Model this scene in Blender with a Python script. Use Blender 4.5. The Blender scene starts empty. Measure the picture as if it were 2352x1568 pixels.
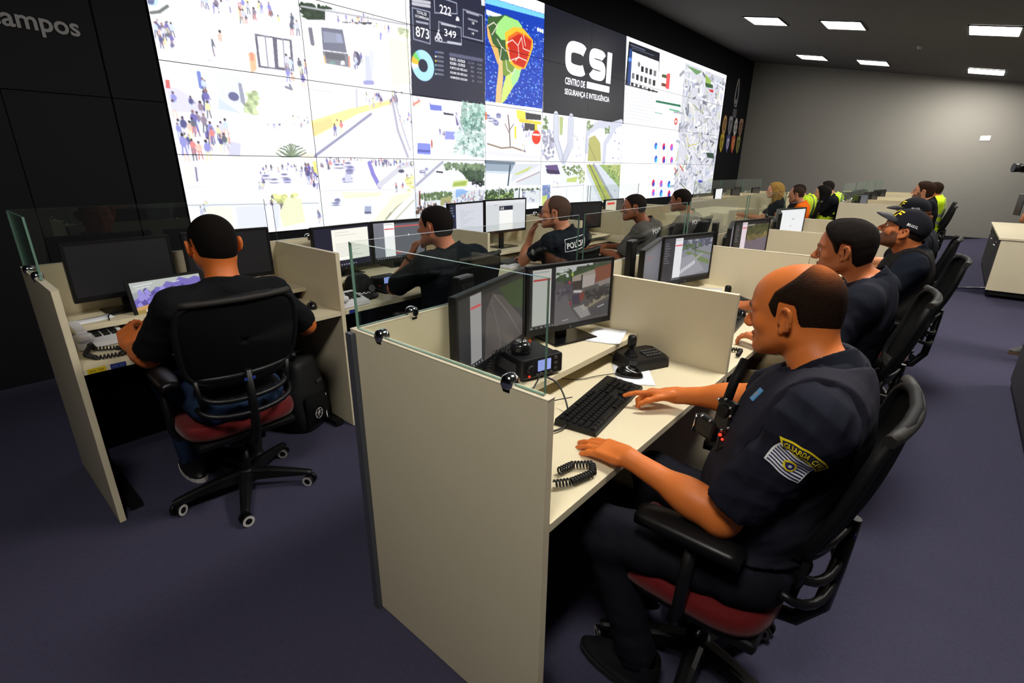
import bpy, bmesh, math, random
import numpy as np
from mathutils import Vector, Matrix, Quaternion
from mathutils.bvhtree import BVHTree

random.seed(7); np.random.seed(7)
scene = bpy.context.scene
COL = scene.collection
PI = math.pi
def S2L(c):
    return tuple(((v/255.0)/12.92 if v/255.0 <= 0.04045 else (((v/255.0)+0.055)/1.055)**2.4) for v in c)

# ------------------------------------------------------------------ camera
f_px, pitch, roll, yaw = 1151.95, 0.337338, 0.009539, 0.866003
fw = Vector((math.sin(yaw)*math.cos(pitch), math.cos(yaw)*math.cos(pitch), -math.sin(pitch)))
r0 = Vector((math.cos(yaw), -math.sin(yaw), 0)); u0 = r0.cross(fw)
rt = r0*math.cos(roll)+u0*math.sin(roll); up = -r0*math.sin(roll)+u0*math.cos(roll)
cam_data = bpy.data.cameras.new('camera'); cam = bpy.data.objects.new('camera', cam_data); COL.objects.link(cam)
cam.matrix_world = Matrix(((rt.x, up.x, -fw.x, 0), (rt.y, up.y, -fw.y, 0), (rt.z, up.z, -fw.z, 1.55), (0, 0, 0, 1)))
cam_data.sensor_width = 36.0; cam_data.lens = f_px/2352*36.0; cam_data.clip_start = 0.05; cam_data.clip_end = 60
scene.camera = cam
# ------------------------------------------------------------------ view, world, exposure
scene.view_settings.view_transform = 'Standard'; scene.view_settings.look = 'None'
scene.view_settings.gamma = 1.0; scene.view_settings.exposure = 0.0; scene.view_settings.use_curve_mapping = False
W = bpy.data.worlds.new('world'); scene.world = W; W.use_nodes = True
W.node_tree.nodes['Background'].inputs[0].default_value = (0.5, 0.5, 0.6, 1)
W.node_tree.nodes['Background'].inputs[1].default_value = 0.02
# ceiling luminaires: the light of the room (x, y, strength, seen in the photo or above/behind the photographer)
CEIL = lambda y: 3.34+0.175*y
LAMPS = [(10.15, 3.1, 7.0), (10.28, 1.96, 8.0), (13.98, 3.16, 7.0), (14.15, 2.0, 8.0), (10.3, 0.12, 56.0), (14.3, 0.12, 105.0),
         (6.2, 0.12, 80.0), (2.4, 0.12, 80.0), (6.2, -1.9, 60.0), (10.3, -1.9, 30.0), (6.2, 1.96, 8.0), (-0.45, 0.12, 55.0)]  # last entry: unseen lamp added to brighten the nearest divider's left face
WALL_EMIT = 1.25          # luminance of the video wall

# ------------------------------------------------------------------ materials
def nt(m):
    m.use_nodes = True; return m.node_tree.nodes, m.node_tree.links
def mat(name, rgb, rough=0.6, metal=0.0, spec=0.5, bump=0.0, scale=60.0, var=0.0, vscale=8.0, coat=0.0, sheen=0.0, sss=0.0, attr=None):
    m = bpy.data.materials.new(name); N, L = nt(m); b = N['Principled BSDF']
    c = S2L(rgb); b.inputs['Base Color'].default_value = (*c, 1)
    b.inputs['Roughness'].default_value = rough; b.inputs['Metallic'].default_value = metal
    b.inputs['Specular IOR Level'].default_value = spec
    if coat: b.inputs['Coat Weight'].default_value = coat; b.inputs['Coat Roughness'].default_value = 0.1
    if sheen: b.inputs['Sheen Weight'].default_value = sheen
    if sss:
        b.inputs['Subsurface Weight'].default_value = sss; b.inputs['Subsurface Radius'].default_value = (0.012, 0.005, 0.002); b.inputs['Subsurface Scale'].default_value = 1.0
    if bump or var:
        tc = N.new('ShaderNodeTexCoord')
    if attr:
        at = N.new('ShaderNodeAttribute'); at.attribute_name = attr; src = at.outputs['Color']
        L.new(src, b.inputs['Base Color'])
    if var:
        n = N.new('ShaderNodeTexNoise'); n.inputs['Scale'].default_value = vscale; n.inputs['Detail'].default_value = 4
        L.new(tc.outputs['Object'], n.inputs['Vector'])
        mp = N.new('ShaderNodeMapRange'); mp.inputs[3].default_value = 1-var; mp.inputs[4].default_value = 1+var
        L.new(n.outputs['Fac'], mp.inputs[0])
        mx = N.new('ShaderNodeVectorMath'); mx.operation = 'SCALE'
        if attr: L.new(src, mx.inputs[0])
        else: mx.inputs[0].default_value = c
        L.new(mp.outputs[0], mx.inputs['Scale']); L.new(mx.outputs[0], b.inputs['Base Color'])
    if bump:
        n2 = N.new('ShaderNodeTexNoise'); n2.inputs['Scale'].default_value = scale; n2.inputs['Detail'].default_value = 3
        L.new(tc.outputs['Object'], n2.inputs['Vector'])
        bp = N.new('ShaderNodeBump'); bp.inputs['Strength'].default_value = bump; bp.inputs['Distance'].default_value = 0.01
        L.new(n2.outputs['Fac'], bp.inputs['Height']); L.new(bp.outputs[0], b.inputs['Normal'])
    return m
def emit(name, rgb, strength=1.0, attr=None):
    m = bpy.data.materials.new(name); N, L = nt(m); b = N['Principled BSDF']
    b.inputs['Base Color'].default_value = (0.01, 0.01, 0.012, 1); b.inputs['Roughness'].default_value = 0.35
    b.inputs['Emission Strength'].default_value = strength
    if attr:
        at = N.new('ShaderNodeAttribute'); at.attribute_name = attr; L.new(at.outputs['Color'], b.inputs['Emission Color'])
    else: b.inputs['Emission Color'].default_value = (*S2L(rgb), 1)
    return m
M = {}
M['carpet'] = mat('carpet', (66, 64, 84), 0.95, spec=0.1, bump=0.5, scale=260, var=0.16, vscale=60)
M['laminate'] = mat('laminate', (218, 207, 176), 0.42, spec=0.35, bump=0.02, scale=400, var=0.015, vscale=30)
M['laminate_edge'] = mat('laminate_edge', (214, 203, 178), 0.5, spec=0.3)
M['farwall'] = mat('grey_wall_paint', (134, 131, 124), 0.8, spec=0.25, var=0.03, vscale=1.5)
M['ceiling'] = mat('dark_ceiling_paint', (98, 96, 94), 0.9, spec=0.1, var=0.04, vscale=2)
M['blackwall'] = mat('black_cladding', (18, 19, 23), 0.6, spec=0.15)
M['darkframe'] = mat('dark_frame', (14, 15, 20), 0.5, spec=0.3)
M['black'] = mat('black_plastic', (14, 14, 15), 0.4, spec=0.35)
M['blackmatte'] = mat('black_matte_plastic', (14, 14, 15), 0.65, spec=0.2)
M['gloss'] = mat('gloss_black', (12, 12, 14), 0.22, spec=0.6)
M['chairmesh'] = mat('chair_mesh_fabric', (9, 9, 10), 0.8, spec=0.12, bump=0.25, scale=500)
M['chairpad'] = mat('chair_pad', (38, 35, 32), 0.6, spec=0.3, bump=0.1, scale=300)
M['red'] = mat('red_upholstery', (92, 6, 8), 0.8, spec=0.2, bump=0.2, scale=400, sheen=0.2)
M['chrome'] = mat('chrome', (220, 220, 224), 0.12, metal=1.0)
M['steel'] = mat('grey_steel', (90, 90, 92), 0.45, metal=0.6)
M['white'] = mat('white_plastic', (215, 214, 218), 0.35, spec=0.5)
M['wheel'] = mat('wheel_rim', (190, 185, 180), 0.4)
M['paper'] = mat('paper', (232, 234, 242), 0.85, spec=0.1)
M['cable'] = mat('cable_rubber', (14, 14, 15), 0.5)
M['yellow'] = mat('yellow_label', (225, 195, 20), 0.6)
M['blue'] = mat('blue_label', (28, 48, 120), 0.5)
M['letter_white'] = mat('letter_white', (235, 235, 235), 0.6)
M['letter_grey'] = mat('letter_grey', (150, 148, 148), 0.6)
M['letter_yellow'] = mat('letter_yellow', (240, 215, 20), 0.6)
M['letter_dark'] = mat('letter_dark', (20, 20, 24), 0.6)
M['lcd'] = emit('radio_lcd', (150, 165, 235), 1.0)
M['led_red'] = emit('red_led', (255, 40, 20), 3.0)
M['orange'] = mat('orange_stripe', (240, 90, 20), 0.5)
M['screen'] = emit('screen_picture', (255, 255, 255), 1.0, attr='Col')
M['wallscreen'] = emit('video_wall_picture', (255, 255, 255), WALL_EMIT, attr='Col')
M['dispwhite'] = emit('screen_lettering_white', (245, 245, 250), WALL_EMIT)
M['dispgrey'] = emit('screen_lettering_grey', (150, 155, 175), 1.0)
M['lampbright'] = None
def glassmat(name, tint, fac_hi=0.6):
    m = bpy.data.materials.new(name); N, L = nt(m); N.remove(N['Principled BSDF']); out = N['Material Output']
    tr = N.new('ShaderNodeBsdfTransparent'); tr.inputs[0].default_value = (*tint, 1)
    gl = N.new('ShaderNodeBsdfGlossy'); gl.inputs['Roughness'].default_value = 0.02; gl.inputs['Color'].default_value = (0.9, 1, 0.96, 1)
    lw = N.new('ShaderNodeLayerWeight'); pw = N.new('ShaderNodeMath'); pw.operation = 'POWER'; pw.inputs[1].default_value = 4.0; L.new(lw.outputs['Facing'], pw.inputs[0])
    ml = N.new('ShaderNodeMath'); ml.operation = 'MULTIPLY_ADD'; ml.inputs[1].default_value = 0.6; ml.inputs[2].default_value = 0.035; L.new(pw.outputs[0], ml.inputs[0])
    mx = N.new('ShaderNodeMixShader'); L.new(ml.outputs[0], mx.inputs[0]); L.new(tr.outputs[0], mx.inputs[1]); L.new(gl.outputs[0], mx.inputs[2])
    L.new(mx.outputs[0], out.inputs[0]); return m
M['glass'] = glassmat('clear_glass', (0.955, 0.975, 0.965))
M['glass_edge'] = mat('green_glass_edge', (104, 138, 122), 0.15, spec=0.7)
M['eyeglass'] = glassmat('lens_glass', (0.92, 0.92, 0.92))

# ------------------------------------------------------------------ mesh builder
class MB:
    def __init__(s): s.v = []; s.f = []; s.m = []; s.cur = 0; s.smooth = []
    def add(s, vs, fs, smooth=False):
        o = len(s.v); s.v += [tuple(v) for v in vs]
        for f in fs: s.f.append(tuple(i+o for i in f)); s.m.append(s.cur); s.smooth.append(smooth)
        return s
    def box(s, c, d, rz=0.0, bev=0.0, R=None):
        hx, hy, hz = d[0]/2, d[1]/2, d[2]/2
        if bev <= 0:
            vs = [(x, y, z) for x in (-hx, hx) for y in (-hy, hy) for z in (-hz, hz)]
            fs = [(0, 1, 3, 2), (4, 6, 7, 5), (0, 4, 5, 1), (2, 3, 7, 6), (0, 2, 6, 4), (1, 5, 7, 3)]
        else:
            bm = bmesh.new(); bmesh.ops.create_cube(bm, size=1)
            for v in bm.verts: v.co = Vector((v.co.x*d[0], v.co.y*d[1], v.co.z*d[2]))
            bmesh.ops.bevel(bm, geom=bm.edges[:], offset=min(bev, min(d)*0.49), segments=2, affect='EDGES', profile=0.5)
            bm.verts.index_update(); vs = [v.co.copy() for v in bm.verts]; fs = [[v.index for v in f.verts] for f in bm.faces]; bm.free()
        T = R if R is not None else Matrix.Rotation(rz, 3, 'Z')
        c = Vector(c); vs = [tuple(T @ Vector(v)+c) for v in vs]
        return s.add(vs, fs)
    def cyl(s, a, b, r, r2=None, n=16, cap=True, smooth=True):
        a = Vector(a); b = Vector(b); r2 = r if r2 is None else r2
        d = (b-a).normalized(); t = Vector((0, 0, 1)) if abs(d.z) < 0.9 else Vector((1, 0, 0)); x = d.cross(t).normalized(); y = d.cross(x)
        vs = []; 
        for k in range(n):
            q = 2*PI*k/n; o = x*math.cos(q)+y*math.sin(q); vs += [tuple(a+o*r), tuple(b+o*r2)]
        fs = [(2*k, 2*k+1, (2*k+3) % (2*n), (2*k+2) % (2*n)) for k in range(n)]
        s.add(vs, fs, smooth)
        if cap: s.add([vs[2*k] for k in range(n)], [tuple(range(n))]); s.add([vs[2*k+1] for k in range(n)], [tuple(range(n-1, -1, -1))])
        return s
    def tube(s, pts, r, n=8, closed=False, cap=True):
        P = [Vector(p) for p in pts]; m = len(P); rr = r if isinstance(r, (list, tuple)) else [r]*m
        up_ = None; rings = []
        for i in range(m):
            a = P[(i-1) % m] if (closed or i > 0) else P[i]; b = P[(i+1) % m] if (closed or i < m-1) else P[i]
            d = (b-a).normalized()
            if up_ is None:
                t = Vector((0, 0, 1)) if abs(d.z) < 0.9 else Vector((1, 0, 0)); up_ = (t-d*t.dot(d)).normalized()
            else: up_ = (up_-d*up_.dot(d)).normalized()
            w = d.cross(up_); rings.append([tuple(P[i]+(up_*math.cos(2*PI*k/n)+w*math.sin(2*PI*k/n))*rr[i]) for k in range(n)])
        vs = [v for q in rings for v in q]; fs = []
        for i in range(m if closed else m-1):
            j = (i+1) % m
            for k in range(n): fs.append((i*n+k, i*n+(k+1) % n, j*n+(k+1) % n, j*n+k))
        s.add(vs, fs, True)
        if cap and not closed: s.add(rings[0], [tuple(range(n-1, -1, -1))]); s.add(rings[-1], [tuple(range(n))])
        return s
    def prism(s, poly, axis, a, b):   # polygon in the plane normal to axis, extruded from a to b
        n = len(poly)
        def P(p, t): return {'x': (t, p[0], p[1]), 'y': (p[0], t, p[1]), 'z': (p[0], p[1], t)}[axis]
        vs = [P(p, a) for p in poly]+[P(p, b) for p in poly]
        fs = [tuple(range(n-1, -1, -1)), tuple(range(n, 2*n))]+[(i, (i+1) % n, (i+1) % n+n, i+n) for i in range(n)]
        return s.add(vs, fs)
    def lathe(s, prof, c, n=24, axis='z'):
        vs = []; 
        for k in range(n):
            q = 2*PI*k/n
            for r, z in prof:
                p = (r*math.cos(q), r*math.sin(q), z)
                if axis == 'x': p = (p[2], p[0], p[1])
                if axis == 'y': p = (p[0], p[2], p[1])
                vs.append((p[0]+c[0], p[1]+c[1], p[2]+c[2]))
        m = len(prof); fs = [(k*m+i, ((k+1) % n)*m+i, ((k+1) % n)*m+i+1, k*m+i+1) for k in range(n) for i in range(m-1)]
        return s.add(vs, fs, True)
    def sphere(s, c, r, n=16, m=10, sc=(1, 1, 1)):
        prof = []
        vs = []; 
        for j in range(m+1):
            t = -PI/2+PI*j/m
            for k in range(n): q = 2*PI*k/n; vs.append((c[0]+r*sc[0]*math.cos(t)*math.cos(q), c[1]+r*sc[1]*math.cos(t)*math.sin(q), c[2]+r*sc[2]*math.sin(t)))
        fs = [(j*n+k, j*n+(k+1) % n, (j+1)*n+(k+1) % n, (j+1)*n+k) for j in range(m) for k in range(n)]
        return s.add(vs, fs, True)
    def grid(s, fn, nu, nv, closed_u=False, flip=False):
        vs = [fn(i/(nu-1), j/(nv-1)) for j in range(nv) for i in range(nu)]
        fs = [(j*nu+i, j*nu+i+1, (j+1)*nu+i+1, (j+1)*nu+i) for j in range(nv-1) for i in range(nu-1)]
        if flip: fs = [f[::-1] for f in fs]
        return s.add(vs, fs, True)
    def slab(s, fn, nu, nv, nrm, t):  # a curved sheet with thickness
        A = [Vector(fn(i/(nu-1), j/(nv-1))) for j in range(nv) for i in range(nu)]
        B = [a+Vector(nrm)*t for a in A]; o = len(A); vs = A+B; fs = []
        for j in range(nv-1):
            for i in range(nu-1):
                q = (j*nu+i, j*nu+i+1, (j+1)*nu+i+1, (j+1)*nu+i); fs += [q, tuple(x+o for x in q[::-1])]
        bd = [i for i in range(nu)]+[j*nu+nu-1 for j in range(1, nv)]+[(nv-1)*nu+i for i in range(nu-2, -1, -1)]+[j*nu for j in range(nv-2, 0, -1)]
        for k in range(len(bd)): a_, b_ = bd[k], bd[(k+1) % len(bd)]; fs.append((b_, a_, a_+o, b_+o))
        return s.add(vs, fs, True)
    def build(s, name, mats, parent=None, loc=None, rot=None, auto=35, sub=0, recalc=True):
        me = bpy.data.meshes.new(name); me.from_pydata(s.v, [], s.f)
        if not isinstance(mats, (list, tuple)): mats = [mats]
        for m in mats: me.materials.append(m)
        me.polygons.foreach_set('material_index', s.m); me.polygons.foreach_set('use_smooth', s.smooth)
        if recalc:
            bm = bmesh.new(); bm.from_mesh(me); bmesh.ops.remove_doubles(bm, verts=bm.verts[:], dist=1e-5); bmesh.ops.recalc_face_normals(bm, faces=bm.faces[:]); bm.to_mesh(me); bm.free()
        me.update()
        o = bpy.data.objects.new(name, me); COL.objects.link(o)
        if parent: o.parent = parent
        if loc is not None: o.location = loc
        if rot is not None: o.rotation_euler = rot
        if sub:
            md = o.modifiers.new('sub', 'SUBSURF'); md.levels = sub; md.render_levels = sub
        return o
def tag(o, label, cat, group=None, kind=None):
    if label: o['label'] = label
    if cat: o['category'] = cat
    if group: o['group'] = group
    if kind: o['kind'] = kind
    return o
def thing(name, label, cat, loc=(0, 0, 0), rz=0.0, group=None):
    o = bpy.data.objects.new(name, None); COL.objects.link(o); o.location = loc; o.rotation_euler = (0, 0, rz); o.empty_display_size = 0.05
    return tag(o, label, cat, group)
def struct(o, label=None, cat=None):
    o['kind'] = 'structure'; o['label'] = label or o.name.replace('_', ' '); o['category'] = cat or 'structure'; return o
def dup(root, loc=None, rz=None, label=None, group=None, skip=()):
    def cp(o, par):
        c = o.copy(); COL.objects.link(c)
        if par is not None: c.parent = par; c.matrix_parent_inverse = o.matrix_parent_inverse
        for ch in [x for x in CH.get(o.name, [])]:
            if ch.name.split('.')[0] in skip: continue
            cp(ch, c)
        return c
    CH = {}
    for x in bpy.data.objects:
        if x.parent: CH.setdefault(x.parent.name, []).append(x)
    c = cp(root, None)
    if loc is not None: c.location = loc
    if rz is not None: c.rotation_euler = (0, 0, rz)
    if label: c['label'] = label
    if group: c['group'] = group
    return c
def text_geo(s, w=None, h=None, bold=0.0, extrude=0.0, align='CENTER', spacing=1.0):
    cu = bpy.data.curves.new('t', 'FONT'); cu.body = s; cu.offset = bold; cu.extrude = extrude; cu.align_x = 'LEFT'; cu.space_character = spacing; cu.resolution_u = 3
    ob = bpy.data.objects.new('t', cu); COL.objects.link(ob)
    dg = bpy.context.evaluated_depsgraph_get(); me = bpy.data.meshes.new_from_object(ob.evaluated_get(dg))
    n = len(me.vertices); co = np.zeros(n*3); me.vertices.foreach_get('co', co); co = co.reshape(-1, 3)
    fs = [tuple(p.vertices) for p in me.polygons]
    bpy.data.objects.remove(ob); bpy.data.curves.remove(cu); bpy.data.meshes.remove(me)
    lo = co.min(0); hi = co.max(0); sz = hi-lo
    sx = w/sz[0] if w else (h/sz[1]); sy = h/sz[1] if h else (w/sz[0])
    co[:, 0] = (co[:, 0]-lo[0]-sz[0]/2)*sx; co[:, 1] = (co[:, 1]-lo[1]-sz[1]/2)*sy
    return co, fs
def lettering(name, s, mat_, parent, center, xdir, ydir, w=None, h=None, bold=0.0, off=0.0015, bvh=None, cast=None):
    """flat lettering at a surface: xdir/ydir span the text; with bvh the letters are laid on that surface"""
    co, fs = text_geo(s, w, h, bold)
    X = Vector(xdir).normalized(); Y = Vector(ydir).normalized(); Z = X.cross(Y); c = Vector(center)
    vs = []
    for x, y, z in co:
        p = c+X*float(x)+Y*float(y)
        if bvh is not None:
            hit = bvh.ray_cast(p+Z*0.15, -Z)
            if hit[0] is not None: p = hit[0]
        vs.append(tuple(p+Z*off))
    return MB().add(vs, fs).build(name, mat_, parent, recalc=False)
WSPEC = [
('P',(225,240,235),((0.012,1.416),(0.16,1.362),(0.133,1.499),(0.008,1.562))),
('P',(170,215,235),((0.008,1.419),(0.066,1.397),(0.054,1.459),(0.006,1.476))),
('P',(40,50,110),((0.006,1.419),(0.046,1.404),(0.035,1.457),(0.006,1.46))),
('P',(235,240,225),((0.139,1.446),(0.334,1.385),(0.328,1.497),(0.105,1.543))),
('L',(60,60,60),0.02,((0.011,1.541),(0.059,1.515),(0.111,1.443))),
('C',1,26,0.16,((0.263,1.324),(0.851,1.129),(0.828,1.406),(0.413,1.401))),
('P',(225,235,250),((0.424,1.287),(0.495,1.26),(0.479,1.516),(0.424,1.51))),
('C',2,16,0.16,((0.016,1.643),(0.119,1.631),(0.096,1.854),(0.013,1.834))),
('C',3,6,0.22,((0.139,1.668),(0.566,1.582),(0.544,1.828),(0.129,1.89))),
('P',(235,242,246),((0.139,1.56),(0.346,1.537),(0.328,1.929),(0.124,1.891))),
('P',(225,238,240),((0.413,1.537),(0.499,1.519),(0.479,1.893),(0.407,1.901))),
('P',(55,50,75),((0.637,1.551),(0.909,1.54),(0.899,1.919),(0.631,1.929))),
('P',(252,252,255),((0.653,1.571),(0.763,1.563),(0.753,1.906),(0.649,1.906))),
('P',(252,252,255),((0.795,1.569),(0.89,1.56),(0.881,1.887),(0.781,1.89))),
('L',(120,115,140),0.012,((0.71,1.563),(0.703,1.903))),
('L',(120,115,140),0.012,((0.841,1.565),(0.83,1.894))),
('P',(245,170,120),((0.571,1.782),(0.623,1.778),(0.616,1.957),(0.574,2.018))),
('P',(235,120,90),((0.584,1.769),(0.609,1.768),(0.606,1.862),(0.582,1.868))),
('C',4,8,0.2,((0.844,1.803),(0.998,1.818),(0.981,2.035),(0.842,2.037))),
('L',(200,200,215),0.015,((0.905,1.257),(0.98,1.407))),
('C',5,4,0.18,((0.928,1.175),(1.011,1.196),(0.991,1.454),(0.918,1.426))),
('P',(242,250,240),((0.011,2.074),(0.295,2.054),(0.271,2.344),(0.019,2.341))),
('P',(205,200,230),((0.007,2.253),(0.087,2.282),(0.229,2.447),(0.22,2.531),(0.024,2.524))),
('C',6,5,0.2,((0.031,2.225),(0.149,2.435),(0.266,2.491),(0.024,2.524))),
('P',(200,50,50),((0.017,2.197),(0.042,2.196),(0.037,2.287),(0.012,2.287))),
('L',(70,90,190),0.03,((0.224,2.084),(0.223,2.234))),
('C',7,6,0.24,((0.228,2.185),(0.303,2.194),(0.277,2.513),(0.212,2.474))),
('P',(214,226,242),((0.323,2.049),(0.494,2.044),(0.501,2.494),(0.323,2.335))),
('P',(190,205,235),((0.323,2.335),(0.467,2.499),(0.31,2.46))),
('P',(120,125,150),((0.47,2.137),(0.494,2.143),(0.507,2.432),(0.471,2.362))),
('E',(110,110,150),(0.426,2.303),(0.036,0.051)),
('P',(225,225,245),((0.506,2.081),(0.945,2.053),(0.963,2.284),(0.625,2.285))),
('P',(235,240,220),((0.516,2.128),(0.608,2.121),(0.56,2.487),(0.491,2.475))),
('F',(190,205,160),3,40,0.05,((0.52,2.253),(0.598,2.238),(0.56,2.487),(0.5,2.474))),
('L',(90,90,110),0.02,((0.818,2.121),(0.861,2.14),(0.851,2.093))),
('C',8,34,0.24,((0.041,2.601),(0.356,2.578),(0.399,3.003),(0.02,2.976))),
('P',(225,225,240),((0.359,2.553),(0.431,2.569),(0.403,2.96),(0.353,2.859))),
('P',(190,190,235),((0.361,2.832),(0.426,2.854),(0.406,3.003),(0.322,3.006))),
('C',9,10,0.12,((0.604,2.534),(1.001,2.503),(0.994,2.588),(0.597,2.603))),
('P',(225,232,250),((0.502,2.613),(0.597,2.603),(0.6,2.763),(0.494,2.771))),
('P',(255,240,200),((0.876,2.941),(0.987,2.949),(0.989,3.013),(0.871,3.01))),
('P',(225,232,240),((0.637,2.519),(0.91,2.497),(0.905,2.569),(0.637,2.593))),
('L',(70,95,60),0.012,((0.79,3.001),(0.718,3.004),(0.676,2.96))),
('L',(110,130,85),0.012,((0.79,3.001),(0.731,2.946),(0.692,2.919))),
('L',(55,75,60),0.012,((0.79,3.001),(0.745,2.907),(0.711,2.893))),
('L',(70,95,60),0.012,((0.79,3.001),(0.762,2.878),(0.738,2.871))),
('L',(110,130,85),0.012,((0.79,3.001),(0.78,2.857),(0.767,2.856))),
('L',(55,75,60),0.012,((0.79,3.001),(0.794,2.838),(0.788,2.841))),
('L',(70,95,60),0.012,((0.79,3.001),(0.809,2.837),(0.813,2.84))),
('L',(110,130,85),0.012,((0.79,3.001),(0.823,2.85),(0.837,2.849))),
('L',(55,75,60),0.012,((0.79,3.001),(0.838,2.869),(0.865,2.86))),
('L',(70,95,60),0.012,((0.79,3.001),(0.852,2.901),(0.892,2.882))),
('L',(110,130,85),0.012,((0.79,3.001),(0.862,2.941),(0.912,2.909))),
('L',(55,75,60),0.012,((0.79,3.001),(0.864,2.985),(0.917,2.941))),
('L',(70,95,60),0.012,((0.79,3.001),(0.765,2.935),(0.748,2.91))),
('L',(110,130,85),0.012,((0.79,3.001),(0.824,2.932),(0.847,2.906))),
('L',(55,75,60),0.012,((0.79,3.001),(0.741,2.975),(0.711,2.94))),
('L',(70,95,60),0.012,((0.79,3.001),(0.843,2.971),(0.88,2.932))),
('P',(245,235,215),((0.015,3.1),(0.093,3.113),(0.077,3.353),(0.015,3.35))),
('L',(90,80,120),0.015,((0.098,3.149),(0.093,3.301))),
('P',(235,240,235),((0.433,3.04),(0.972,3.043),(0.989,3.175),(0.423,3.147))),
('C',10,26,0.08,((0.339,3.068),(0.996,3.084),(0.994,3.265),(0.511,3.229))),
('C',11,12,0.2,((0.898,3.144),(0.997,3.175),(0.99,3.429),(0.9,3.353))),
('P',(235,225,90),((0.964,3.056),(0.994,3.054),(0.997,3.235),(0.968,3.204))),
('K',12,6,0.1,((0.372,3.201),(0.89,3.234),(0.88,3.382),(0.406,3.338))),
('L',(200,200,215),0.01,((0.012,3.376),(0.136,3.371))),
('C',13,5,0.1,((0.503,3.313),(0.568,3.315),(0.544,3.41),(0.496,3.397))),
('L',(170,170,185),0.01,((0.004,3.587),(0.975,3.64))),
('C',14,4,0.12,((0.075,3.56),(0.145,3.566),(0.132,3.7),(0.076,3.693))),
('P',(250,248,225),((0.111,3.618),(0.288,3.616),(0.278,3.884),(0.142,3.891))),
('L',(90,80,90),0.03,((0.662,3.757),(0.661,3.638),(0.634,3.547))),
('L',(90,80,90),0.018,((0.664,3.638),(0.703,3.551))),
('F',(218,222,150),4,50,0.04,((0.603,3.504),(0.797,3.499),(0.781,3.6),(0.646,3.607))),
('P',(240,240,190),((0.634,3.754),(0.703,3.551),(0.828,3.56),(0.84,3.9),(0.653,3.937))),
('C',15,6,0.12,((0.507,3.568),(0.599,3.546),(0.587,3.69),(0.502,3.693))),
('C',16,6,0.12,((0.949,3.725),(1,3.729),(0.987,3.919),(0.947,3.915))),
('P',(225,225,245),((0.317,3.635),(0.644,3.637),(0.616,3.962),(0.304,3.944))),
('P',(228,228,245),((0.475,3.093),(0.55,3.147),(0.406,3.338),(0.224,3.359))),
('P',(215,225,215),((1.022,1.043),(1.216,1.047),(1.258,1.241),(1.02,1.293))),
('F',(60,75,60),5,150,0.05,((1.018,1.093),(1.27,1.065),(1.26,1.215),(1.023,1.251))),
('F',(80,90,85),6,90,0.04,((1.21,1.126),(1.63,1.026),(1.625,1.124),(1.204,1.222))),
('P',(240,240,245),((1.213,1.084),(1.677,0.954),(1.67,1.091),(1.203,1.234))),
('C',17,14,0.1,((1.306,1.094),(1.675,0.994),(1.67,1.091),(1.3,1.191))),
('L',(150,150,160),0.015,((1.017,1.119),(2.016,1.015))),
('P',(250,250,253),((1.164,1.256),(1.703,1.126),(1.684,1.656),(1.436,1.84),(1.127,1.787))),
('P',(235,238,250),((1.389,1.307),(1.632,1.149),(1.621,1.582),(1.382,1.726))),
('P',(215,225,215),((1.394,1.29),(1.624,1.151),(1.625,1.293),(1.392,1.444))),
('P',(62,64,92),((1.164,1.309),(1.351,1.282),(1.372,1.572),(1.159,1.59))),
('P',(105,112,140),((1.176,1.357),(1.336,1.341),(1.351,1.456),(1.173,1.496))),
('P',(120,130,170),((1.288,1.354),(1.335,1.351),(1.337,1.449),(1.289,1.457))),
('P',(78,80,96),((1.154,1.603),(1.38,1.581),(1.393,1.753),(1.166,1.756))),
('L',(40,40,55),0.03,((1.186,1.632),(1.337,1.625))),
('L',(40,40,55),0.03,((1.191,1.668),(1.338,1.659))),
('P',(240,160,80),((1.158,1.66),(1.169,1.657),(1.177,1.753),(1.163,1.757))),
('P',(235,120,90),((1.382,1.603),(1.398,1.61),(1.393,1.747),(1.377,1.746))),
('P',(70,120,110),((1.206,1.719),(1.257,1.712),(1.254,1.746),(1.208,1.751))),
('P',(230,235,235),((1.313,1.687),(1.341,1.681),(1.342,1.731),(1.302,1.74))),
('P',(215,215,225),((1.255,1.857),(1.5,1.826),(1.434,1.887),(1.252,1.903))),
('E',(90,90,120),(1.462,1.622),(0.034,0.093)),
('C',18,6,0.16,((1.412,1.578),(1.517,1.551),(1.504,1.756),(1.42,1.775))),
('P',(185,190,240),((1.541,1.562),(1.614,1.554),(1.594,1.913),(1.528,1.938))),
('P',(200,205,245),((1.584,1.476),(1.632,1.475),(1.625,1.757),(1.587,1.737))),
('L',(120,120,190),0.04,((1.52,1.928),(1.599,1.912))),
('P',(130,130,210),((1.707,1.21),(1.733,1.209),(1.719,1.306),(1.702,1.31))),
('L',(70,70,90),0.04,((1.069,1.338),(1.076,1.534))),
('C',19,4,0.12,((1.623,1.163),(1.825,1.088),(1.823,1.124),(1.642,1.203))),
('P',(252,250,205),((1.795,1.243),(2.011,1.24),(2.006,1.831),(1.798,1.935))),
('F',(215,225,190),7,40,0.05,((1.917,1.088),(2.012,1.088),(2.008,1.179),(1.927,1.185))),
('L',(235,235,245),0.06,((1.036,1.313),(1.182,1.266),(1.664,1.196))),
('P',(250,238,235),((0.998,2.043),(1.425,2.035),(1.414,2.213),(0.989,2.504))),
('L',(200,195,205),0.012,((0.997,2.115),(1.199,2.116))),
('P',(250,218,120),((0.988,2.521),(1.346,2.313),(1.799,2.109),(1.795,2.185),(1.426,2.374),(1.002,2.731))),
('P',(244,200,110),((0.993,2.56),(1.176,2.453),(1.176,2.571),(0.997,2.715))),
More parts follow.
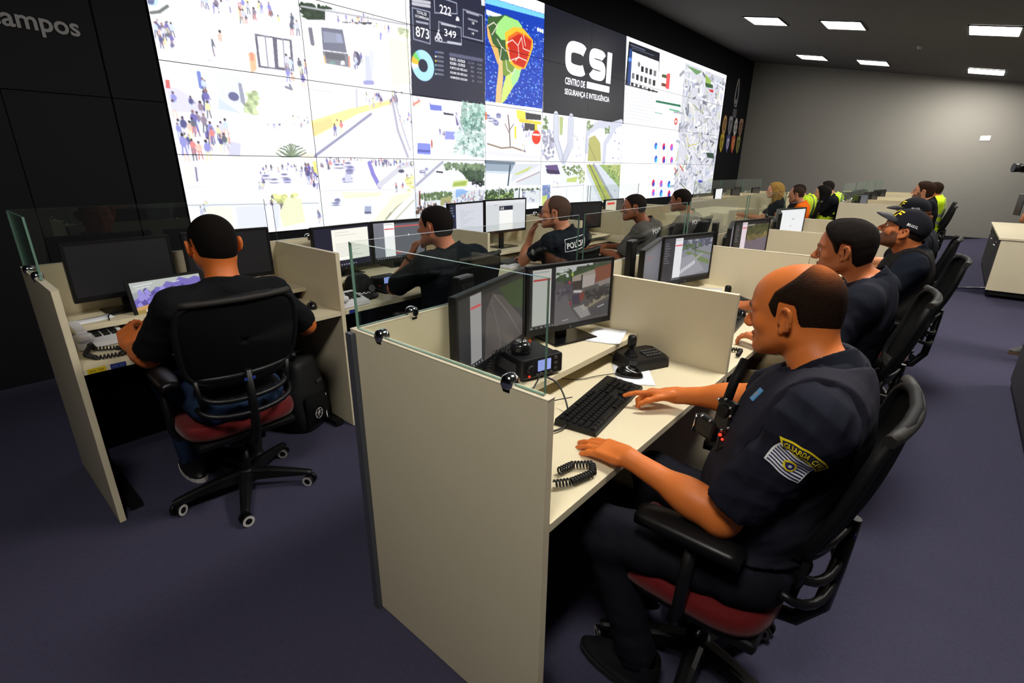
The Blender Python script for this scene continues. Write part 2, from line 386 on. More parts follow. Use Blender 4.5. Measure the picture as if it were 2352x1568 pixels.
('P',(222,222,238),((0.993,2.75),(1.426,2.374),(1.795,2.174),(1.818,2.196),(1.33,2.554),(0.992,2.984))),
('L',(110,110,150),0.025,((0.992,2.984),(1.238,2.713),(1.557,2.357))),
('L',(175,175,200),0.02,((1.433,2.034),(1.423,2.272))),
('C',20,3,0.22,((1.146,2.428),(1.276,2.441),(1.264,2.621),(1.146,2.603))),
('C',21,26,0.14,((1.44,2.132),(1.924,2.006),(1.92,2.103),(1.497,2.262))),
('L',(150,150,175),0.03,((1.796,2.154),(1.835,2.568),(1.933,2.966))),
('L',(170,170,190),0.02,((1.822,2.118),(1.899,2.562),(1.963,2.862))),
('P',(238,238,248),((1.875,2.015),(1.998,2.038),(1.997,2.553),(1.908,2.363))),
('C',22,8,0.1,((1.814,2.278),(2.011,2.318),(2.004,2.485),(1.869,2.466))),
('L',(120,120,140),0.02,((1.828,2.004),(1.825,2.15))),
('C',23,30,0.12,((1.01,3.043),(1.429,3.046),(1.38,3.143),(1.002,3.162))),
('L',(225,225,240),0.08,((1.11,3.422),(1.295,3.112),(1.469,3.109))),
('K',24,7,0.11,((1.174,3.063),(1.341,3.06),(1.323,3.366),(1.196,3.35))),
('P',(190,190,235),((1.245,3.237),(1.309,3.238),(1.301,3.353),(1.242,3.351))),
('P',(236,235,215),((1.487,3.207),(1.648,3.241),(1.634,3.513),(1.488,3.438))),
('L',(95,85,190),0.05,((1.503,3.076),(1.531,3.24),(1.59,3.429))),
('C',25,14,0.1,((1.519,3.031),(1.658,3.028),(1.655,3.094),(1.516,3.096))),
('L',(190,190,205),0.06,((1.592,3.409),(1.875,3.106),(1.981,3.069))),
('E',(90,90,110),(1.847,3.196),(0.035,0.028)),
('C',26,6,0.1,((1.895,3.244),(1.989,3.246),(1.966,3.424),(1.889,3.385))),
('F',(232,232,160),8,36,0.045,((1.892,3.315),(1.988,3.281),(1.979,3.496),(1.91,3.507))),
('C',27,20,0.1,((1.658,3.041),(1.982,3.049),(1.979,3.118),(1.678,3.107))),
('C',28,8,0.12,((1.761,3.416),(1.863,3.399),(1.859,3.49),(1.757,3.493))),
('L',(205,205,215),0.015,((0.995,3.468),(1.979,3.488))),
('P',(252,250,195),((1.187,3.49),(1.634,3.513),(1.583,3.579),(1.223,3.588))),
('K',29,3,0.08,((1.119,3.581),(1.181,3.585),(1.175,3.669),(1.113,3.663))),
('P',(140,145,190),((1.417,3.724),(1.485,3.729),(1.479,3.846),(1.405,3.837))),
('P',(60,60,100),((1.412,3.804),(1.48,3.812),(1.478,3.851),(1.409,3.844))),
('L',(170,165,120),0.02,((1.583,4.034),(1.743,3.801),(1.962,3.531))),
('L',(120,110,100),0.02,((1.637,3.934),(1.69,3.854))),
('L',(190,185,160),0.02,((1.734,3.981),(1.972,3.678))),
('P',(248,245,210),((1.465,4.018),(1.728,3.588),(1.979,3.503),(1.976,3.568),(1.718,3.8),(1.557,4.065))),
('P',(41,43,62),((2.05,0.316),(3.013,-0.09),(2.997,2.012),(1.998,2.019))),
('P',(250,250,255),((2.938,-0.059),(3.019,-0.093),(3.016,0.397),(2.959,0.41))),
('P',(250,250,255),((2.035,0.437),(2.05,0.431),(2.018,2.009),(2.003,2.012))),
('L',(150,155,175),0.012,((2.074,0.757),(2.275,0.747),(2.265,1.204),(2.072,1.191),(2.074,0.757))),
('L',(150,155,175),0.012,((2.335,0.494),(2.617,0.501),(2.62,0.653),(2.337,0.738),(2.335,0.494))),
('L',(150,155,175),0.012,((2.382,0.847),(2.668,0.846),(2.669,1.103),(2.374,1.141),(2.382,0.847))),
('L',(150,155,175),0.012,((2.703,0.56),(2.969,0.56),(2.973,0.963),(2.695,0.969),(2.703,0.56))),
('D',(2.169,1.547),(0.134,0.227)),
('P',(92,96,120),((2.503,1.268),(2.97,1.244),(2.969,1.3),(2.502,1.322))),
('E',(90,110,230),(2.331,1.307),(0.011,0.014)),
('L',(110,112,130),0.02,((2.352,1.301),(2.424,1.296))),
('E',(240,240,245),(2.328,1.372),(0.012,0.013)),
('L',(110,112,130),0.02,((2.351,1.366),(2.422,1.362))),
('E',(240,210,40),(2.327,1.438),(0.01,0.013)),
('L',(110,112,130),0.02,((2.349,1.432),(2.42,1.428))),
('E',(110,190,200),(2.325,1.503),(0.011,0.013)),
('L',(110,112,130),0.02,((2.347,1.499),(2.418,1.494))),
('E',(90,140,160),(2.323,1.569),(0.01,0.013)),
('L',(110,112,130),0.02,((2.345,1.565),(2.417,1.562))),
('E',(150,200,190),(2.321,1.635),(0.011,0.014)),
('L',(110,112,130),0.02,((2.342,1.631),(2.415,1.628))),
('L',(190,190,200),0.03,((2.083,0.654),(2.279,0.618))),
('L',(190,190,200),0.03,((2.082,0.701),(2.277,0.668))),
('L',(160,165,180),0.02,((2.116,0.934),(2.248,0.922))),
('L',(190,190,200),0.018,((2.414,0.868),(2.598,0.854))),
('L',(160,160,175),0.02,((2.749,0.582),(2.913,0.579))),
('L',(140,140,155),0.02,((2.771,0.679),(2.894,0.679))),
('L',(140,140,155),0.02,((2.769,0.826),(2.898,0.826))),
('L',(190,190,205),0.025,((2.49,1.115),(2.658,1.1))),
('E',(225,225,230),(2.347,1.11),(0.023,0.039)),
('E',(41,43,62),(2.347,1.116),(0.011,0.021)),
('E',(225,225,230),(2.397,1.103),(0.021,0.038)),
('E',(41,43,62),(2.396,1.109),(0.012,0.019)),
('L',(225,225,230),0.02,((2.348,1.085),(2.379,0.974))),
('L',(225,225,230),0.02,((2.398,1.071),(2.372,1.015))),
('E',(225,225,230),(2.625,0.722),(0.019,0.029)),
('P',(225,225,230),((2.601,0.731),(2.647,0.722),(2.647,0.754),(2.601,0.763))),
('P',(20,62,178),((3.013,-0.09),(3.992,-0.503),(4.007,0.049),(4.002,2.013),(3.003,2.003))),
('N',((3.015,0.437),(4.002,0.471),(3.992,1.938),(3.003,1.988))),
('P',(250,250,253),((3.019,-0.093),(3.992,-0.503),(4.007,0.049),(3.011,0.185))),
('P',(120,205,240),((3.017,0.249),(4.003,0.194),(4.006,0.269),(3.016,0.356))),
('P',(250,250,253),((3.011,0.14),(4.007,0.025),(4.003,0.187),(3.01,0.246))),
('P',(250,250,253),((3.028,0.446),(3.279,0.454),(3.28,0.525),(3.027,0.521))),
('P',(62,96,50),((3.053,0.546),(3.191,0.499),(3.328,0.425),(3.542,0.468),(3.53,0.691),(3.436,0.94),(3.388,1.176),(3.331,1.415),(3.26,1.506),(3.232,1.215),(3.157,1.016),(3.084,0.86),(3.045,0.699))),
('P',(160,224,130),((3.191,0.618),(3.307,0.446),(3.527,0.457),(3.602,0.535),(3.545,0.724),(3.4,0.818),(3.259,0.859),(3.164,0.766))),
('P',(232,180,100),((3.033,0.669),(3.071,0.76),(3.123,0.954),(3.205,1.018),(3.232,1.178),(3.204,1.296),(3.123,1.062),(3.045,0.872))),
('P',(224,190,130),((3.218,1.182),(3.274,1.204),(3.289,1.5),(3.261,1.771),(3.247,1.966),(3.162,1.963),(3.176,1.71),(3.204,1.443))),
('P',(120,150,60),((3.274,1.204),(3.388,1.162),(3.476,1.269),(3.463,1.425),(3.346,1.488),(3.288,1.425))),
('P',(205,225,120),((3.331,1.453),(3.551,1.274),(3.568,1.401),(3.479,1.576),(3.391,1.749),(3.318,1.893),(3.247,1.966),(3.275,1.693))),
('P',(170,225,150),((3.476,1.269),(3.597,1.263),(3.539,1.487),(3.45,1.621),(3.418,1.472))),
('P',(250,190,50),((3.314,0.721),(3.455,0.582),(3.618,0.56),(3.71,0.637),(3.79,0.704),(3.793,0.843),(3.719,1.096),(3.658,1.25),(3.521,1.297),(3.403,1.21),(3.329,0.969))),
('P',(232,110,40),((3.364,0.778),(3.507,0.64),(3.657,0.653),(3.774,0.709),(3.762,0.866),(3.688,1.141),(3.627,1.249),(3.461,1.219),(3.358,0.999))),
('P',(198,42,26),((3.371,0.826),(3.545,0.672),(3.65,0.685),(3.767,0.734),(3.746,0.871),(3.679,1.104),(3.643,1.238),(3.475,1.2),(3.409,1.156),(3.358,0.947))),
('L',(235,225,215),0.012,((3.329,0.897),(3.436,0.807),(3.532,0.876),(3.59,0.718))),
('L',(235,225,215),0.012,((3.532,0.876),(3.549,1.06),(3.49,1.151))),
('L',(235,225,215),0.012,((3.59,0.718),(3.623,0.904),(3.738,0.919))),
('L',(235,225,215),0.012,((3.372,0.957),(3.388,1.176),(3.549,1.076),(3.687,1.103))),
('L',(235,225,215),0.012,((3.619,0.665),(3.66,0.841))),
('L',(235,225,215),0.012,((3.052,0.697),(3.138,0.613),(3.191,0.653),(3.111,0.818))),
('L',(235,225,215),0.012,((3.191,0.865),(3.259,0.974),(3.344,1.025))),
('L',(235,225,215),0.012,((3.33,1.175),(3.352,1.335),(3.441,1.391),(3.476,1.291))),
('L',(235,225,215),0.012,((3.259,0.988),(3.232,1.215))),
('E',(235,238,245),(3.881,0.494),(0.02,0.038)),
('E',(235,238,245),(3.922,0.497),(0.019,0.038)),
('E',(235,238,245),(3.962,0.499),(0.021,0.039)),
('P',(250,250,253),((3.004,1.943),(3.992,1.938),(3.994,2.022),(3.003,2.018))),
('P',(24,26,36),((3.983,-0.5),(5.838,-1.281),(5.992,2.024),(4.011,2.003))),
('P',(240,225,225),((2.007,2.037),(2.125,2.043),(2.12,2.169),(2.011,2.206))),
('C',31,4,0.12,((2.021,2.053),(2.125,2.056),(2.12,2.169),(2.021,2.184))),
('P',(246,246,250),((2.015,2.218),(2.172,2.196),(2.161,2.538),(2.007,2.553))),
('L',(225,140,120),0.02,((2.033,2.15),(2.108,2.085))),
('P',(235,236,252),((2.001,2.187),(2.178,2.181),(2.176,2.571),(2.001,2.574))),
('P',(120,130,215),((2.23,2.087),(2.38,2.097),(2.382,2.201),(2.232,2.207))),
('P',(240,242,250),((2.243,2.024),(2.381,2.028),(2.384,2.118),(2.24,2.118))),
('P',(235,238,252),((2.411,2.197),(2.551,2.199),(2.544,2.503),(2.366,2.554))),
('P',(60,60,70),((2.399,2.219),(2.538,2.229),(2.538,2.257),(2.409,2.253))),
('P',(150,155,225),((2.419,2.515),(2.556,2.516),(2.54,2.657),(2.409,2.659))),
('P',(235,238,250),((2.415,2.443),(2.558,2.443),(2.556,2.524),(2.419,2.521))),
('P',(135,145,225),((2.057,2.74),(2.219,2.743),(2.214,2.922),(2.05,2.913))),
('P',(95,100,180),((2.053,2.844),(2.215,2.85),(2.215,2.885),(2.051,2.885))),
('P',(235,236,250),((2.051,2.616),(2.212,2.618),(2.214,2.744),(2.051,2.74))),
('E',(200,110,100),(2.236,2.743),(0.011,0.07)),
('L',(120,110,150),0.04,((2.574,2.225),(2.589,2.388))),
('C',32,5,0.1,((2.344,2.521),(2.413,2.515),(2.411,2.601),(2.353,2.606))),
('F',(170,200,190),9,320,0.055,((2.664,1.997),(2.983,2.021),(2.976,2.95),(2.586,2.832))),
('F',(120,160,150),10,140,0.045,((2.671,2.271),(2.949,2.124),(2.941,2.934),(2.616,2.869))),
('F',(200,220,215),11,150,0.05,((2.562,2.501),(2.979,2.462),(2.976,2.95),(2.524,2.872))),
('L',(210,210,225),0.03,((2.568,2.225),(2.654,2.493))),
('P',(236,236,242),((3.003,2.04),(3.969,2.043),(3.992,2.974),(2.997,2.974))),
('P',(245,225,90),((3.513,2.022),(3.678,2.031),(3.681,2.188),(3.531,2.181))),
('P',(66,62,66),((3.678,2.049),(3.978,2.059),(3.98,2.162),(3.688,2.179))),
('P',(235,205,70),((3.562,2.178),(3.981,2.196),(3.983,2.249),(3.563,2.243))),
('P',(80,75,80),((3.665,2.249),(3.905,2.256),(3.908,2.376),(3.667,2.399))),
('L',(240,215,60),0.05,((3.88,2.225),(3.884,2.422))),
('E',(225,65,45),(3.894,2.509),(0.086,0.14)),
('P',(250,250,250),((3.825,2.444),(3.961,2.441),(3.962,2.476),(3.826,2.479))),
('C',33,6,0.18,((3.611,2.321),(3.772,2.304),(3.778,2.603),(3.615,2.615))),
('L',(110,90,80),0.02,((3.412,2.71),(3.394,2.343),(3.37,2.144))),
('L',(120,100,90),0.012,((3.395,2.424),(3.47,2.294))),
('L',(120,100,90),0.012,((3.395,2.465),(3.319,2.31))),
('L',(150,130,110),0.02,((3.033,2.693),(3.262,2.76),(3.45,2.734),(3.69,2.807))),
('K',34,6,0.12,((3.016,2.137),(3.225,2.156),(3.189,2.325),(3.021,2.319))),
('P',(240,215,60),((3.486,2.334),(3.517,2.331),(3.519,2.562),(3.488,2.565))),
('P',(245,120,50),((3.002,2.138),(3.023,2.135),(3.022,2.266),(3.002,2.268))),
('L',(225,225,235),0.05,((2.998,2.853),(3.991,2.919))),
('C',35,2,0.14,((3.566,2.575),(3.686,2.584),(3.69,2.781),(3.584,2.785))),
('P',(232,234,242),((4.003,2.038),(4.979,2.037),(5.012,2.991),(4.01,2.991))),
('P',(175,190,130),((4.355,2.047),(4.441,2.046),(4.436,2.421),(4.379,2.425))),
('L',(205,208,222),0.12,((4.28,2.029),(4.297,2.522),(4.479,2.982))),
('L',(200,203,218),0.12,((4.616,2.032),(4.621,2.594),(4.488,2.982))),
('L',(150,150,170),0.01,((4.234,2.035),(4.251,2.526),(4.41,2.984))),
('L',(150,150,170),0.01,((4.336,2.031),(4.354,2.519),(4.498,2.982))),
('L',(150,150,170),0.01,((4.556,2.04),(4.562,2.599),(4.44,2.982))),
('L',(150,150,170),0.01,((4.677,2.044),(4.685,2.638),(4.539,2.981))),
('F',(170,170,190),12,60,0.06,((4.021,2.366),(4.245,2.346),(4.265,2.94),(4.035,2.946))),
('C',36,14,0.06,((4.629,2.31),(4.955,2.184),(4.994,2.871),(4.676,2.881))),
('F',(120,140,100),13,20,0.05,((4.021,2.088),(4.11,2.094),(4.118,2.357),(4.029,2.349))),
('P',(228,230,238),((4.989,2.044),(5.969,2.059),(6.002,2.996),(5.012,2.981))),
('L',(200,203,218),0.12,((5.03,2.719),(5.047,2.272),(5.318,2.096),(5.617,2.116),(5.924,2))),
('L',(200,203,218),0.1,((5.501,2.982),(5.504,2.54),(5.745,2.154))),
('P',(180,178,110),((5.078,2.416),(5.22,2.356),(5.384,2.547),(5.438,2.962),(5.067,2.971))),
('L',(130,130,90),0.012,((5.065,2.566),(5.296,2.965))),
('L',(245,245,250),0.03,((5.056,2.418),(5.219,2.335),(5.381,2.496),(5.438,2.962))),
('K',37,7,0.05,((5.504,2.229),(5.9,2.172),(5.939,2.896),(5.618,2.904))),
('F',(140,160,110),14,20,0.05,((4.991,2.063),(5.144,2.066),(5.135,2.263),(5.014,2.275))),
('F',(140,160,110),15,16,0.05,((5.477,2.181),(5.594,2.138),(5.605,2.272),(5.509,2.291))),
('P',(228,230,240),((2.008,3.034),(2.975,3.029),(2.971,3.519),(1.991,3.475))),
('L',(170,172,190),0.03,((2.02,3.425),(2.28,3.138),(2.37,3.041))),
('P',(200,215,150),((2.512,3.366),(2.735,3.349),(2.7,3.475),(2.485,3.481))),
('P',(160,180,90),((2.512,3.404),(2.702,3.371),(2.688,3.45),(2.498,3.466))),
('F',(70,90,70),16,220,0.05,((2.579,3.137),(2.974,3.094),(2.972,3.46),(2.735,3.349))),
('F',(120,140,110),17,90,0.05,((2.399,3.063),(2.974,3.078),(2.974,3.191),(2.396,3.159))),
('P',(250,250,252),((2.268,3.16),(2.384,3.175),(2.381,3.287),(2.265,3.263))),
('P',(60,62,75),((2.278,3.19),(2.371,3.204),(2.37,3.234),(2.277,3.219))),
('K',38,6,0.06,((2.086,3.103),(2.196,3.087),(2.191,3.247),(2.081,3.246))),
('L',(90,95,100),0.01,((2.941,3.078),(2.929,3.5))),
('L',(90,95,100),0.01,((2.851,3.135),(2.847,3.497))),
('F',(40,40,50),18,30,0.03,((2.768,3.349),(2.937,3.378),(2.936,3.484),(2.767,3.462))),
('P',(225,228,235),((1.99,3.503),(2.971,3.535),(2.969,3.837),(1.971,3.974))),
('F',(110,130,90),19,90,0.045,((2.068,3.574),(2.477,3.559),(2.474,3.675),(2.064,3.684))),
('C',39,60,0.09,((2.507,3.56),(2.971,3.568),(2.969,3.803),(2.502,3.797))),
('P',(150,185,235),((2.54,3.522),(2.635,3.512),(2.732,3.572),(2.536,3.679))),
('P',(175,170,120),((2.323,3.665),(2.475,3.637),(2.471,3.794),(2.319,3.796))),
('C',40,30,0.08,((1.991,3.753),(2.262,3.715),(2.256,3.929),(2,3.94))),
('L',(160,60,60),0.02,((2.054,3.535),(2.045,3.757))),
('C',41,20,0.1,((2.38,3.747),(2.535,3.759),(2.532,3.863),(2.377,3.863))),
('F',(100,70,60),40,40,0.04,((2.006,3.791),(2.261,3.775),(2.257,3.891),(2.001,3.901))),
('P',(70,80,160),((2.41,3.788),(2.534,3.784),(2.532,3.879),(2.408,3.866))),
('P',(205,215,225),((2.996,3.029),(3.507,3.037),(3.478,3.262),(2.994,3.24))),
('P',(236,242,250),((2.994,3.24),(3.415,3.278),(3.401,3.476),(2.993,3.462))),
('P',(150,165,180),((2.996,3.053),(3.492,3.071),(3.431,3.209),(2.995,3.191))),
('L',(110,125,140),0.04,((2.996,3.029),(3.492,3.046))),
('P',(235,245,252),((3.016,3.256),(3.262,3.276),(3.248,3.428),(3.014,3.421))),
('P',(210,215,222),((3.492,3.054),(3.994,3.047),(4.005,3.5),(3.417,3.478))),
('P',(195,205,120),((3.493,3.262),(3.837,3.085),(3.738,3.193),(3.526,3.279))),
('L',(225,225,232),0.07,((3.432,3.469),(3.978,3.129))),
('L',(170,150,150),0.015,((3.535,3.421),(3.98,3.221))),
('L',(70,85,100),0.03,((3.414,3.09),(3.378,3.476))),
('P',(228,230,236),((2.993,3.519),(4.007,3.546),(4.015,3.879),(2.99,3.822))),
('P',(165,190,110),((2.998,3.653),(3.481,3.612),(3.483,3.809),(2.998,3.779))),
('F',(70,90,60),20,110,0.04,((2.999,3.587),(3.48,3.576),(3.483,3.791),(2.998,3.754))),
('K',42,8,0.07,((3.578,3.618),(3.99,3.601),(3.996,3.849),(3.58,3.816))),
('L',(80,80,90),0.02,((3.593,3.547),(3.579,3.753))),
('F',(90,110,80),30,30,0.04,((2.999,3.553),(4.007,3.565),(4.007,3.603),(2.999,3.587))),
('L',(160,165,175),0.02,((3.225,3.513),(3.225,3.841))),
('P',(225,228,238),((4.021,3.065),(4.983,3.053),(4.988,3.535),(4.033,3.528))),
('P',(105,85,130),((4.084,3.082),(4.346,3.06),(4.422,3.271),(4.201,3.288))),
('P',(70,60,90),((4.105,3.156),(4.389,3.194),(4.412,3.271),(4.135,3.25))),
('P',(240,240,245),((4.026,3.268),(4.422,3.271),(4.431,3.515),(4.032,3.5))),
('P',(190,205,120),((4.576,3.372),(4.835,3.326),(4.809,3.457),(4.579,3.451))),
('F',(120,140,90),21,50,0.05,((4.464,3.097),(4.962,3.074),(4.941,3.276),(4.572,3.293))),
('F',(190,200,150),22,30,0.05,((4.862,3.225),(4.992,3.196),(5.007,3.463),(4.875,3.481))),
('C',43,10,0.06,((4.262,3.413),(4.427,3.418),(4.433,3.584),(4.267,3.576))),
('P',(120,140,190),((4.041,3.5),(4.208,3.497),(4.219,3.866),(4.05,3.853))),
('C',44,8,0.1,((4.05,3.501),(4.208,3.507),(4.216,3.749),(4.057,3.738))),
('P',(205,215,120),((4.039,3.737),(4.149,3.725),(4.128,3.956),(4.045,3.968))),
('L',(170,175,190),0.01,((4.267,3.557),(5.011,3.537))),
('L',(200,205,215),0.01,((4.584,3.571),(4.602,3.978))),
('P',(205,212,222),((5.039,3.051),(6.006,3.04),(6.038,4.007),(5.091,3.934))),
('P',(170,180,90),((5.039,3.051),(5.209,3.05),(5.834,3.991),(5.536,3.968))),
('P',(150,175,110),((5.384,3.047),(6.006,3.04),(6.018,3.632))),
('L',(90,95,110),0.02,((5.117,3.051),(5.663,3.978))),
('L',(150,155,165),0.05,((5.232,3.05),(5.875,3.994))),
('P',(180,190,120),((5.505,3.046),(6.006,3.04),(6.017,3.459))),
('P',(225,228,238),((5.049,3.226),(5.449,3.962),(5.091,3.934))),
('F',(120,150,90),23,50,0.04,((5.507,3.068),(5.954,3.063),(5.994,3.516),(5.72,3.396))),
('K',45,6,0.04,((5.341,3.281),(5.947,3.744),(5.899,3.972),(5.485,3.609))),
('P',(22,24,34),((5.975,0.1),(6.974,0.1),(7.076,1.09),(5.956,1.094))),
('P',(246,247,250),((6.086,0.294),(6.972,0.315),(7.039,1.051),(6.099,1.076))),
('P',(40,70,130),((6.004,0.257),(6.094,0.251),(6.111,1.063),(6.018,1.062))),
('P',(90,140,230),((5.998,0.454),(6.088,0.451),(6.083,0.532),(5.993,0.535))),
('E',(120,120,125),(6.326,0.535),(0.04,0.059)),
('P',(20,20,26),((6.4,0.551),(6.485,0.553),(6.487,0.688),(6.407,0.685))),
('P',(70,72,78),((6.536,0.553),(6.624,0.554),(6.625,0.691),(6.544,0.688))),
('P',(30,32,38),((6.677,0.554),(6.766,0.556),(6.768,0.694),(6.684,0.691))),
('P',(110,112,116),((6.82,0.556),(6.912,0.557),(6.914,0.699),(6.828,0.694))),
('P',(110,112,116),((6.134,0.772),(6.215,0.775),(6.216,0.909),(6.14,0.904))),
('P',(20,20,26),((6.265,0.776),(6.347,0.779),(6.348,0.915),(6.271,0.91))),
('P',(70,72,78),((6.398,0.781),(6.483,0.784),(6.484,0.921),(6.404,0.916))),
('P',(30,32,38),((6.535,0.785),(6.622,0.788),(6.625,0.926),(6.542,0.922))),
('P',(110,112,116),((6.676,0.79),(6.765,0.793),(6.767,0.934),(6.683,0.928))),
('P',(20,20,26),((6.82,0.794),(6.912,0.797),(6.915,0.94),(6.828,0.935))),
('P',(20,20,26),((6.131,0.999),(6.212,1.003),(6.206,1.076),(6.13,1.071))),
('P',(70,72,78),((6.262,1.004),(6.345,1.009),(6.339,1.084),(6.261,1.078))),
('P',(30,32,38),((6.396,1.012),(6.481,1.016),(6.475,1.093),(6.395,1.087))),
('P',(110,112,116),((6.533,1.019),(6.621,1.025),(6.616,1.101),(6.533,1.094))),
('P',(20,20,26),((6.675,1.028),(6.765,1.032),(6.759,1.11),(6.675,1.103))),
('P',(70,72,78),((6.82,1.035),(6.913,1.04),(6.907,1.119),(6.82,1.112))),
('L',(90,95,120),0.02,((6.033,0.162),(6.479,0.169))),
('L',(70,75,90),0.02,((6.078,0.218),(6.776,0.215))),
('P',(250,250,252),((6.974,0.1),(7.953,0.099),(7.989,1.309),(7.042,1.31))),
('P',(225,60,70),((7.337,0.518),(7.422,0.522),(7.413,0.913),(7.329,0.918))),
('P',(70,85,40),((7.135,0.584),(7.314,0.579),(7.307,0.649),(7.129,0.653))),
('P',(120,80,40),((7.149,0.804),(7.329,0.803),(7.323,0.874),(7.143,0.874))),
('P',(240,75,80),((7.291,0.54),(7.423,0.532),(7.431,0.922),(7.297,0.924))),
('P',(65,80,38),((7.121,0.599),(7.299,0.594),(7.292,0.663),(7.115,0.666))),
('P',(110,60,40),((7.135,0.819),(7.299,0.821),(7.292,0.891),(7.129,0.888))),
('P',(247,248,250),((5.957,1.103),(7.014,1.1),(7.037,2.006),(5.99,2.003))),
('L',(205,208,214),0.012,((6.004,1.187),(6.902,1.199))),
('L',(205,208,214),0.012,((6.012,1.268),(6.912,1.278))),
('L',(205,208,214),0.012,((6.02,1.349),(6.922,1.359))),
('L',(205,208,214),0.012,((6.028,1.429),(6.932,1.44))),
('L',(205,208,214),0.012,((6.035,1.512),(6.943,1.522))),
('L',(205,208,214),0.012,((6.044,1.594),(6.954,1.603))),
('L',(205,208,214),0.012,((6.052,1.676),(6.965,1.685))),
('L',(205,208,214),0.012,((6.059,1.76),(6.974,1.769))),
('L',(205,208,214),0.012,((6.068,1.844),(6.985,1.851))),
('P',(250,251,252),((7.014,1.1),(7.985,1.285),(7.975,2.026),(7.039,2.018))),
('P',(40,110,80),((6.991,1.285),(7.963,1.263),(7.973,1.324),(6.998,1.34))),
('L',(110,180,140),0.03,((7.526,1.449),(7.938,1.453))),
('L',(150,190,170),0.02,((7.001,1.603),(7.278,1.613))),
('E',(205,60,45),(7.838,1.75),(0.064,0.099)),
('E',(250,240,240),(7.838,1.75),(0.029,0.05)),
('P',(250,250,252),((5.992,2.024),(7.008,2.032),(7.1,3.001),(6.002,2.996))),
('P',(250,250,252),((7.008,2.032),(7.977,2.04),(8.054,3.001),(7.1,3.001))),
('P',(250,250,252),((6.006,3.04),(8.022,3.041),(8.086,4.068),(6.038,4.007))),
('E',(60,90,200),(7.149,2.499),(0.053,0.095)),
('E',(70,190,220),(7.171,2.534),(0.035,0.06)),
('E',(210,40,90),(7.453,2.5),(0.054,0.099)),
('E',(40,70,190),(7.475,2.535),(0.038,0.062)),
('E',(230,70,160),(7.771,2.501),(0.059,0.102)),
('E',(120,120,230),(7.795,2.538),(0.041,0.063)),
('E',(60,90,200),(7.197,2.863),(0.053,0.1)),
('E',(70,190,220),(7.219,2.9),(0.036,0.062)),
('E',(210,40,90),(7.505,2.875),(0.056,0.101)),
('E',(40,70,190),(7.528,2.912),(0.039,0.064)),
('E',(230,70,160),(7.83,2.887),(0.059,0.104)),
('E',(120,120,230),(7.855,2.925),(0.04,0.065)),
('E',(210,40,90),(7.186,3.554),(0.054,0.103)),
('E',(40,70,190),(7.208,3.593),(0.037,0.064)),
('E',(230,70,160),(7.498,3.584),(0.057,0.106)),
('E',(120,120,230),(7.521,3.624),(0.04,0.066)),
('E',(60,90,200),(7.828,3.615),(0.06,0.109)),
('E',(70,190,220),(7.853,3.656),(0.041,0.069)),
('E',(230,70,160),(7.223,3.838),(0.054,0.105)),
('E',(120,120,230),(7.244,3.878),(0.038,0.066)),
('E',(60,90,200),(7.539,3.875),(0.058,0.109)),
('E',(70,190,220),(7.562,3.918),(0.039,0.066)),
('E',(210,40,90),(7.872,3.915),(0.061,0.111)),
('E',(40,70,190),(7.898,3.957),(0.042,0.071)),
('L',(60,60,70),0.008,((7.281,2.368),(7.331,2.985))),
('L',(60,60,70),0.008,((7.331,3.366),(7.356,3.95))),
('L',(60,60,70),0.008,((7.606,2.347),(7.663,2.981))),
('L',(60,60,70),0.008,((7.665,3.372),(7.696,3.972))),
('L',(215,217,224),0.01,((6.033,2.181),(6.933,2.191))),
('L',(215,217,224),0.01,((6.051,2.374),(6.957,2.378))),
('L',(215,217,224),0.01,((6.07,2.571),(6.98,2.568))),
('L',(215,217,224),0.01,((6.089,2.769),(7.004,2.759))),
('A',((7.97,0.096),(9.905,0.118),(10.064,4.028),(8.079,4.025))),
('P',(110,150,100),((8.017,0.154),(8.304,0.159),(8.751,0.169),(8.491,0.313))),
('P',(150,180,90),((8.884,0.203),(9.218,0.326),(9.224,0.563),(8.989,0.503))),
('P',(60,90,60),((8.935,0.449),(9.333,0.435),(9.355,0.538),(9.002,0.566))),
('P',(200,60,60),((9.143,0.604),(9.411,0.582),(9.383,0.668),(9.245,0.666))),
('L',(160,160,120),0.02,((8.489,1.171),(9.058,1.381))),
('L',(200,190,90),0.02,((8.354,2.097),(8.511,2.421),(8.915,2.328))),
('P',(50,70,60),((9.417,2.587),(9.854,2.599),(9.893,2.778),(9.547,2.757))),
('L',(200,60,60),0.03,((7.995,3.109),(8.092,3.243))),
('L',(200,70,60),0.03,((8.215,3.04),(8.402,3.203))),
('P',(70,70,190),((9.209,3.515),(9.422,3.535),(9.436,3.61),(9.226,3.604))),
('L',(90,110,70),0.02,((8.305,3.59),(8.771,3.896)))]
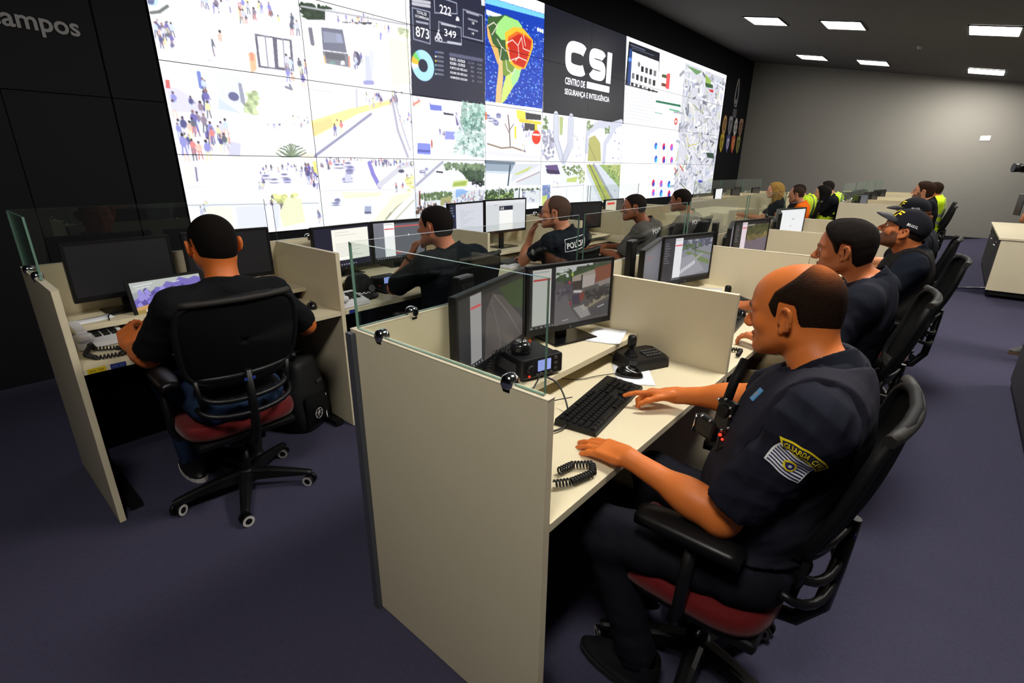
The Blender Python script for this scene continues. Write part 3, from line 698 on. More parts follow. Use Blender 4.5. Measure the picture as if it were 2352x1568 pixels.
# ================================================================== the room
XF = 15.6; YW = 4.9
def room():
    struct(MB().box((5.3, 0.7, -0.05), (21.2, 8.8, 0.1)).build('floor', M['carpet']), 'dark blue violet carpet floor', 'floor')
    yb = -3.6
    cb = MB().add([(-5, yb, CEIL(yb)), (XF+.2, yb, CEIL(yb)), (XF+.2, 5.1, CEIL(5.1)), (-5, 5.1, CEIL(5.1)), (-5, yb, CEIL(yb)+.15), (XF+.2, yb, CEIL(yb)+.15), (XF+.2, 5.1, CEIL(5.1)+.15), (-5, 5.1, CEIL(5.1)+.15)],
                  [(0, 1, 2, 3), (4, 7, 6, 5), (0, 4, 5, 1), (1, 5, 6, 2), (2, 6, 7, 3), (3, 7, 4, 0)])
    struct(cb.build('ceiling', M['ceiling']), 'dark grey sloping ceiling', 'ceiling')
    struct(MB().box((XF+.1, 0.7, 2.2), (0.2, 8.8, 4.6)).build('wall_right', M['farwall']), 'grey painted far end wall', 'wall')
    struct(MB().box((-4.9, 0.7, 2.2), (0.2, 8.8, 4.6)).build('wall_left', M['blackwall']), 'dark end wall on the left', 'wall')
    struct(MB().box((5.3, -3.6, 2.2), (21.2, 0.2, 4.6)).build('wall_back', M['farwall']), 'wall behind the photographer', 'wall')
    struct(MB().box((5.3, 5.06, 2.2), (21.2, 0.2, 4.6)).build('wall_front', M['darkframe']), 'black wall that carries the video wall', 'wall')
    struct(MB().box((XF-.012, 0.7, 0.05), (0.024, 8.6, 0.1)).build('baseboard_right', M['darkframe']), 'dark skirting of the far grey wall', 'baseboard')
    # black cladding boards left of, under, over and right of the screens
    k = 0
    xs = [-4.8]+[-4.8+0.598*i for i in range(1, 11)]+[1.175, 1.52]
    for a, b in zip(xs[:-1], xs[1:]):
        for z0, z1 in ((0.0, 1.99), (1.996, 3.9)):
            k += 1; struct(MB().box(((a+b)/2, 4.925, (z0+z1)/2), (b-a-.006, 0.07, z1-z0)).build('trim_%d' % k, M['blackwall']), 'black wall cladding board', 'trim')
    for (a, b, z0, z1) in ((1.53, 13.65, 0, 0.92), (1.53, 13.65, 3.66, 4.19), (13.66, 15.59, 0, 1.18), (13.66, 15.59, 1.19, 4.19), (-4.8, 1.52, 3.905, 4.19)):
        k += 1; struct(MB().box(((a+b)/2, 4.925, (z0+z1)/2), (b-a, 0.07, z1-z0)).build('trim_%d' % k, M['blackwall']), 'black wall cladding', 'trim')
    # ramped platform on the right with a metal nosing
    rb = MB().add([(9.0, 0.07, 0), (9.0, -3.5, 0), (9.0, -3.5, 0.16), (9.0, -1.1, 0.16), (15.55, 0.07, 0), (15.55, -3.5, 0), (15.55, -3.5, 0.16), (15.55, -1.1, 0.16)],
                  [(0, 3, 2, 1), (4, 5, 6, 7), (0, 4, 7, 3), (3, 7, 6, 2), (0, 1, 5, 4), (1, 2, 6, 5)])
    struct(rb.build('trim_90', M['carpet']), 'carpeted ramp beside the aisle', 'floor')
    struct(MB().tube([(8.99, 0.07, 0.004), (8.99, -1.1, 0.163), (8.99, -3.4, 0.163)], 0.007, 6).build('trim_91', M['chrome']), 'metal edge strip of the ramp', 'trim')
room()
lampmats = {}
def lampmat(s):
    if s not in lampmats: lampmats[s] = emit('luminaire_diffuser_%d' % int(s), (255, 250, 242), s)
    return lampmats[s]
POSN = ['nearer to the video wall, middle distance', 'middle distance over the second desk row', 'farthest, nearer to the video wall', 'farthest, over the second desk row', 'large bright, middle distance over the near aisle', 'bright, farthest along the near aisle']
tilt = math.atan(0.175)
for i, (x, y, s) in enumerate(LAMPS):
    seen = i < 6
    t = thing('ceiling_light', 'recessed square white ceiling light panel, '+(POSN[i] if seen else 'unseen, outside the picture'), 'ceiling light', (x, y, CEIL(y)-0.004), 0, 'recessed ceiling light panels')
    t.rotation_euler = (tilt, 0, 0)
    fr = MB()
    for (cx, cy, w, h) in ((0, .285, .66, .02), (0, -.285, .66, .02), (.32, 0, .02, .59), (-.32, 0, .02, .59)): fr.box((cx, cy, -.006), (w, h, .014))
    fr.build('frame', M['steel'], t)
    MB().box((0, 0, -0.002), (.62, .55, .006)).build('diffuser', lampmat(s), t)
for x, y, lb in ((8.2, 1.2, 'beside the middle ceiling lights'), (11.9, 1.05, 'beside the far ceiling lights'), (7.6, 3.6, 'over the video wall side')):
    t = thing('smoke_detector', 'small round white smoke detector on the dark ceiling, '+lb, 'smoke detector', (x, y, CEIL(y)), 0); t.rotation_euler = (tilt, 0, 0)
    MB().lathe([(0.0, -.045), (.03, -.045), (.035, -.03), (.05, -.015), (.05, 0)], (0, 0, 0), 20).build('housing', M['letter_grey'], t); MB().sphere((0, 0, -.046), .008).build('sensor', M['black'], t)
# light switch on the far wall
t = thing('switch_plate', 'small white switch plate high on the far grey wall', 'switch', (XF, -0.17, 2.2))
MB().box((-.006, 0, 0), (.012, .17, .1), bev=.003).build('plate', M['white'], t); MB().box((-.014, 0, 0), (.006, .05, .06)).build('rocker', M['white'], t)
# ------------------------------------------------------------------ lettering and badges on the black walls
o = lettering('wall_sign', 'Campos', M['letter_grey'], None, (0.83, 4.884, 2.405), (1, 0, 0), (0, 0, 1), w=0.50, h=0.15, bold=0.02, off=0.004)
tag(o, 'grey raised lettering reading Campos on the dark wall', 'lettering')
def badge(name, x, z, w, h, outer, inner, label, style=0):
    t = thing(name, label, 'badge', (x, 4.885, z), 0, 'agency badges beside the video wall')
    n = 20; P = []
    for k in range(n):
        q = 2*PI*k/n; rx = w/2; ry = h/2
        if style == 0: P.append((rx*math.cos(q), ry*math.sin(q)))
        elif style == 1:   # shield: flat top, pointed base
            c, s_ = math.cos(q), math.sin(q); P.append((rx*max(-1, min(1, c*1.25))*(1 if s_ > -.2 else (1+(s_+.2)*.9)), ry*(min(s_*1.3, 1) if s_ > 0 else s_)))
        else:
            m = 1 if k % 2 == 0 else 0.78; P.append((rx*m*math.cos(q), ry*m*math.sin(q)))
    a = mat(name+'_outer', outer, 0.5); b = mat(name+'_inner', inner, 0.5)
    MB().prism(P, 'y', -.012, 0.0).build('plate', a, t)
    MB().prism([(p[0]*.62, p[1]*.62) for p in P], 'y', -.018, -.012).build('field', b, t)
    MB().prism([(p[0]*.22, p[1]*.3) for p in P], 'y', -.022, -.018).build('emblem', a, t)
bx_ = [13.93, 14.36, 14.78, 15.2]
for i, (o1, i1, st, d) in enumerate((((196, 150, 90), (120, 90, 60), 0, 'bronze oval'), ((150, 150, 155), (90, 90, 100), 1, 'grey shield'), ((215, 212, 210), (120, 120, 125), 2, 'silver star edged'), ((165, 130, 105), (90, 75, 65), 1, 'brown shield'))):
    badge('badge', bx_[i], 2.56, .27, .46, o1, i1, d+' badge in the upper badge row beside the video wall', st)
for i, (o1, i1, st, d) in enumerate((((205, 180, 50), (120, 110, 50), 1, 'yellow shield'), ((75, 80, 140), (205, 205, 215), 1, 'blue and white shield'), ((190, 95, 70), (215, 150, 80), 1, 'red and orange'), ((150, 150, 80), (80, 90, 60), 1, 'olive shield'))):
    badge('badge', bx_[i]-.02, 2.13, .25, .43, o1, i1, d+' badge in the lower badge row beside the video wall', st)
t = thing('wall_emblem', 'tall faint grey looped emblem with a grey plaque below, above the badges', 'emblem', (14.5, 4.885, 3.3))
L_ = [(0.14*math.sin(q)*(1-.5*(math.cos(q)+1)/2), -.01, .32*math.cos(q)+.05) for q in [2*PI*k/28 for k in range(28)]]
MB().tube(L_, .018, 6, closed=True).build('loop', M['letter_grey'], t); MB().tube([(-.08, -.01, -.25), (0, -.01, -.1), (.09, -.01, -.28)], .018, 6).build('ribbon', M['letter_grey'], t)
MB().box((0.05, -.008, -.42), (.28, .014, .2), bev=.004).build('plaque', mat('dim_plaque', (84, 84, 88), .6), t)
# ------------------------------------------------------------------ the video wall
PX, PZ = 200, 112
CW, CH_ = PX*10, PZ*4
canvas = np.ones((CH_, CW, 3), np.float32)*np.array([250, 250, 255], np.float32)
def rgn(us, vs, pad=0):
    x0 = max(0, int(min(us)*PX-pad)); x1 = min(CW, int(max(us)*PX+pad)+2); y0 = max(0, int(min(vs)*PZ-pad)); y1 = min(CH_, int(max(vs)*PZ+pad)+2)
    return x0, x1, y0, y1
def blend(x0, x1, y0, y1, m, c):
    m = np.clip(m, 0, 1)[..., None]; canvas[y0:y1, x0:x1] = canvas[y0:y1, x0:x1]*(1-m)+np.array(c, np.float32)*m
def d_poly(c, P):
    P = [(u*PX, v*PZ) for u, v in P]; x0, x1, y0, y1 = rgn([p[0]/PX for p in P], [p[1]/PZ for p in P], 1)
    if x1 <= x0 or y1 <= y0: return
    acc = np.zeros((y1-y0, x1-x0), np.float32)
    for sx, sy in ((.25, .25), (.75, .25), (.25, .75), (.75, .75)):
        X, Y = np.meshgrid(np.arange(x0, x1)+sx, np.arange(y0, y1)+sy); ins = np.zeros(X.shape, bool)
        for i in range(len(P)):
            (ax, ay), (bx, by) = P[i], P[(i+1) % len(P)]
            if ay == by: continue
            cond = ((ay > Y) != (by > Y)) & (X < (bx-ax)*(Y-ay)/(by-ay)+ax); ins ^= cond
        acc += ins*.25
    blend(x0, x1, y0, y1, acc, c)
def d_line(c, w, P):
    wp = max(w*PX*.42, .4)
    for (a, b) in zip(P[:-1], P[1:]):
        ax, ay, bx, by = a[0]*PX, a[1]*PZ, b[0]*PX, b[1]*PZ
        x0, x1, y0, y1 = rgn([a[0], b[0]], [a[1], b[1]], wp+2)
        if x1 <= x0 or y1 <= y0: continue
        X, Y = np.meshgrid(np.arange(x0, x1)+.5, np.arange(y0, y1)+.5); L = max((bx-ax)**2+(by-ay)**2, 1e-6)
        t = np.clip(((X-ax)*(bx-ax)+(Y-ay)*(by-ay))/L, 0, 1); d = np.hypot(X-ax-t*(bx-ax), Y-ay-t*(by-ay)); blend(x0, x1, y0, y1, wp+.5-d, c)
def d_ell(c, p, r):
    x0, x1, y0, y1 = rgn([p[0]-r[0], p[0]+r[0]], [p[1]-r[1], p[1]+r[1]], 2)
    if x1 <= x0 or y1 <= y0: return
    X, Y = np.meshgrid(np.arange(x0, x1)+.5, np.arange(y0, y1)+.5); rx, ry = max(r[0]*PX, .6), max(r[1]*PZ, .6)
    d = (1-np.hypot((X-p[0]*PX)/rx, (Y-p[1]*PZ)/ry))*min(rx, ry); blend(x0, x1, y0, y1, d+.5, c)
def quadpt(Q, a, b):
    return tuple((Q[0][i]*(1-a)+Q[1][i]*a)*(1-b)+(Q[3][i]*(1-a)+Q[2][i]*a)*b for i in (0, 1))
CLO = [(92, 92, 140), (120, 112, 180), (225, 140, 140), (105, 110, 125), (150, 150, 215), (240, 236, 180), (205, 218, 240), (150, 135, 155), (238, 200, 185), (235, 235, 245), (215, 215, 235)]
def pale(s):   # the camera feeds on the two left columns are overexposed pictures
    def mn(q): return q[0] if isinstance(q[0], (int, float)) else min(mn(x) for x in q)
    if s[0] == 'P' and min(u for u, v in s[2]) < 2.0 and max(u for u, v in s[2]) < 2.05: return ('P', tuple(255-(255-c)*.72 for c in s[1]), s[2])
    if s[0] == 'L' and max(u for u, v in s[3]) < 2.05: return ('L', tuple(255-(255-c)*.72 for c in s[1]), s[2], s[3])
    return s
def paint_wall(f=lambda s: s):
    for s in WSPEC:
        s = f(s)
        k = s[0]
        if k == 'P': d_poly(s[1], s[2])
        elif k == 'L': d_line(s[1], s[2], s[3])
        elif k == 'E': d_ell(s[1], s[2], s[3])
        elif k == 'C':
            R = random.Random(s[1]); n, h, Q = s[2], s[3], s[4]
            for _ in range(n):
                u, v = quadpt(Q, R.random(), R.random()); c = R.choice(CLO); hh = h*R.uniform(.75, 1.1)*1.05; w_ = hh*R.uniform(-.03, .03)
                d_ell(c, (u, v-hh*.08), (hh*.075, hh*.22)); d_ell(R.choice([(90, 70, 90), (150, 110, 110), (60, 50, 60)]), (u+w_*.5, v-hh*.36), (hh*.035, hh*.07)); c2 = R.choice(CLO)
                d_line(c2, hh*.045, [(u-hh*.03, v+hh*.1), (u-hh*.06, v+hh*.48)]); d_line(c2, hh*.045, [(u+hh*.03, v+hh*.1), (u+hh*.05, v+hh*.46)])
                d_line(c, hh*.03, [(u+hh*.06, v-hh*.2), (u+hh*R.uniform(.08, .12), v+hh*R.uniform(-.1, .1))])
        elif k == 'K':
            R = random.Random(s[1]); n, h, Q = s[2], s[3], s[4]
            for _ in range(n):
                u, v = quadpt(Q, R.random(), R.random()); c = R.choice([(185, 185, 220), (225, 225, 238), (150, 150, 190), (235, 235, 243)])
                d_ell(c, (u, v), (h*.36, h*.36)); d_ell((120, 120, 160), (u, v-h*.1), (h*.26, h*.12)); d_ell((130, 130, 160), (u, v+h*.34), (h*.32, h*.07))
        elif k == 'F':
            R = random.Random(s[2]); c, n, h, Q = s[1], s[3], s[4], s[5]
            for _ in range(n):
                u, v = quadpt(Q, R.random(), R.random()); g = R.uniform(.8, 1.15); d_ell(tuple(min(255, x*g) for x in c), (u, v), (h*R.uniform(.2, .6), h*R.uniform(.25, .8)))
        elif k == 'D':   # ring chart
            (cu, cv), (ru, rv) = s[1], s[2]
            x0, x1, y0, y1 = rgn([cu-ru, cu+ru], [cv-rv, cv+rv], 1); X, Y = np.meshgrid(np.arange(x0, x1)+.5, np.arange(y0, y1)+.5)
            a = (X-cu*PX)/(ru*PX); b = (Y-cv*PZ)/(rv*PZ); r = np.hypot(a, b); th = np.degrees(np.arctan2(a, -b)) % 360
            col = np.zeros((*r.shape, 3), np.float32)+np.array((172, 222, 246), np.float32)
            col[(th > 250) & (th <= 272)] = (245, 245, 246); col[(th > 272) & (th <= 300)] = (240, 190, 60); col[(th > 300) & (th <= 322)] = (120, 205, 100); col[(th > 322) & (th <= 336)] = (130, 210, 225)
            m = (np.clip((1-r)*ru*PX+.5, 0, 1)*np.clip((r-.42)*ru*PX+.5, 0, 1))[..., None]; canvas[y0:y1, x0:x1] = canvas[y0:y1, x0:x1]*(1-m)+col*m
        elif k == 'N':   # speckled sea
            R = random.Random(3); Q = s[1]
            for _ in range(900):
                u, v = quadpt(Q, R.random(), R.random()); d_ell(R.choice([(60, 110, 220), (90, 150, 230), (20, 40, 150), (12, 50, 160), (160, 190, 235)]), (u, v), (.012, .012))
        elif k == 'A':   # mosaic of aerial town tiles
            R = random.Random(11); Q = s[1]
            d_poly((205, 206, 216), Q)
            for _ in range(520):
                u, v = quadpt(Q, R.random(), R.random()); a = R.uniform(0, PI); l = R.uniform(.04, .22); g = R.choice([(238, 238, 244), (176, 176, 188), (225, 224, 226), (150, 152, 165), (214, 210, 200), (190, 196, 170), (120, 122, 135), (235, 232, 225), (170, 178, 196)])
                du, dv = l*math.cos(a), l*math.sin(a)*1.3; pu, pv = -.3*dv/1.3, .45*du
                d_poly(g, [(u, v), (u+du, v+dv), (u+du+pu, v+dv+pv), (u+pu, v+pv)])
            for _ in range(60):
                u, v = quadpt(Q, R.random(), R.random()); a = R.uniform(0, PI); l = R.uniform(.2, .5); d_line(R.choice([(225, 226, 232), (170, 172, 182)]), .035, [(u, v), (u+l*math.cos(a), v+l*math.sin(a))])
paint_wall(pale)
def lin(a):
    a = a/255.0; return np.where(a <= .04045, a/12.92, ((a+.055)/1.055)**2.4)
def screen_mesh(name, img, w, h, parent, material, loc, R=None):
    """img rows top to bottom -> a flat finely divided picture surface w x h facing local -Y, vertex colours hold the picture"""
    ny, nx = img.shape[:2]
    xs = np.linspace(-w/2, w/2, nx); zs = np.linspace(h/2, -h/2, ny); X, Z = np.meshgrid(xs, zs)
    co = np.stack([X, np.zeros_like(X), Z], -1).reshape(-1, 3); idx = np.arange(nx*ny).reshape(ny, nx)
    q = np.stack([idx[:-1, :-1], idx[1:, :-1], idx[1:, 1:], idx[:-1, 1:]], -1).reshape(-1, 4)
    me = bpy.data.meshes.new(name); me.vertices.add(len(co)); me.vertices.foreach_set('co', co.ravel().astype(np.float32))
    me.loops.add(q.size); me.loops.foreach_set('vertex_index', q.ravel().astype(np.int32)); me.polygons.add(len(q))
    me.polygons.foreach_set('loop_start', np.arange(0, q.size, 4, dtype=np.int32)); me.update(calc_edges=True)
    ca = me.color_attributes.new('Col', 'FLOAT_COLOR', 'POINT'); c4 = np.ones((len(co), 4), np.float32); c4[:, :3] = lin(img.reshape(-1, 3)); ca.data.foreach_set('color', c4.ravel())
    me.materials.append(material); o = bpy.data.objects.new(name, me); COL.objects.link(o)
    if parent: o.parent = parent
    o.location = loc
    if R is not None: o.rotation_euler = R
    return o
ROWN = ['top', 'second', 'third', 'bottom']; COLN = ['first', 'second', 'third', 'fourth', 'fifth', 'sixth', 'seventh', 'eighth', 'ninth', 'tenth']
WHAT = {0: ['crowded indoor scenes', 'people in a hall', 'seats and a palm plant', 'streets with a small tree'], 1: ['a street top', 'a white bus seen from behind', 'a yellow wall beside a road', 'cars on a pale road'],
        2: ['number boxes on black', 'a ring chart and table', 'traffic and a tree', 'an avenue and a crowd'], 3: ['the white map header', 'the red centred map of a continent', 'a shop corner with a red car', 'a station and a roundabout'],
        4: ['plain black', 'the left half of the CSI lettering', 'a road junction from above', 'rooftops and a stall'], 5: ['plain black', 'the right half of the CSI lettering', 'a curved flyover', 'a green verge beside a road'],
        6: ['the top of a web page', 'page thumbnails', 'a white table page', 'a blank white page'], 7: ['a white page top', 'red bars on white', 'small ring charts', 'lower ring charts'], 8: ['a green and grey aerial view', 'grey aerial rooftops', 'an aerial junction', 'aerial streets'], 9: ['aerial fields at the corner', 'dense aerial blocks', 'a dark aerial patch', 'aerial blocks at the corner']}
panels = {}
for ci in range(10):
    for ri in range(4):
        x = 1.53+1.212*(ci+.5); z = 3.65-.68*(ri+.5)
        t = thing('display_panel', 'screen with %s, %s column from left, %s row' % (WHAT[ci][ri], COLN[ci], ROWN[ri]), 'screen', (x, 4.893, z), 0, 'screens of the video wall')
        MB().box((0, .004, 0), (1.2105, .02, .6785)).build('casing', M['darkframe'], t)
        img = canvas[ri*PZ:(ri+1)*PZ, ci*PX:(ci+1)*PX]
        if ci >= 6: img = img[:, :]
        screen_mesh('screen', np.ascontiguousarray(img), 1.2065, .6745, t, M['wallscreen'], (0, -.0075, 0))
        panels[(ci, ri)] = t
def walltext(s, u0, u1, v0, v1, m='dispwhite', bold=.01, panel=None):
    uc, vc = (u0+u1)/2, (v0+v1)/2; p = panels[panel or (min(9, int(uc)), min(3, int(vc)))]
    x = 1.53+1.212*uc-p.location.x; z = 3.65-.68*vc-p.location.z
    return lettering('lettering', s, M[m], p, (x, -.0115, z), (1, 0, 0), (0, 0, 1), w=(u1-u0)*1.212, h=(v1-v0)*.68, bold=bold, off=0.0)
def stroke(path, w, y=-.0115):
    P = [Vector((p[0], p[1])) for p in path]; L = []; R = []
    for i, p in enumerate(P):
        a = P[max(0, i-1)]; b = P[min(len(P)-1, i+1)]; d = (b-a).normalized(); n = Vector((-d.y, d.x)); L.append(p+n*w/2); R.append(p-n*w/2)
    vs = [(v.x, y, v.y) for v in L]+[(v.x, y, v.y) for v in R]; n = len(P)
    return MB().add(vs, [(i, i+1, n+i+1, n+i) for i in range(n-1)])
def squircle(cx, cz, a, b, t0, t1, n=40, e=3.2):
    out = []
    for k in range(n+1):
        t = math.radians(t0+(t1-t0)*k/n); c, s = math.cos(t), math.sin(t)
        out.append((cx+a*math.copysign(abs(c)**(2/e), c), cz+b*math.copysign(abs(s)**(2/e), s)))
    return out
# CSI letters: u 4.42..5.57, v .487..1.185  (metres relative to the wall)
def UX(u): return 1.53+1.212*u
def VZ(v): return 3.65-.68*v
pc = panels[(4, 1)]; ox, oz = pc.location.x, pc.location.z
topz, botz = VZ(.487)-oz, VZ(1.16)-oz; zc = (topz+botz)/2; hh = (topz-botz)/2; w_ = .15
xC = (UX(4.43)+UX(4.945))/2-ox; aC = (UX(4.945)-UX(4.43))/2-w_/2
stroke(squircle(xC, zc, aC, hh-w_/2, 40, 320), w_).build('lettering', M['dispwhite'], pc)
xS = (UX(4.96)+UX(5.39))/2-ox; aS = (UX(5.39)-UX(4.96))/2-w_/2; q = (hh-w_/2)/2
Sp = squircle(xS, zc+q, aS, q, 20, 180, 26)[:-1]+squircle(xS, zc+q, aS, q, 180, 262, 12)[:-1]+squircle(xS, zc-q, aS, q, 82, -90, 30)[:-1]+squircle(xS, zc-q, aS, q, -90, -160, 14)
stroke(Sp, w_*.92).build('lettering', M['dispwhite'], pc)
stroke([(UX(5.475)-ox, topz), (UX(5.475)-ox, botz)], w_).build('lettering', M['dispwhite'], pc)
walltext('CENTRO DE', 4.444, 4.897, 1.228, 1.372, bold=.025); walltext('SEGURANÇA E INTELIGÊNCIA', 4.444, 5.539, 1.425, 1.60, bold=.022, panel=(4, 1))
stroke([(UX(4.94)-ox, VZ(1.29)-oz), (UX(5.52)-ox, VZ(1.29)-oz)], .68*.14).build('lettering', M['dispwhite'], pc)
walltext('873', 2.098, 2.254, 1.0, 1.147); walltext('222', 2.395, 2.54, .594, .72); walltext('349', 2.444, 2.597, .928, 1.036)
walltext('TOTAL DE', 2.12, 2.233, .778, .82); walltext('OCORRÊNCIAS', 2.10, 2.258, .832, .875)
for s, v, n_, p_ in (('FURTO - OUTROS', 1.36, '3.119', '-13,0%'), ('ROUBO - OUTROS', 1.425, '870', '-64,4%'), ('FURTO DE VEÍCULO', 1.49, '606', '-47,0%'), ('ROUBO DE VEÍCULO', 1.565, '133', '-73,6%'), ('HOMICÍDIO DOLOSO', 1.64, '28', '-31,7%')):
    walltext(s, 2.507, 2.507+.0145*len(s), v-.022, v+.022, bold=.015); walltext(n_, 2.835-.016*len(n_), 2.835, v-.018, v+.018, m='dispgrey'); walltext(p_, 2.875, 2.955, v-.018, v+.018, m='dispgrey')
walltext('10', 2.818, 2.848, .706, .746); walltext('19', 2.814, 2.844, .868, .908)
# ================================================================== cubicles
TH = 0.025; HP = 1.08; DZ = 0.745; SZ = 0.83
AX = [0.797, 2.04, 3.287, 4.53, 5.775]; AXP = [8.97, 10.2, 11.45, 12.7, 13.95]; AY = (0.565, 1.30)
BX = [0.29, 1.497, 2.735, 3.98, 5.225, 6.47]; BXP = [8.35, 9.6, 10.85, 12.1]; BY = (2.56, 3.27)
def panel(x, y0, y1, label, h=HP, front=True):
    t = thing('divider_panel', label, 'desk divider', (x, (y0+y1)/2, 0), 0, 'cream divider panels between the desks')
    L_ = y1-y0
    MB().box((0, 0, (h-.006)/2+.003), (TH, L_, h-.006), bev=.0015).build('board', M['laminate'], t)
    MB().box((0, 0, h-.0015), (TH+.001, L_+.001, .003)).build('edge_band', M['laminate_edge'], t)
    if x < 2.5: MB().box((0, 0, .004), (TH*.8, L_*.98, .008)).build('foot_strip', M['black'], t)
    return t
def backpanel(x0, x1, y, label):
    t = thing('back_panel', label, 'desk divider', ((x0+x1)/2, y, 0), 0, 'cream back panels of the desks')
    MB().box((0, 0, HP/2+.05), (x1-x0, TH, HP-.1-.006), bev=.0015).build('board', M['laminate'], t)
    MB().box((0, 0, HP-.0015), (x1-x0, TH+.001, .003)).build('edge_band', M['laminate_edge'], t)
    for s in (-1, 1): MB().box((s*((x1-x0)/2-.03), 0, .05), (.03, .02, .1)).build('foot', M['black'], t)
    return t
def clamp(parent, c, axis):
    # round chromed glass clamp with black cheek
    m = MB(); m.lathe([(0.0, -.019), (.012, -.019), (.019, -.012), (.0205, -.004), (.0205, .004), (.019, .012), (.012, .019), (0, .019)], (c[0], c[1], c[2]), 20, axis)
    o = m.build('clamp', M['chrome'], parent)
    d = {'x': (.026, .02, .012), 'y': (.02, .026, .012)}[axis]
    MB().box((c[0], c[1], c[2]-.017), d).build('grip', M['black'], o)
def glass_y(x, y0, y1, label, z0=HP, z1=1.338):   # pane standing on a side divider
    t = thing('glass_screen', label, 'glass screen', (x, (y0+y1)/2, z0), 0, 'clear glass screens on the desk dividers'); L_ = y1-y0
    g = MB().box((0, 0, (z1-z0)/2+.002), (.008, L_, z1-z0-.002)); o = g.build('pane', [M['glass'], M['glass_edge']], t)
    for p in o.data.polygons: p.material_index = 0 if abs(p.normal.x) > .5 else 1
    for yy in (-L_/2+.1, L_/2-.12): clamp(t, (0, yy, .006), 'x')
def glass_x(x0, x1, y, label, z0=HP, z1=1.338, n=2):
    t = thing('glass_screen', label, 'glass screen', ((x0+x1)/2, y, z0), 0, 'clear glass screens on the desk dividers'); L_ = x1-x0
    g = MB().box((0, 0, (z1-z0)/2+.002), (L_, .008, z1-z0-.002)); o = g.build('pane', [M['glass'], M['glass_edge']], t)
    for p in o.data.polygons: p.material_index = 0 if abs(p.normal.y) > .5 else 1
    for xx in (-L_/2+.21, L_/2-.21): clamp(t, (xx, 0, .006), 'y')
def desk(x0, x1, y0, y1, label, detail=True):
    t = thing('desk', label, 'desk', ((x0+x1)/2, y0, 0), 0, 'cream two level operator desks'); w = x1-x0-TH-.002; d = y1-y0-TH/2-.002
    MB().box((0, d/2, DZ-.0125), (w, d, .025), bev=.0015).build('worktop', M['laminate'], t)
    sd = .315 if detail else .3
    MB().box((0, d-sd/2, SZ-.0125), (w, sd, .025), bev=.0015).build('raised_shelf', M['laminate'], t)
    MB().box((0, d-.06, (DZ+SZ-.025)/2), (w, .02, SZ-.025-DZ)).build('shelf_support', M['black'], t)
    # tapered end brackets under the shelf
    for s in (-1, 1):
        MB().prism([(d-sd+.02, SZ-.025), (d-.07, SZ-.025), (d-.07, DZ), (d-sd+.09, DZ)], 'x', s*(w/2-.012)-.006, s*(w/2-.012)+.006).build('bracket', M['black'], t)
    for s in (-1, 1):
        l = MB().box((s*(w/2-.055), d-.1, .36), (.04, .06, .72)).box((s*(w/2-.055), d/2, .025), (.05, d-.12, .03)).build('leg', M['blackmatte'], t)
    MB().box((0, d-.05, .40), (w-.02, .018, .64)).build('modesty_panel', M['blackmatte'], t)
    MB().box((0, d*.45, .70), (w-.1, .04, .04)).build('crossbar', M['blackmatte'], t)
    return t
WHO_A = ['the bald guard', 'the young dark haired man', 'the bearded man in a cap', 'the woman in a cap']
WHO_B = ['the man at the laptop', 'the man resting his chin on his hand', 'the man with a POLICIA back patch', 'the first grey shirted officer', 'the second grey shirted officer']
# near row
panel(AX[0], AY[0], AY[1]+TH/2, 'cream divider panel nearest the camera, left of the bald guard')
for i in range(1, 5): panel(AX[i], AY[0], AY[1]+TH/2, 'cream divider panel in the near row, right of '+WHO_A[i-1])
for i in range(4):
    backpanel(AX[i]+TH/2, AX[i+1]-TH/2, AY[1], 'cream back panel before '+WHO_A[i])
    desk(AX[i], AX[i+1], AY[0], AY[1], 'cream two level desk of '+WHO_A[i])
    glass_x(AX[i]+.004, AX[i+1]-.045, AY[1], 'clear glass screen before '+WHO_A[i])
glass_y(AX[0], AY[0]+.018, AY[1]-.012, 'clear glass screen with chrome clamps on the nearest divider panel')
o = MB().box((AX[0]-TH/2-.009, AY[1]-.001, .535), (.016, .03, 1.07)).build('edge_post', mat('grey_post', (74, 76, 84), .5)); tag(o, 'grey vertical post at the rear corner of the nearest divider panel', 'post')
for i in range(5): panel(AXP[i], AY[0], AY[1]+TH/2, 'cream divider, far near-row pod, %s from left' % ['one', 'two', 'three', 'four', 'five'][i])
for i in range(4):
    backpanel(AXP[i]+TH/2, AXP[i+1]-TH/2, AY[1], 'cream back panel, far near-row pod, %s seat' % COLN[i]); desk(AXP[i], AXP[i+1], AY[0], AY[1], 'cream desk in the far pod of the near row, %s seat' % COLN[i], False)
    glass_x(AXP[i]+.01, AXP[i+1]-.04, AY[1], 'glass screen, far pod of the near row, %s seat' % COLN[i])
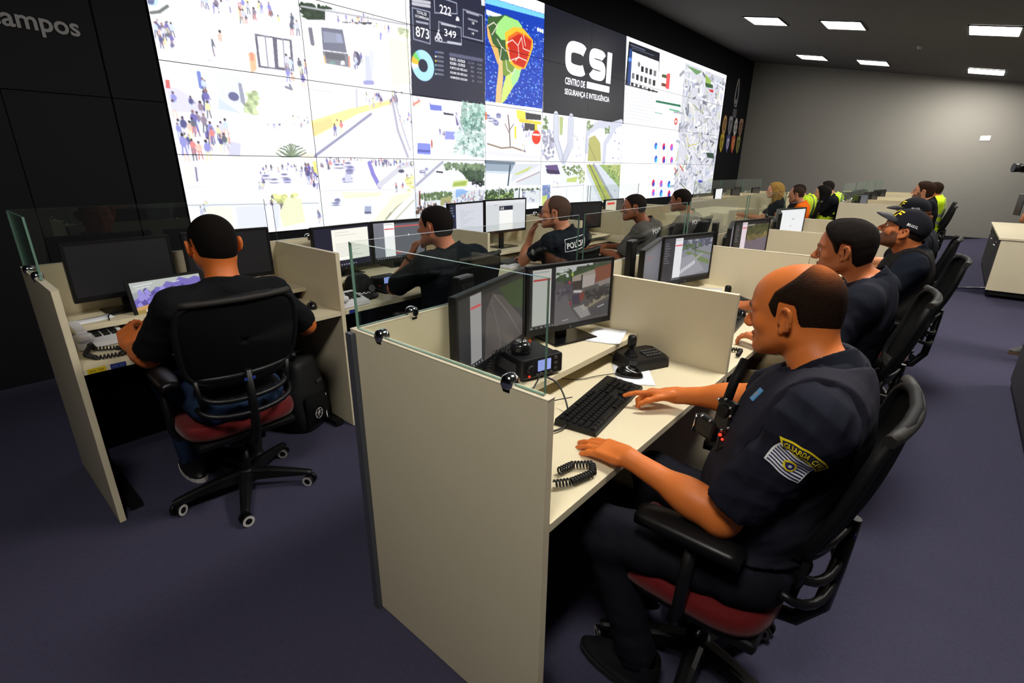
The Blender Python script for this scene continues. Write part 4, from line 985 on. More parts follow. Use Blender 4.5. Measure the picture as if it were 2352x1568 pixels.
# second row, towards the video wall
panel(BX[0], BY[0], BY[1]+TH/2, 'cream divider panel at the left end of the second row')
for i in range(1, 6): panel(BX[i], BY[0], BY[1]+TH/2, 'cream divider right of '+WHO_B[i-1])
for i in range(5):
    backpanel(BX[i]+TH/2, BX[i+1]-TH/2, BY[1], 'cream back panel before '+WHO_B[i])
    desk(BX[i], BX[i+1], BY[0], BY[1], 'cream two level desk of '+WHO_B[i])
    glass_x(BX[i]+.004, BX[i+1]-.045, BY[1], 'clear glass screen before '+WHO_B[i])
glass_y(BX[0], BY[0]+.25, BY[1]-.02, 'glass screen on the divider panel at the left end of the second row')
for i in range(4): panel(BXP[i], BY[0], BY[1]+TH/2, 'cream divider, far pod of second row, %s from left' % COLN[i])
for i in range(3):
    backpanel(BXP[i]+TH/2, BXP[i+1]-TH/2, BY[1], 'cream back panel, far second-row pod, %s seat' % COLN[i]); desk(BXP[i], BXP[i+1], BY[0], BY[1], 'cream desk in the far pod of the second row, %s seat' % COLN[i], False)
    glass_x(BXP[i]+.01, BXP[i+1]-.04, BY[1], 'glass screen, far pod of the second row, %s seat' % COLN[i])
# ------------------------------------------------------------------ pictures for the monitors
def paint(w, h, bg, ops):
    global canvas, PX, PZ, CW, CH_, WSPEC
    sv = (canvas, PX, PZ, CW, CH_, WSPEC); canvas = np.ones((h, w, 3), np.float32)*np.array(bg, np.float32); PX, PZ, CW, CH_ = w, h, w, h; WSPEC = ops
    paint_wall(); out = canvas; canvas, PX, PZ, CW, CH_, WSPEC = sv; return out
def R4(c, a, b, c_, d): return ('P', c, [(a, b), (c_, b), (c_, d), (a, d)])
def dots(y, x0, x1, n, c=(225, 225, 225), s=.006): return [('E', c, (x0+(x1-x0)*i/(n-1), y), (s, s*1.6)) for i in range(n)]
def ui(strip0=.2, strip1=.33, side=(40, 40, 46), scene_ops=(), sidetext=True, strip=(222, 222, 226)):
    o = [R4(side, 0, 0, strip0, 1)]
    if sidetext: o += [('L', (110, 110, 118), .012, [(.03, .12+i*.055), (.03+.06+.02*(i % 3), .12+i*.055)]) for i in range(9)]
    o += list(scene_ops); o += [R4(strip, strip0, .02, strip1, .93), R4((215, 50, 55), strip0+.008, .17, strip1-.008, .2), ('L', (150, 150, 155), .008, [(strip0+.015, .06), (strip1-.03, .06)])]
    return o+dots(.965, strip0, strip1, 5)
def market():
    o = [R4((92, 88, 86), .3, 0, 1, 1), R4((205, 208, 205), .3, 0, .75, .2), R4((70, 74, 60), .55, .04, 1, .16), ('F', (64, 84, 52), 5, 90, .07, [(.33, .1), (.95, .06), (.95, .16), (.33, .3)]), ('P', (138, 82, 60), [(.78, .1), (1, .06), (1, .34), (.8, .36)]), ('P', (168, 158, 142), [(.5, .2), (.78, .12), (.8, .26), (.5, .34)]), ('P', (186, 176, 168), [(.62, .22), (.79, .2), (.79, .42), (.62, .44)]),
         R4((70, 58, 56), .5, .28, .62, .44), ('P', (150, 140, 132), [(.8, .36), (1, .3), (1, .45), (.82, .48)]), ('P', (96, 90, 88), [(.45, .45), (.84, .38), (.84, .62), (.52, .7)]), ('P', (70, 62, 78), [(.5, .5), (.62, .5), (.62, .68), (.52, .68)]), ('P', (128, 68, 56), [(.6, .5), (.68, .48), (.68, .62), (.6, .64)]),
         ('P', (214, 206, 206), [(.47, .42), (.56, .44), (.64, .45), (.62, .49), (.54, .48)]), ('E', (212, 36, 40), (.435, .49), (.025, .05)), ('E', (205, 80, 110), (.46, .44), (.02, .02)), ('E', (170, 30, 48), (.455, .66), (.045, .06)), ('E', (235, 215, 225), (.45, .615), (.03, .02)), ('E', (60, 50, 60), (.455, .6), (.03, .02)),
         ('P', (108, 104, 106), [(.3, .4), (.42, .35), (.5, .75), (.62, 1), (.3, 1)]), ('F', (84, 78, 86), 5, 40, .05, [(.33, .25), (.5, .3), (.5, .45), (.33, .6)]), ('P', (150, 140, 118), [(.62, .72), (1, .55), (1, .62), (.66, .82)]), ('P', (80, 78, 80), [(.7, .85), (1, .68), (1, .95), (.8, .95)])]
    for i in range(7): o.append(('L', (190, 190, 186), .014, [(.54+.015*i, .75+.03*i), (.68+.012*i, .72+.03*i)]))
    return o+[('L', (40, 42, 40), .02, [(.62, .44), (.62, .2)]), ('F', (88, 84, 80), 9, 60, .06, [(.66, .5), (.98, .42), (.98, .6), (.7, .72)]), ('F', (60, 56, 56), 10, 40, .05, [(.66, .5), (.98, .42), (.98, .6), (.7, .72)]), ('E', (190, 210, 70), (.5, .16), (.012, .03)), ('E', (230, 60, 50), (.47, .29), (.012, .02)), ('L', (235, 235, 235), .012, [(.34, .1), (.45, .08)]), ('L', (235, 235, 235), .012, [(.35, .14), (.42, .125)]), ('L', (190, 190, 190), .01, [(.4, .93), (.47, .92)]), ('L', (210, 210, 215), .012, [(.85, .8), (.93, .77)])]+dots(.965, .03, .28, 3)
def junction():
    o = [R4((126, 128, 138), .33, 0, 1, 1), R4((150, 152, 158), .33, .06, 1, .26), ('F', (90, 92, 110), 6, 70, .08, [(.36, .08), (.98, .06), (.98, .22), (.36, .28)]), ('F', (78, 98, 70), 7, 25, .06, [(.4, .2), (.75, .2), (.75, .26), (.4, .28)]), ('P', (104, 122, 78), [(.42, .36), (.5, .34), (.98, .62), (.98, .72), (.8, .64)]), ('P', (96, 116, 74), [(.55, .32), (.62, .3), (1, .46), (1, .5)]), ('P', (146, 146, 154), [(.33, .5), (.6, .42), (.9, .85), (.4, 1), (.33, 1)]), ('P', (150, 152, 150), [(.66, .52), (.8, .42), (.83, .44), (.7, .56)])]
    for i in range(9): o.append(('P', (215, 217, 222), [(.36+i*.035, .78-.025*i), (.378+i*.035, .77-.025*i), (.385+i*.035, .86-.025*i), (.362+i*.035, .88-.025*i)]))
    return o+[('L', (60, 60, 66), .014, [(.64, .25), (.66, .42)]), ('L', (60, 60, 66), .02, [(.6, .3), (.7, .28)]), ('K', 4, 3, .03, [(.4, .3), (.5, .3), (.5, .5), (.4, .5)]), R4((20, 20, 24), .33, .93, 1, 1), R4((30, 30, 34), .33, 0, 1, .08)]
def dimroad(): return [R4((46, 44, 46), .3, 0, 1, 1), ('P', (44, 60, 24), [(.55, .05), (1, .05), (1, .6), (.75, .4)]), ('P', (78, 70, 68), [(.48, .12), (.62, .2), (1, .75), (1, 1), (.35, 1), (.38, .3)]), ('L', (110, 104, 100), .012, [(.5, .15), (.72, .5), (.95, .95)]), ('L', (96, 90, 88), .012, [(.45, .2), (.55, .6), (.6, .95)]), R4((24, 24, 26), .3, 0, 1, .08)]
def field(): return [R4((86, 80, 52), .3, .1, 1, .5), R4((104, 92, 104), .3, .5, 1, .96), ('F', (66, 68, 36), 3, 60, .12, [(.35, .15), (1, .15), (1, .4), (.35, .5)]), ('F', (110, 96, 54), 8, 30, .1, [(.4, .45), (1, .4), (1, .52), (.4, .55)]), ('L', (170, 165, 160), .02, [(.36, .12), (.55, .1)]), R4((26, 24, 26), .3, 0, 1, .09)]
NX, NZ = 168, 96
PIC = {}
PIC['market'] = .82*paint(NX, NZ, (36, 36, 40), market()+ui(.04, .25, (30, 30, 34), (), False, (214, 214, 206))[1:])
PIC['road'] = paint(NX, NZ, (34, 34, 36), dimroad()+ui(.16, .31, (36, 36, 40), (), False, (150, 146, 146)))
PIC['junction'] = paint(NX, NZ, (40, 42, 52), ui(.22, .37, (44, 44, 52), junction()))
PIC['field'] = paint(NX, NZ, (30, 30, 30), ui(.2, .34, (30, 30, 32), field(), True, (222, 206, 214)))
PIC['grey'] = paint(NX, NZ, (88, 90, 100), [R4((70, 72, 82), 0, 0, 1, .08), ('L', (130, 70, 75), .03, [(.2, .2), (.4, .2)])])
PIC['whitepage'] = paint(NX, NZ, (226, 228, 228), [R4((235, 237, 238), .1, .05, .95, .95), ('E', (190, 190, 195), (.55, .35), (.05, .03)), ('E', (205, 206, 210), (.5, .6), (.03, .04))])
PIC['document'] = paint(NX, NZ, (22, 24, 40), [R4((24, 24, 44), 0, 0, 1, 1), R4((250, 248, 236), .3, .06, .97, .84)]+[('L', (205, 205, 205), .008, [(.36, .14+i*.07), (.36+.25+.3*((i*7) % 5)/5, .14+i*.07)]) for i in range(2)]+[('L', (200, 200, 195), .008, [(.36, .42+i*.045), (.6+.3*((i*7) % 5)/5, .42+i*.045)]) for i in range(8)]+dots(.95, .3, .7, 10, (235, 235, 235), .008))
PIC['panelui'] = paint(NX, NZ, (92, 94, 102), ui(.2, .4, (120, 122, 132), [R4((96, 98, 106), .4, 0, 1, .94), ('L', (220, 90, 85), .02, [(.4, .13), (1, .13)]), ('E', (215, 215, 220), (.68, .38), (.015, .03)), R4((26, 28, 34), .4, 0, 1, .05), ('L', (220, 90, 90), .02, [(.4, .85), (.55, .85)])], True, (252, 252, 252))+[R4((20, 22, 26), 0, .94, 1, 1)]+dots(.97, .05, .5, 12, (235, 235, 235), .007))
PIC['darkleft'] = paint(NX, NZ, (214, 216, 226), [R4((26, 34, 60), 0, 0, .18, 1), ('L', (90, 130, 220), .03, [(.03, .35), (.12, .35)])]+[('L', (160, 165, 180), .01, [(.03, .1+i*.08), (.1, .1+i*.08)]) for i in range(6)]+[('L', (180, 182, 190), .008, [(.3, .2+i*.06), (.4+.1*((i*3) % 4), .2+i*.06)]) for i in range(10)])
PIC['loginpage'] = paint(NX, NZ, (214, 217, 220), [R4((226, 228, 232), 0, 0, 1, .12), R4((248, 248, 246), .33, .2, .67, 1), R4((26, 30, 52), .33, .19, .67, .33), R4((235, 235, 235), .36, .22, .44, .3), ('L', (140, 145, 190), .01, [(.2, .15), (.27, .15)]), ('L', (26, 30, 52), .02, [(.375, .24), (.42, .24)]), ('L', (26, 30, 52), .012, [(.375, .28), (.42, .28)])])
PIC['off'] = paint(24, 14, (12, 12, 14), [])
PIC['town'] = paint(NX, NZ, (150, 165, 200), [('F', (200, 215, 240), 4, 160, .12, [(0, 0), (1, 0), (1, 1), (0, 1)]), ('F', (90, 110, 150), 5, 120, .08, [(0, 0), (1, 0), (1, 1), (0, 1)]), R4((30, 32, 46), 0, 0, 1, .06)])
PIC['redui'] = paint(NX, NZ, (205, 200, 178), [R4((215, 60, 50), .1, .1, .5, .2), R4((60, 56, 50), .6, 0, 1, 1)])
def mountains():
    o = [R4((176, 182, 176), 0, 0, 1, .4), R4((150, 156, 160), 0, .25, 1, .4)]
    R = random.Random(2); ridge = [(0, .42), (.1, .36), (.18, .25), (.26, .3), (.33, .18), (.42, .2), (.5, .08), (.6, .14), (.7, .02), (.82, .1), (.92, .05), (1, .1)]
    o.append(('P', (112, 100, 180), ridge+[(1, .75), (0, .75)]))
    for i in range(60):
        u = R.random(); v = R.uniform(.2, .62); o.append(('P', R.choice([(80, 70, 150), (150, 140, 215), (64, 56, 120), (130, 118, 200), (98, 84, 150)]), [(u, v), (u+.05, v-.06), (u+.09, v+.09), (u+.02, v+.12)]))
    o += [('P', (196, 150, 90), [(0, .6), (.2, .56), (.5, .62), (1, .55), (1, .72), (0, .78)]), ('P', (150, 126, 60), [(0, .68), (.4, .64), (1, .7), (1, .82), (0, .84)]), R4((112, 60, 70), 0, .78, 1, 1), ('F', (70, 40, 70), 3, 90, .1, [(0, .8), (1, .78), (1, 1), (0, 1)])]
    o += [('L', (235, 235, 240), .01, [(.05, .1), (.3, .07)]), ('L', (225, 225, 235), .01, [(.07, .16), (.26, .14)]), ('L', (230, 230, 235), .012, [(.6, .12), (.68, .11)])]
    return o
PIC['mountains'] = paint(NX, NZ, (150, 150, 170), mountains())
# ------------------------------------------------------------------ monitor
def monitor(x, y, rz, pic, label, zb=None, w=.478, h=.292, lean=0.0, base=True, gloss=True, group='desk monitors', shelf=SZ, rim=.013, chin=.024):
    """x, y = middle of the screen's lower edge; faces local -Y"""
    zb = zb or .88
    t = thing('monitor', label, 'monitor', (x, y, shelf), rz, group); zc = zb-shelf+h/2
    MB().box((0, .012, zc), (w, .024, h), bev=.004).box((0, .035, zc-.01), (w*.5, .03, h*.55), bev=.008).build('casing', M['black'], t)
    im = PIC[pic]; sw, sh = w-2*rim, h-rim-chin
    screen_mesh('screen', im, sw, sh, t, M['screen'], (0, -.0015, zc+(chin-rim)/2))
    fr = MB()
    for (cx, cz, ww, hh_) in ((0, h/2-rim/2, w, rim), (0, -h/2+chin/2, w, chin), (-w/2+rim/2, (chin-rim)/2, rim, sh), (w/2-rim/2, (chin-rim)/2, rim, sh)): fr.box((cx, -.002, zc+cz), (ww, .005, hh_))
    fr.build('bezel', M['black'], t)
    MB().cyl((0, -.0048, zc-h/2+.01), (0, -.0042, zc-h/2+.01), .006, n=12).build('maker_mark', M['steel'], t)
    if base:
        MB().box((0, .06, (zb-shelf)/2+.05), (.055, .02, zb-shelf+.1), bev=.004).build('neck', M['black'], t)
        MB().box((0, .03, .004), (.235, .17, .008), bev=.003).build('foot', M['gloss'], t)
    return t
def midp(a, b): return ((a[0]+b[0])/2, (a[1]+b[1])/2, math.atan2(b[1]-a[1], b[0]-a[0]))
LM = ((1.005, 1.085), (1.515, 1.228)); RM = ((1.53, 1.228), (1.985, 1.10))
def pair(dx, dy, pl, pr, who, ends=(LM, RM), z=.88, only=None):
    out = []
    for k, (e, p) in enumerate(zip(ends, (pl, pr))):
        if only is not None and k != only: continue
        a, b = e; x, y, rz = midp(a, b); w = math.hypot(b[0]-a[0], b[1]-a[1])
        out.append(monitor(x+dx, y+dy, rz, p, '%s black monitor, desk of %s' % (('left', 'right')[k], who), z, w=max(w, .43)))
    return out
pair(0, 0, 'road', 'market', WHO_A[0]); pair(1.245, 0, 'grey', 'junction', WHO_A[1]); pair(2.49, 0, 'grey', 'field', WHO_A[2]); pair(3.735, 0, 'off', 'whitepage', WHO_A[3], z=.9)
for i in range(3): pair(AXP[i]-AX[0], 0, 'off', ('grey', 'off', 'off')[i], 'the far pod, %s seat of the near row' % COLN[i])
# slim desktop computers standing behind the left monitors
for i in range(3):
    t = thing('desktop_computer', 'slim upright black computer, desk of '+WHO_A[i], 'computer', (1.215+1.245*i, 1.262, SZ), math.radians(8), 'slim computers behind the monitors')
    MB().box((0, 0, .175), (.075, .02, .35) if False else (.085, .032, .35), bev=.004).build('case', M['black'], t); MB().box((0, -.017, .176), (.07, .002, .3)).build('front_grille', M['blackmatte'], t); MB().box((0, 0, .351), (.08, .03, .003)).build('top_cover', M['steel'], t)
# second row monitors
def bmon(x0, x1, pic, label, z=.885, y0=3.1, y1=3.1, h=.285): x, y, rz = midp((x0, y0), (x1, y1)); return monitor(x, y, rz, pic, label, z, w=math.hypot(x1-x0, y1-y0), h=h)
bmon(.41, .86, 'off', 'left black monitor, switched off, behind the laptop', .905, 3.1, 3.12); bmon(.92, 1.375, 'off', 'right black monitor, switched off, in front of the man at the laptop', .905, 3.13, 3.1)
bmon(1.63, 2.095, 'document', 'left monitor with pale document, desk of '+WHO_B[1], .865, 3.07, 3.11, .30); bmon(2.105, 2.56, 'panelui', 'right monitor, grey page, desk of '+WHO_B[1], .865, 3.11, 3.07, .30)
bmon(2.8, 3.27, 'darkleft', 'left pale monitor, desk of '+WHO_B[2], .97, 3.06, 3.12, .29); bmon(3.28, 3.83, 'loginpage', 'right white monitor, desk of '+WHO_B[2], .965, 3.12, 3.1, .30)
bmon(4.06, 4.5, 'town', 'left bluish monitor, desk of '+WHO_B[3], .89); bmon(4.6, 5.05, 'off', 'right dark monitor, desk of '+WHO_B[3], .9, 3.1, 3.0)
bmon(5.29, 5.73, 'redui', 'left monitor with a red bar, desk of '+WHO_B[4], .9); bmon(5.8, 6.25, 'off', 'right dark monitor, desk of '+WHO_B[4], .9)
bmon(8.43, 8.9, 'whitepage', 'white monitor in the far pod of the second row', .95, 2.95, 3.0); bmon(9.7, 10.15, 'off', 'left dark monitor in the far pod of the second row', .9); bmon(10.9, 11.4, 'off', 'right dark monitor in the far pod of the second row', .9)
# ================================================================== things on the desks
def keyboard(x, y, rz, z, label, w=.44, d=.15, keys=True, keymat='blackmatte'):
    t = thing('keyboard', label, 'keyboard', (x, y, z), rz, 'black desk keyboards')
    MB().add([(-w/2, -d/2, 0), (w/2, -d/2, 0), (w/2, d/2, 0), (-w/2, d/2, 0), (-w/2+.003, -d/2+.003, .012), (w/2-.003, -d/2+.003, .012), (w/2-.003, d/2-.003, .022), (-w/2+.003, d/2-.003, .022)],
             [(0, 3, 2, 1), (4, 5, 6, 7), (0, 1, 5, 4), (1, 2, 6, 5), (2, 3, 7, 6), (3, 0, 4, 7)]).build('body', M['black'], t)
    if not keys:
        km = MB()
        for r in range(5):
            for c in range(18):
                if c in (14,): continue
                km.box((-w/2+.03+c*(w-.05)/18, -d/2+.03+r*.023, .0165+r*.0016), (.019, .018, .006))
        o = km.build('keys', M[keymat], t); return t
    proto = None; wk = .0185
    rows = [[(0, 1.3), (1.35, 1), (2.4, 1.2), (3.65, 6), (9.75, 1.2), (11, 1), (12.05, 1), (13.1, 1.3), (14.8, 1), (15.85, 1), (16.9, 1), (18.3, 2), (20.35, 1)],
            [(0, 2.2)]+[(2.25+i*1.05, 1) for i in range(10)]+[(12.75, 1.65), (15.85, 1), (18.3, 1), (19.35, 1), (20.4, 1), (21.45, 1)],
            [(0, 1.75)]+[(1.8+i*1.05, 1) for i in range(11)]+[(13.4, 1.0), (18.3, 1), (19.35, 1), (20.4, 1)],
            [(0, 1.5)]+[(1.55+i*1.05, 1) for i in range(12)]+[(14.8, 1), (15.85, 1), (16.9, 1), (18.3, 1), (19.35, 1), (20.4, 1), (21.45, 1)],
            [(i*1.05, 1) for i in range(13)]+[(13.65, .8), (14.8, 1), (15.85, 1), (16.9, 1), (18.3, 1), (19.35, 1), (20.4, 1), (21.45, 1)],
            [(0, 1)]+[(1.6+i*1.05, 1) for i in range(4)]+[(6.2+i*1.05, 1) for i in range(4)]+[(10.8+i*1.05, 1) for i in range(3)]]
    cache = {}; n = 0; extra = MB(); sc = (w-.028)/22.5
    for r, row in enumerate(rows):
        yy = -d/2+.02+r*(d-.036)/5.2; zz = .0135+.010*(yy+d/2)/d
        for (u, s) in row:
            k = round(s, 2); cx = -w/2+.014+(u+s/2)*sc
            if n >= 100 or cx > w/2-.012: continue
            if k not in cache:
                a, b = s*sc*.46, .0082; cache[k] = MB().add([(-a, -b, 0), (a, -b, 0), (a, b, 0), (-a, b, 0), (-a*.86, -b*.8, .0065), (a*.86, -b*.8, .0065), (a*.86, b*.8, .0065), (-a*.86, b*.8, .0065)], [(0, 3, 2, 1), (4, 5, 6, 7), (0, 1, 5, 4), (1, 2, 6, 5), (2, 3, 7, 6), (3, 0, 4, 7)]).build('key', M['black'], t)
                o = cache[k]
            else: o = cache[k].copy(); COL.objects.link(o); o.parent = t
            o.location = (cx, yy, zz); n += 1
    return t
def mouse(x, y, rz, z, label):
    t = thing('computer_mouse', label, 'mouse', (x, y, z), rz, 'black computer mice')
    m = MB(); n = 20; nv = 8; vs = []
    for j in range(nv+1):
        ph = PI/2*j/nv
        for k in range(n):
            q = 2*PI*k/n; rx = .031*(1-.12*math.cos(q*2)*.5); yy = .057*math.sin(q); vs.append((rx*math.cos(q)*math.cos(ph)**.55, yy*math.cos(ph)**.6, .036*math.sin(ph)*(1-.22*math.sin(q))))
    m.add(vs, [(j*n+k, j*n+(k+1) % n, (j+1)*n+(k+1) % n, (j+1)*n+k) for j in range(nv) for k in range(n)]+[tuple(range(n-1, -1, -1))], True); m.build('shell', M['gloss'], t)
    MB().cyl((-.003, .03, .029), (.003, .03, .029), .008, n=12).build('scroll_wheel', M['blackmatte'], t)
    return t
def cable(name, pts, r, label, m='cable', smooth=6):
    P = [Vector(p) for p in pts]; out = []
    for i in range(len(P)-1):
        p0 = P[max(0, i-1)]; p1 = P[i]; p2 = P[i+1]; p3 = P[min(len(P)-1, i+2)]
        for k in range(smooth):
            t = k/smooth; out.append(.5*((2*p1)+(p2-p0)*t+(2*p0-5*p1+4*p2-p3)*t*t+(3*p1-p0-3*p2+p3)*t**3))
    out.append(P[-1]); o = MB().tube(out, r, 6).build(name, M[m]); return tag(o, label, 'cable')
def coil(name, pts, R_, r, turns, parent=None):
    P = [Vector(p) for p in pts]; out = []; N_ = turns*8
    seg = [0]
    for a, b in zip(P[:-1], P[1:]): seg.append(seg[-1]+(b-a).length)
    for k in range(N_+1):
        s = seg[-1]*k/N_; i = max(j for j in range(len(seg)) if seg[j] <= s+1e-9); i = min(i, len(P)-2); u = (s-seg[i])/(seg[i+1]-seg[i]); c = P[i].lerp(P[i+1], u); d = (P[i+1]-P[i]).normalized()
        t = Vector((0, 0, 1)) if abs(d.z) < .9 else Vector((1, 0, 0)); x = d.cross(t).normalized(); y = d.cross(x); q = 2*PI*k/8
        out.append(c+x*R_*math.cos(q)+y*R_*math.sin(q))
    return MB().tube(out, r, 5).build(name, M['cable'], parent)
def joystick(x, y, rz, z, label, s=1.0):
    t = thing('camera_joystick', label, 'joystick controller', (x, y, z), rz, 'camera control joysticks')
    P = [(-.11, -.055), (-.085, -.08), (.085, -.08), (.11, -.055), (.11, .055), (.085, .08), (-.085, .08), (-.11, .055)]
    n = len(P); MB().add([(a, b, 0) for a, b in P]+[(a*.98, b*.97, .03) for a, b in P]+[(a*.86, b*.84, .044+(.008 if b > 0 else 0)) for a, b in P], [tuple(range(n-1, -1, -1))]+[(i, (i+1) % n, (i+1) % n+n, i+n) for i in range(n)]+[(i+n, (i+1) % n+n, (i+1) % n+2*n, i+2*n) for i in range(n)]+[tuple(range(2*n, 3*n))]).build('body', M['black'], t)
    kb = MB()
    for r in range(3):
        for c in range(5): kb.box((.005+c*.0165, -.035+r*.02, .047+r*.003), (.0125, .012, .006))
    kb.build('key_pad', M['steel'], t)
    MB().lathe([(.0, .044), (.03, .046), (.028, .052), (.021, .054), (.023, .06), (.017, .063), (.018, .069), (.012, .073), (.009, .08), (0, .08)], (-.055, 0, 0), 20).build('boot', M['blackmatte'], t)
    MB().lathe([(.009, .07), (.009, .085), (.018, .092), (.0195, .12), (.016, .132), (.013, .135), (0, .136)], (-.055, 0, 0), 20).build('stick', M['black'], t)
    return t
def radio(x, y, rz, z, label, mic=True):
    t = thing('two_way_radio', label, 'radio', (x, y, z), rz, 'two way radio sets')
    MB().box((0, .075, .03), (.165, .155, .05), bev=.004).build('chassis', M['steel'], t)
    MB().box((0, .06, .0655), (.17, .15, .025), bev=.004).build('cover', M['black'], t)
    MB().box((0, -.022, .045), (.18, .045, .075), bev=.008).build('front_panel', M['black'], t)
    MB().box((.005, -.046, .052), (.056, .003, .04)).build('display', M['lcd'], t)
    MB().cyl((-.06, -.044, .05), (-.06, -.062, .05), .016, .014, n=18).build('knob', M['black'], t)
    b = MB()
    for i in range(3): b.box((.055, -.046, .03+.02*i), (.014, .004, .01))
    for i in range(4): b.box((-.025+i*.02, -.046, .02), (.012, .004, .008))
    b.build('buttons', M['steel'], t)
    MB().sphere((-.06, -.046, .02), .004, 10, 6).build('indicator', M['led_red'], t)
    f = MB()
    for i in range(9): f.box((-.064+i*.016, .145, .035), (.004, .03, .05))
    f.build('heat_sink', M['steel'], t)
    return t
def desk_mic(x, y, z, rz, label, cordpts):
    t = thing('radio_microphone', label, 'microphone', (x, y, z), rz)
    MB().lathe([(0, 0), (.034, 0), (.04, .012), (.038, .03), (.028, .04), (.0, .042)], (0, 0, 0), 22).build('body', M['gloss'], t)
    MB().lathe([(.018, .041), (.022, .043), (.018, .046), (0, .046)], (0, 0, 0), 18).build('grille', M['chrome'], t)
    MB().box((.038, 0, .02), (.006, .008, .038)).build('stripe', M['orange'], t)
    return t
def sheet(name, x, y, rz, z, label, w=.21, d=.297, n=1, cat='paper', curl=.006):
    t = MB(); c = []
    t.slab(lambda u, v: ((u-.5)*w, (v-.5)*d, curl*(max(0, u-.7)/.3)**2+.0004), 8, 4, (0, 0, 1), .0006*n)
    o = t.build(name, M['paper'], None, (x, y, z), (0, 0, rz)); return tag(o, label, cat, 'loose paper sheets')
# seat A1 : bald guard
keyboard(1.438, .80, math.radians(7.7), DZ+.001, 'black full size keyboard under the bald guard\'s right hand')
mouse(1.742, .855, math.radians(200), DZ+.0025, 'glossy black mouse on a white sheet beside the nearest keyboard')
sheet('paper_sheet', 1.765, .85, math.radians(35), DZ+.001, 'white paper sheet under the nearest mouse', .2, .15, curl=.002)
joystick(1.90, .885, math.radians(-25), DZ+.001, 'black camera joystick controller right of the bald guard\'s keyboard')
sheet('paper_sheet', 1.905, 1.06, math.radians(-70), SZ+.001, 'white papers beneath the right monitor of the bald guard', .15, .21, 4)
cable('mouse_cable', [(1.70, .895, DZ+.015), (1.64, .95, DZ+.006), (1.55, 1.0, DZ+.006), (1.5, 1.15, DZ+.006)], .0018, 'thin black mouse cable at the nearest desk')
cable('keyboard_cable', [(1.39, .895, DZ+.02), (1.33, .925, DZ+.02), (1.27, .96, DZ+.01), (1.25, 1.1, DZ+.006)], .0022, 'thin black keyboard cable at the nearest desk')
cable('joystick_cable', [(1.86, .97, DZ+.02), (1.84, 1.03, DZ+.03), (1.85, 1.15, DZ+.006)], .0025, 'short black cable behind the nearest joystick')
radio(1.345, 1.03, math.radians(-16), SZ+.001, 'black two way radio with a lit blue display on the nearest raised shelf')
desk_mic(1.325, 1.085, SZ+.0805, math.radians(-20), 'round black fist microphone with an orange stripe resting on the nearest radio', None)
o = coil('coiled_cord', [(1.30, 1.12, SZ+.09), (1.24, 1.16, SZ+.075), (1.19, 1.12, SZ+.012)], .008, .0022, 14); tag(o, 'grey coiled cord running from the fist microphone on the nearest radio', 'cord')
cable('radio_cable', [(1.29, .965, SZ+.045), (1.255, .955, SZ+.02), (1.17, .93, DZ+.1), (1.07, .98, SZ+.03)], .0028, 'black cable from the nearest radio towards the divider')
cable('radio_cable', [(1.315, .972, SZ+.02), (1.34, .925, DZ+.08), (1.31, .86, DZ+.02), (1.21, .80, DZ+.012), (1.10, .84, DZ+.01), (0.98, .9, DZ+.012)], .0035, 'black cable looping from the nearest radio down to the desk')
cable('bent_cable', [(.98, 1.2, SZ+.004), (1.0, 1.15, SZ+.06), (.96, 1.05, SZ+.1), (.99, 1.0, SZ+.02), (1.02, .98, SZ+.004)], .0022, 'pale stiff cable standing at the back left of the nearest shelf', 'white')
o = coil('telephone_cord', [(.985, .665, DZ+.016), (1.035, .655, DZ+.016), (1.075, .615, DZ+.016), (1.04, .59, DZ+.016), (.97, .61, DZ+.016), (.93, .64, DZ+.016)], .0085, .003, 30); tag(o, 'black coiled telephone cord at the left front corner of the nearest desk', 'cord')
def telephone(x, y, rz, z, label, parts=True):
    t = thing('desk_telephone', label, 'telephone', (x, y, z), rz, 'white desk telephones')
    MB().add([(-.1, -.095, 0), (.1, -.095, 0), (.1, .095, 0), (-.1, .095, 0), (-.097, -.092, .022), (.097, -.092, .022), (.094, .09, .055), (-.094, .09, .055)], [(0, 3, 2, 1), (4, 5, 6, 7), (0, 1, 5, 4), (1, 2, 6, 5), (2, 3, 7, 6), (3, 0, 4, 7)]).build('base', M['white'], t)
    MB().box((0, 0, -.0005), (.19, .18, .006)).build('underside', M['black'], t)
    h = MB(); h.box((-.065, -.065, .052), (.055, .06, .034), bev=.012).box((-.065, .068, .074), (.055, .055, .034), bev=.012); h.add([(-.085, -.06, .06), (-.045, -.06, .06), (-.045, .06, .085), (-.085, .06, .085), (-.083, -.06, .078), (-.047, -.06, .078), (-.047, .06, .103), (-.083, .06, .103)], [(0, 3, 2, 1), (4, 5, 6, 7), (0, 1, 5, 4), (1, 2, 6, 5), (2, 3, 7, 6), (3, 0, 4, 7)])
    h.build('handset', M['white'], t)
    k = MB()
    for c0 in (-.005, .028, .061):
        for r in range(4): k.box((c0, -.028+r*.024, .038+.0043*r-.002), (.025, .017, .012))
    k.build('keypad', M['black'], t); return t
telephone(.435, 2.93, math.radians(4), DZ+.004, 'white desk telephone left of the laptop')
o = coil('telephone_cord', [(.385, 2.83, DZ+.03), (.39, 2.78, DZ+.015), (.46, 2.74, DZ+.012), (.50, 2.68, DZ+.012), (.45, 2.63, DZ+.012), (.37, 2.65, DZ+.012), (.345, 2.72, DZ+.014), (.38, 2.79, DZ+.03)], .0085, .0032, 40); tag(o, 'black coiled cord curled in front of the white telephone', 'cord')
telephone(.925, .915, math.radians(3), DZ+.004, 'white desk telephone behind the nearest divider')
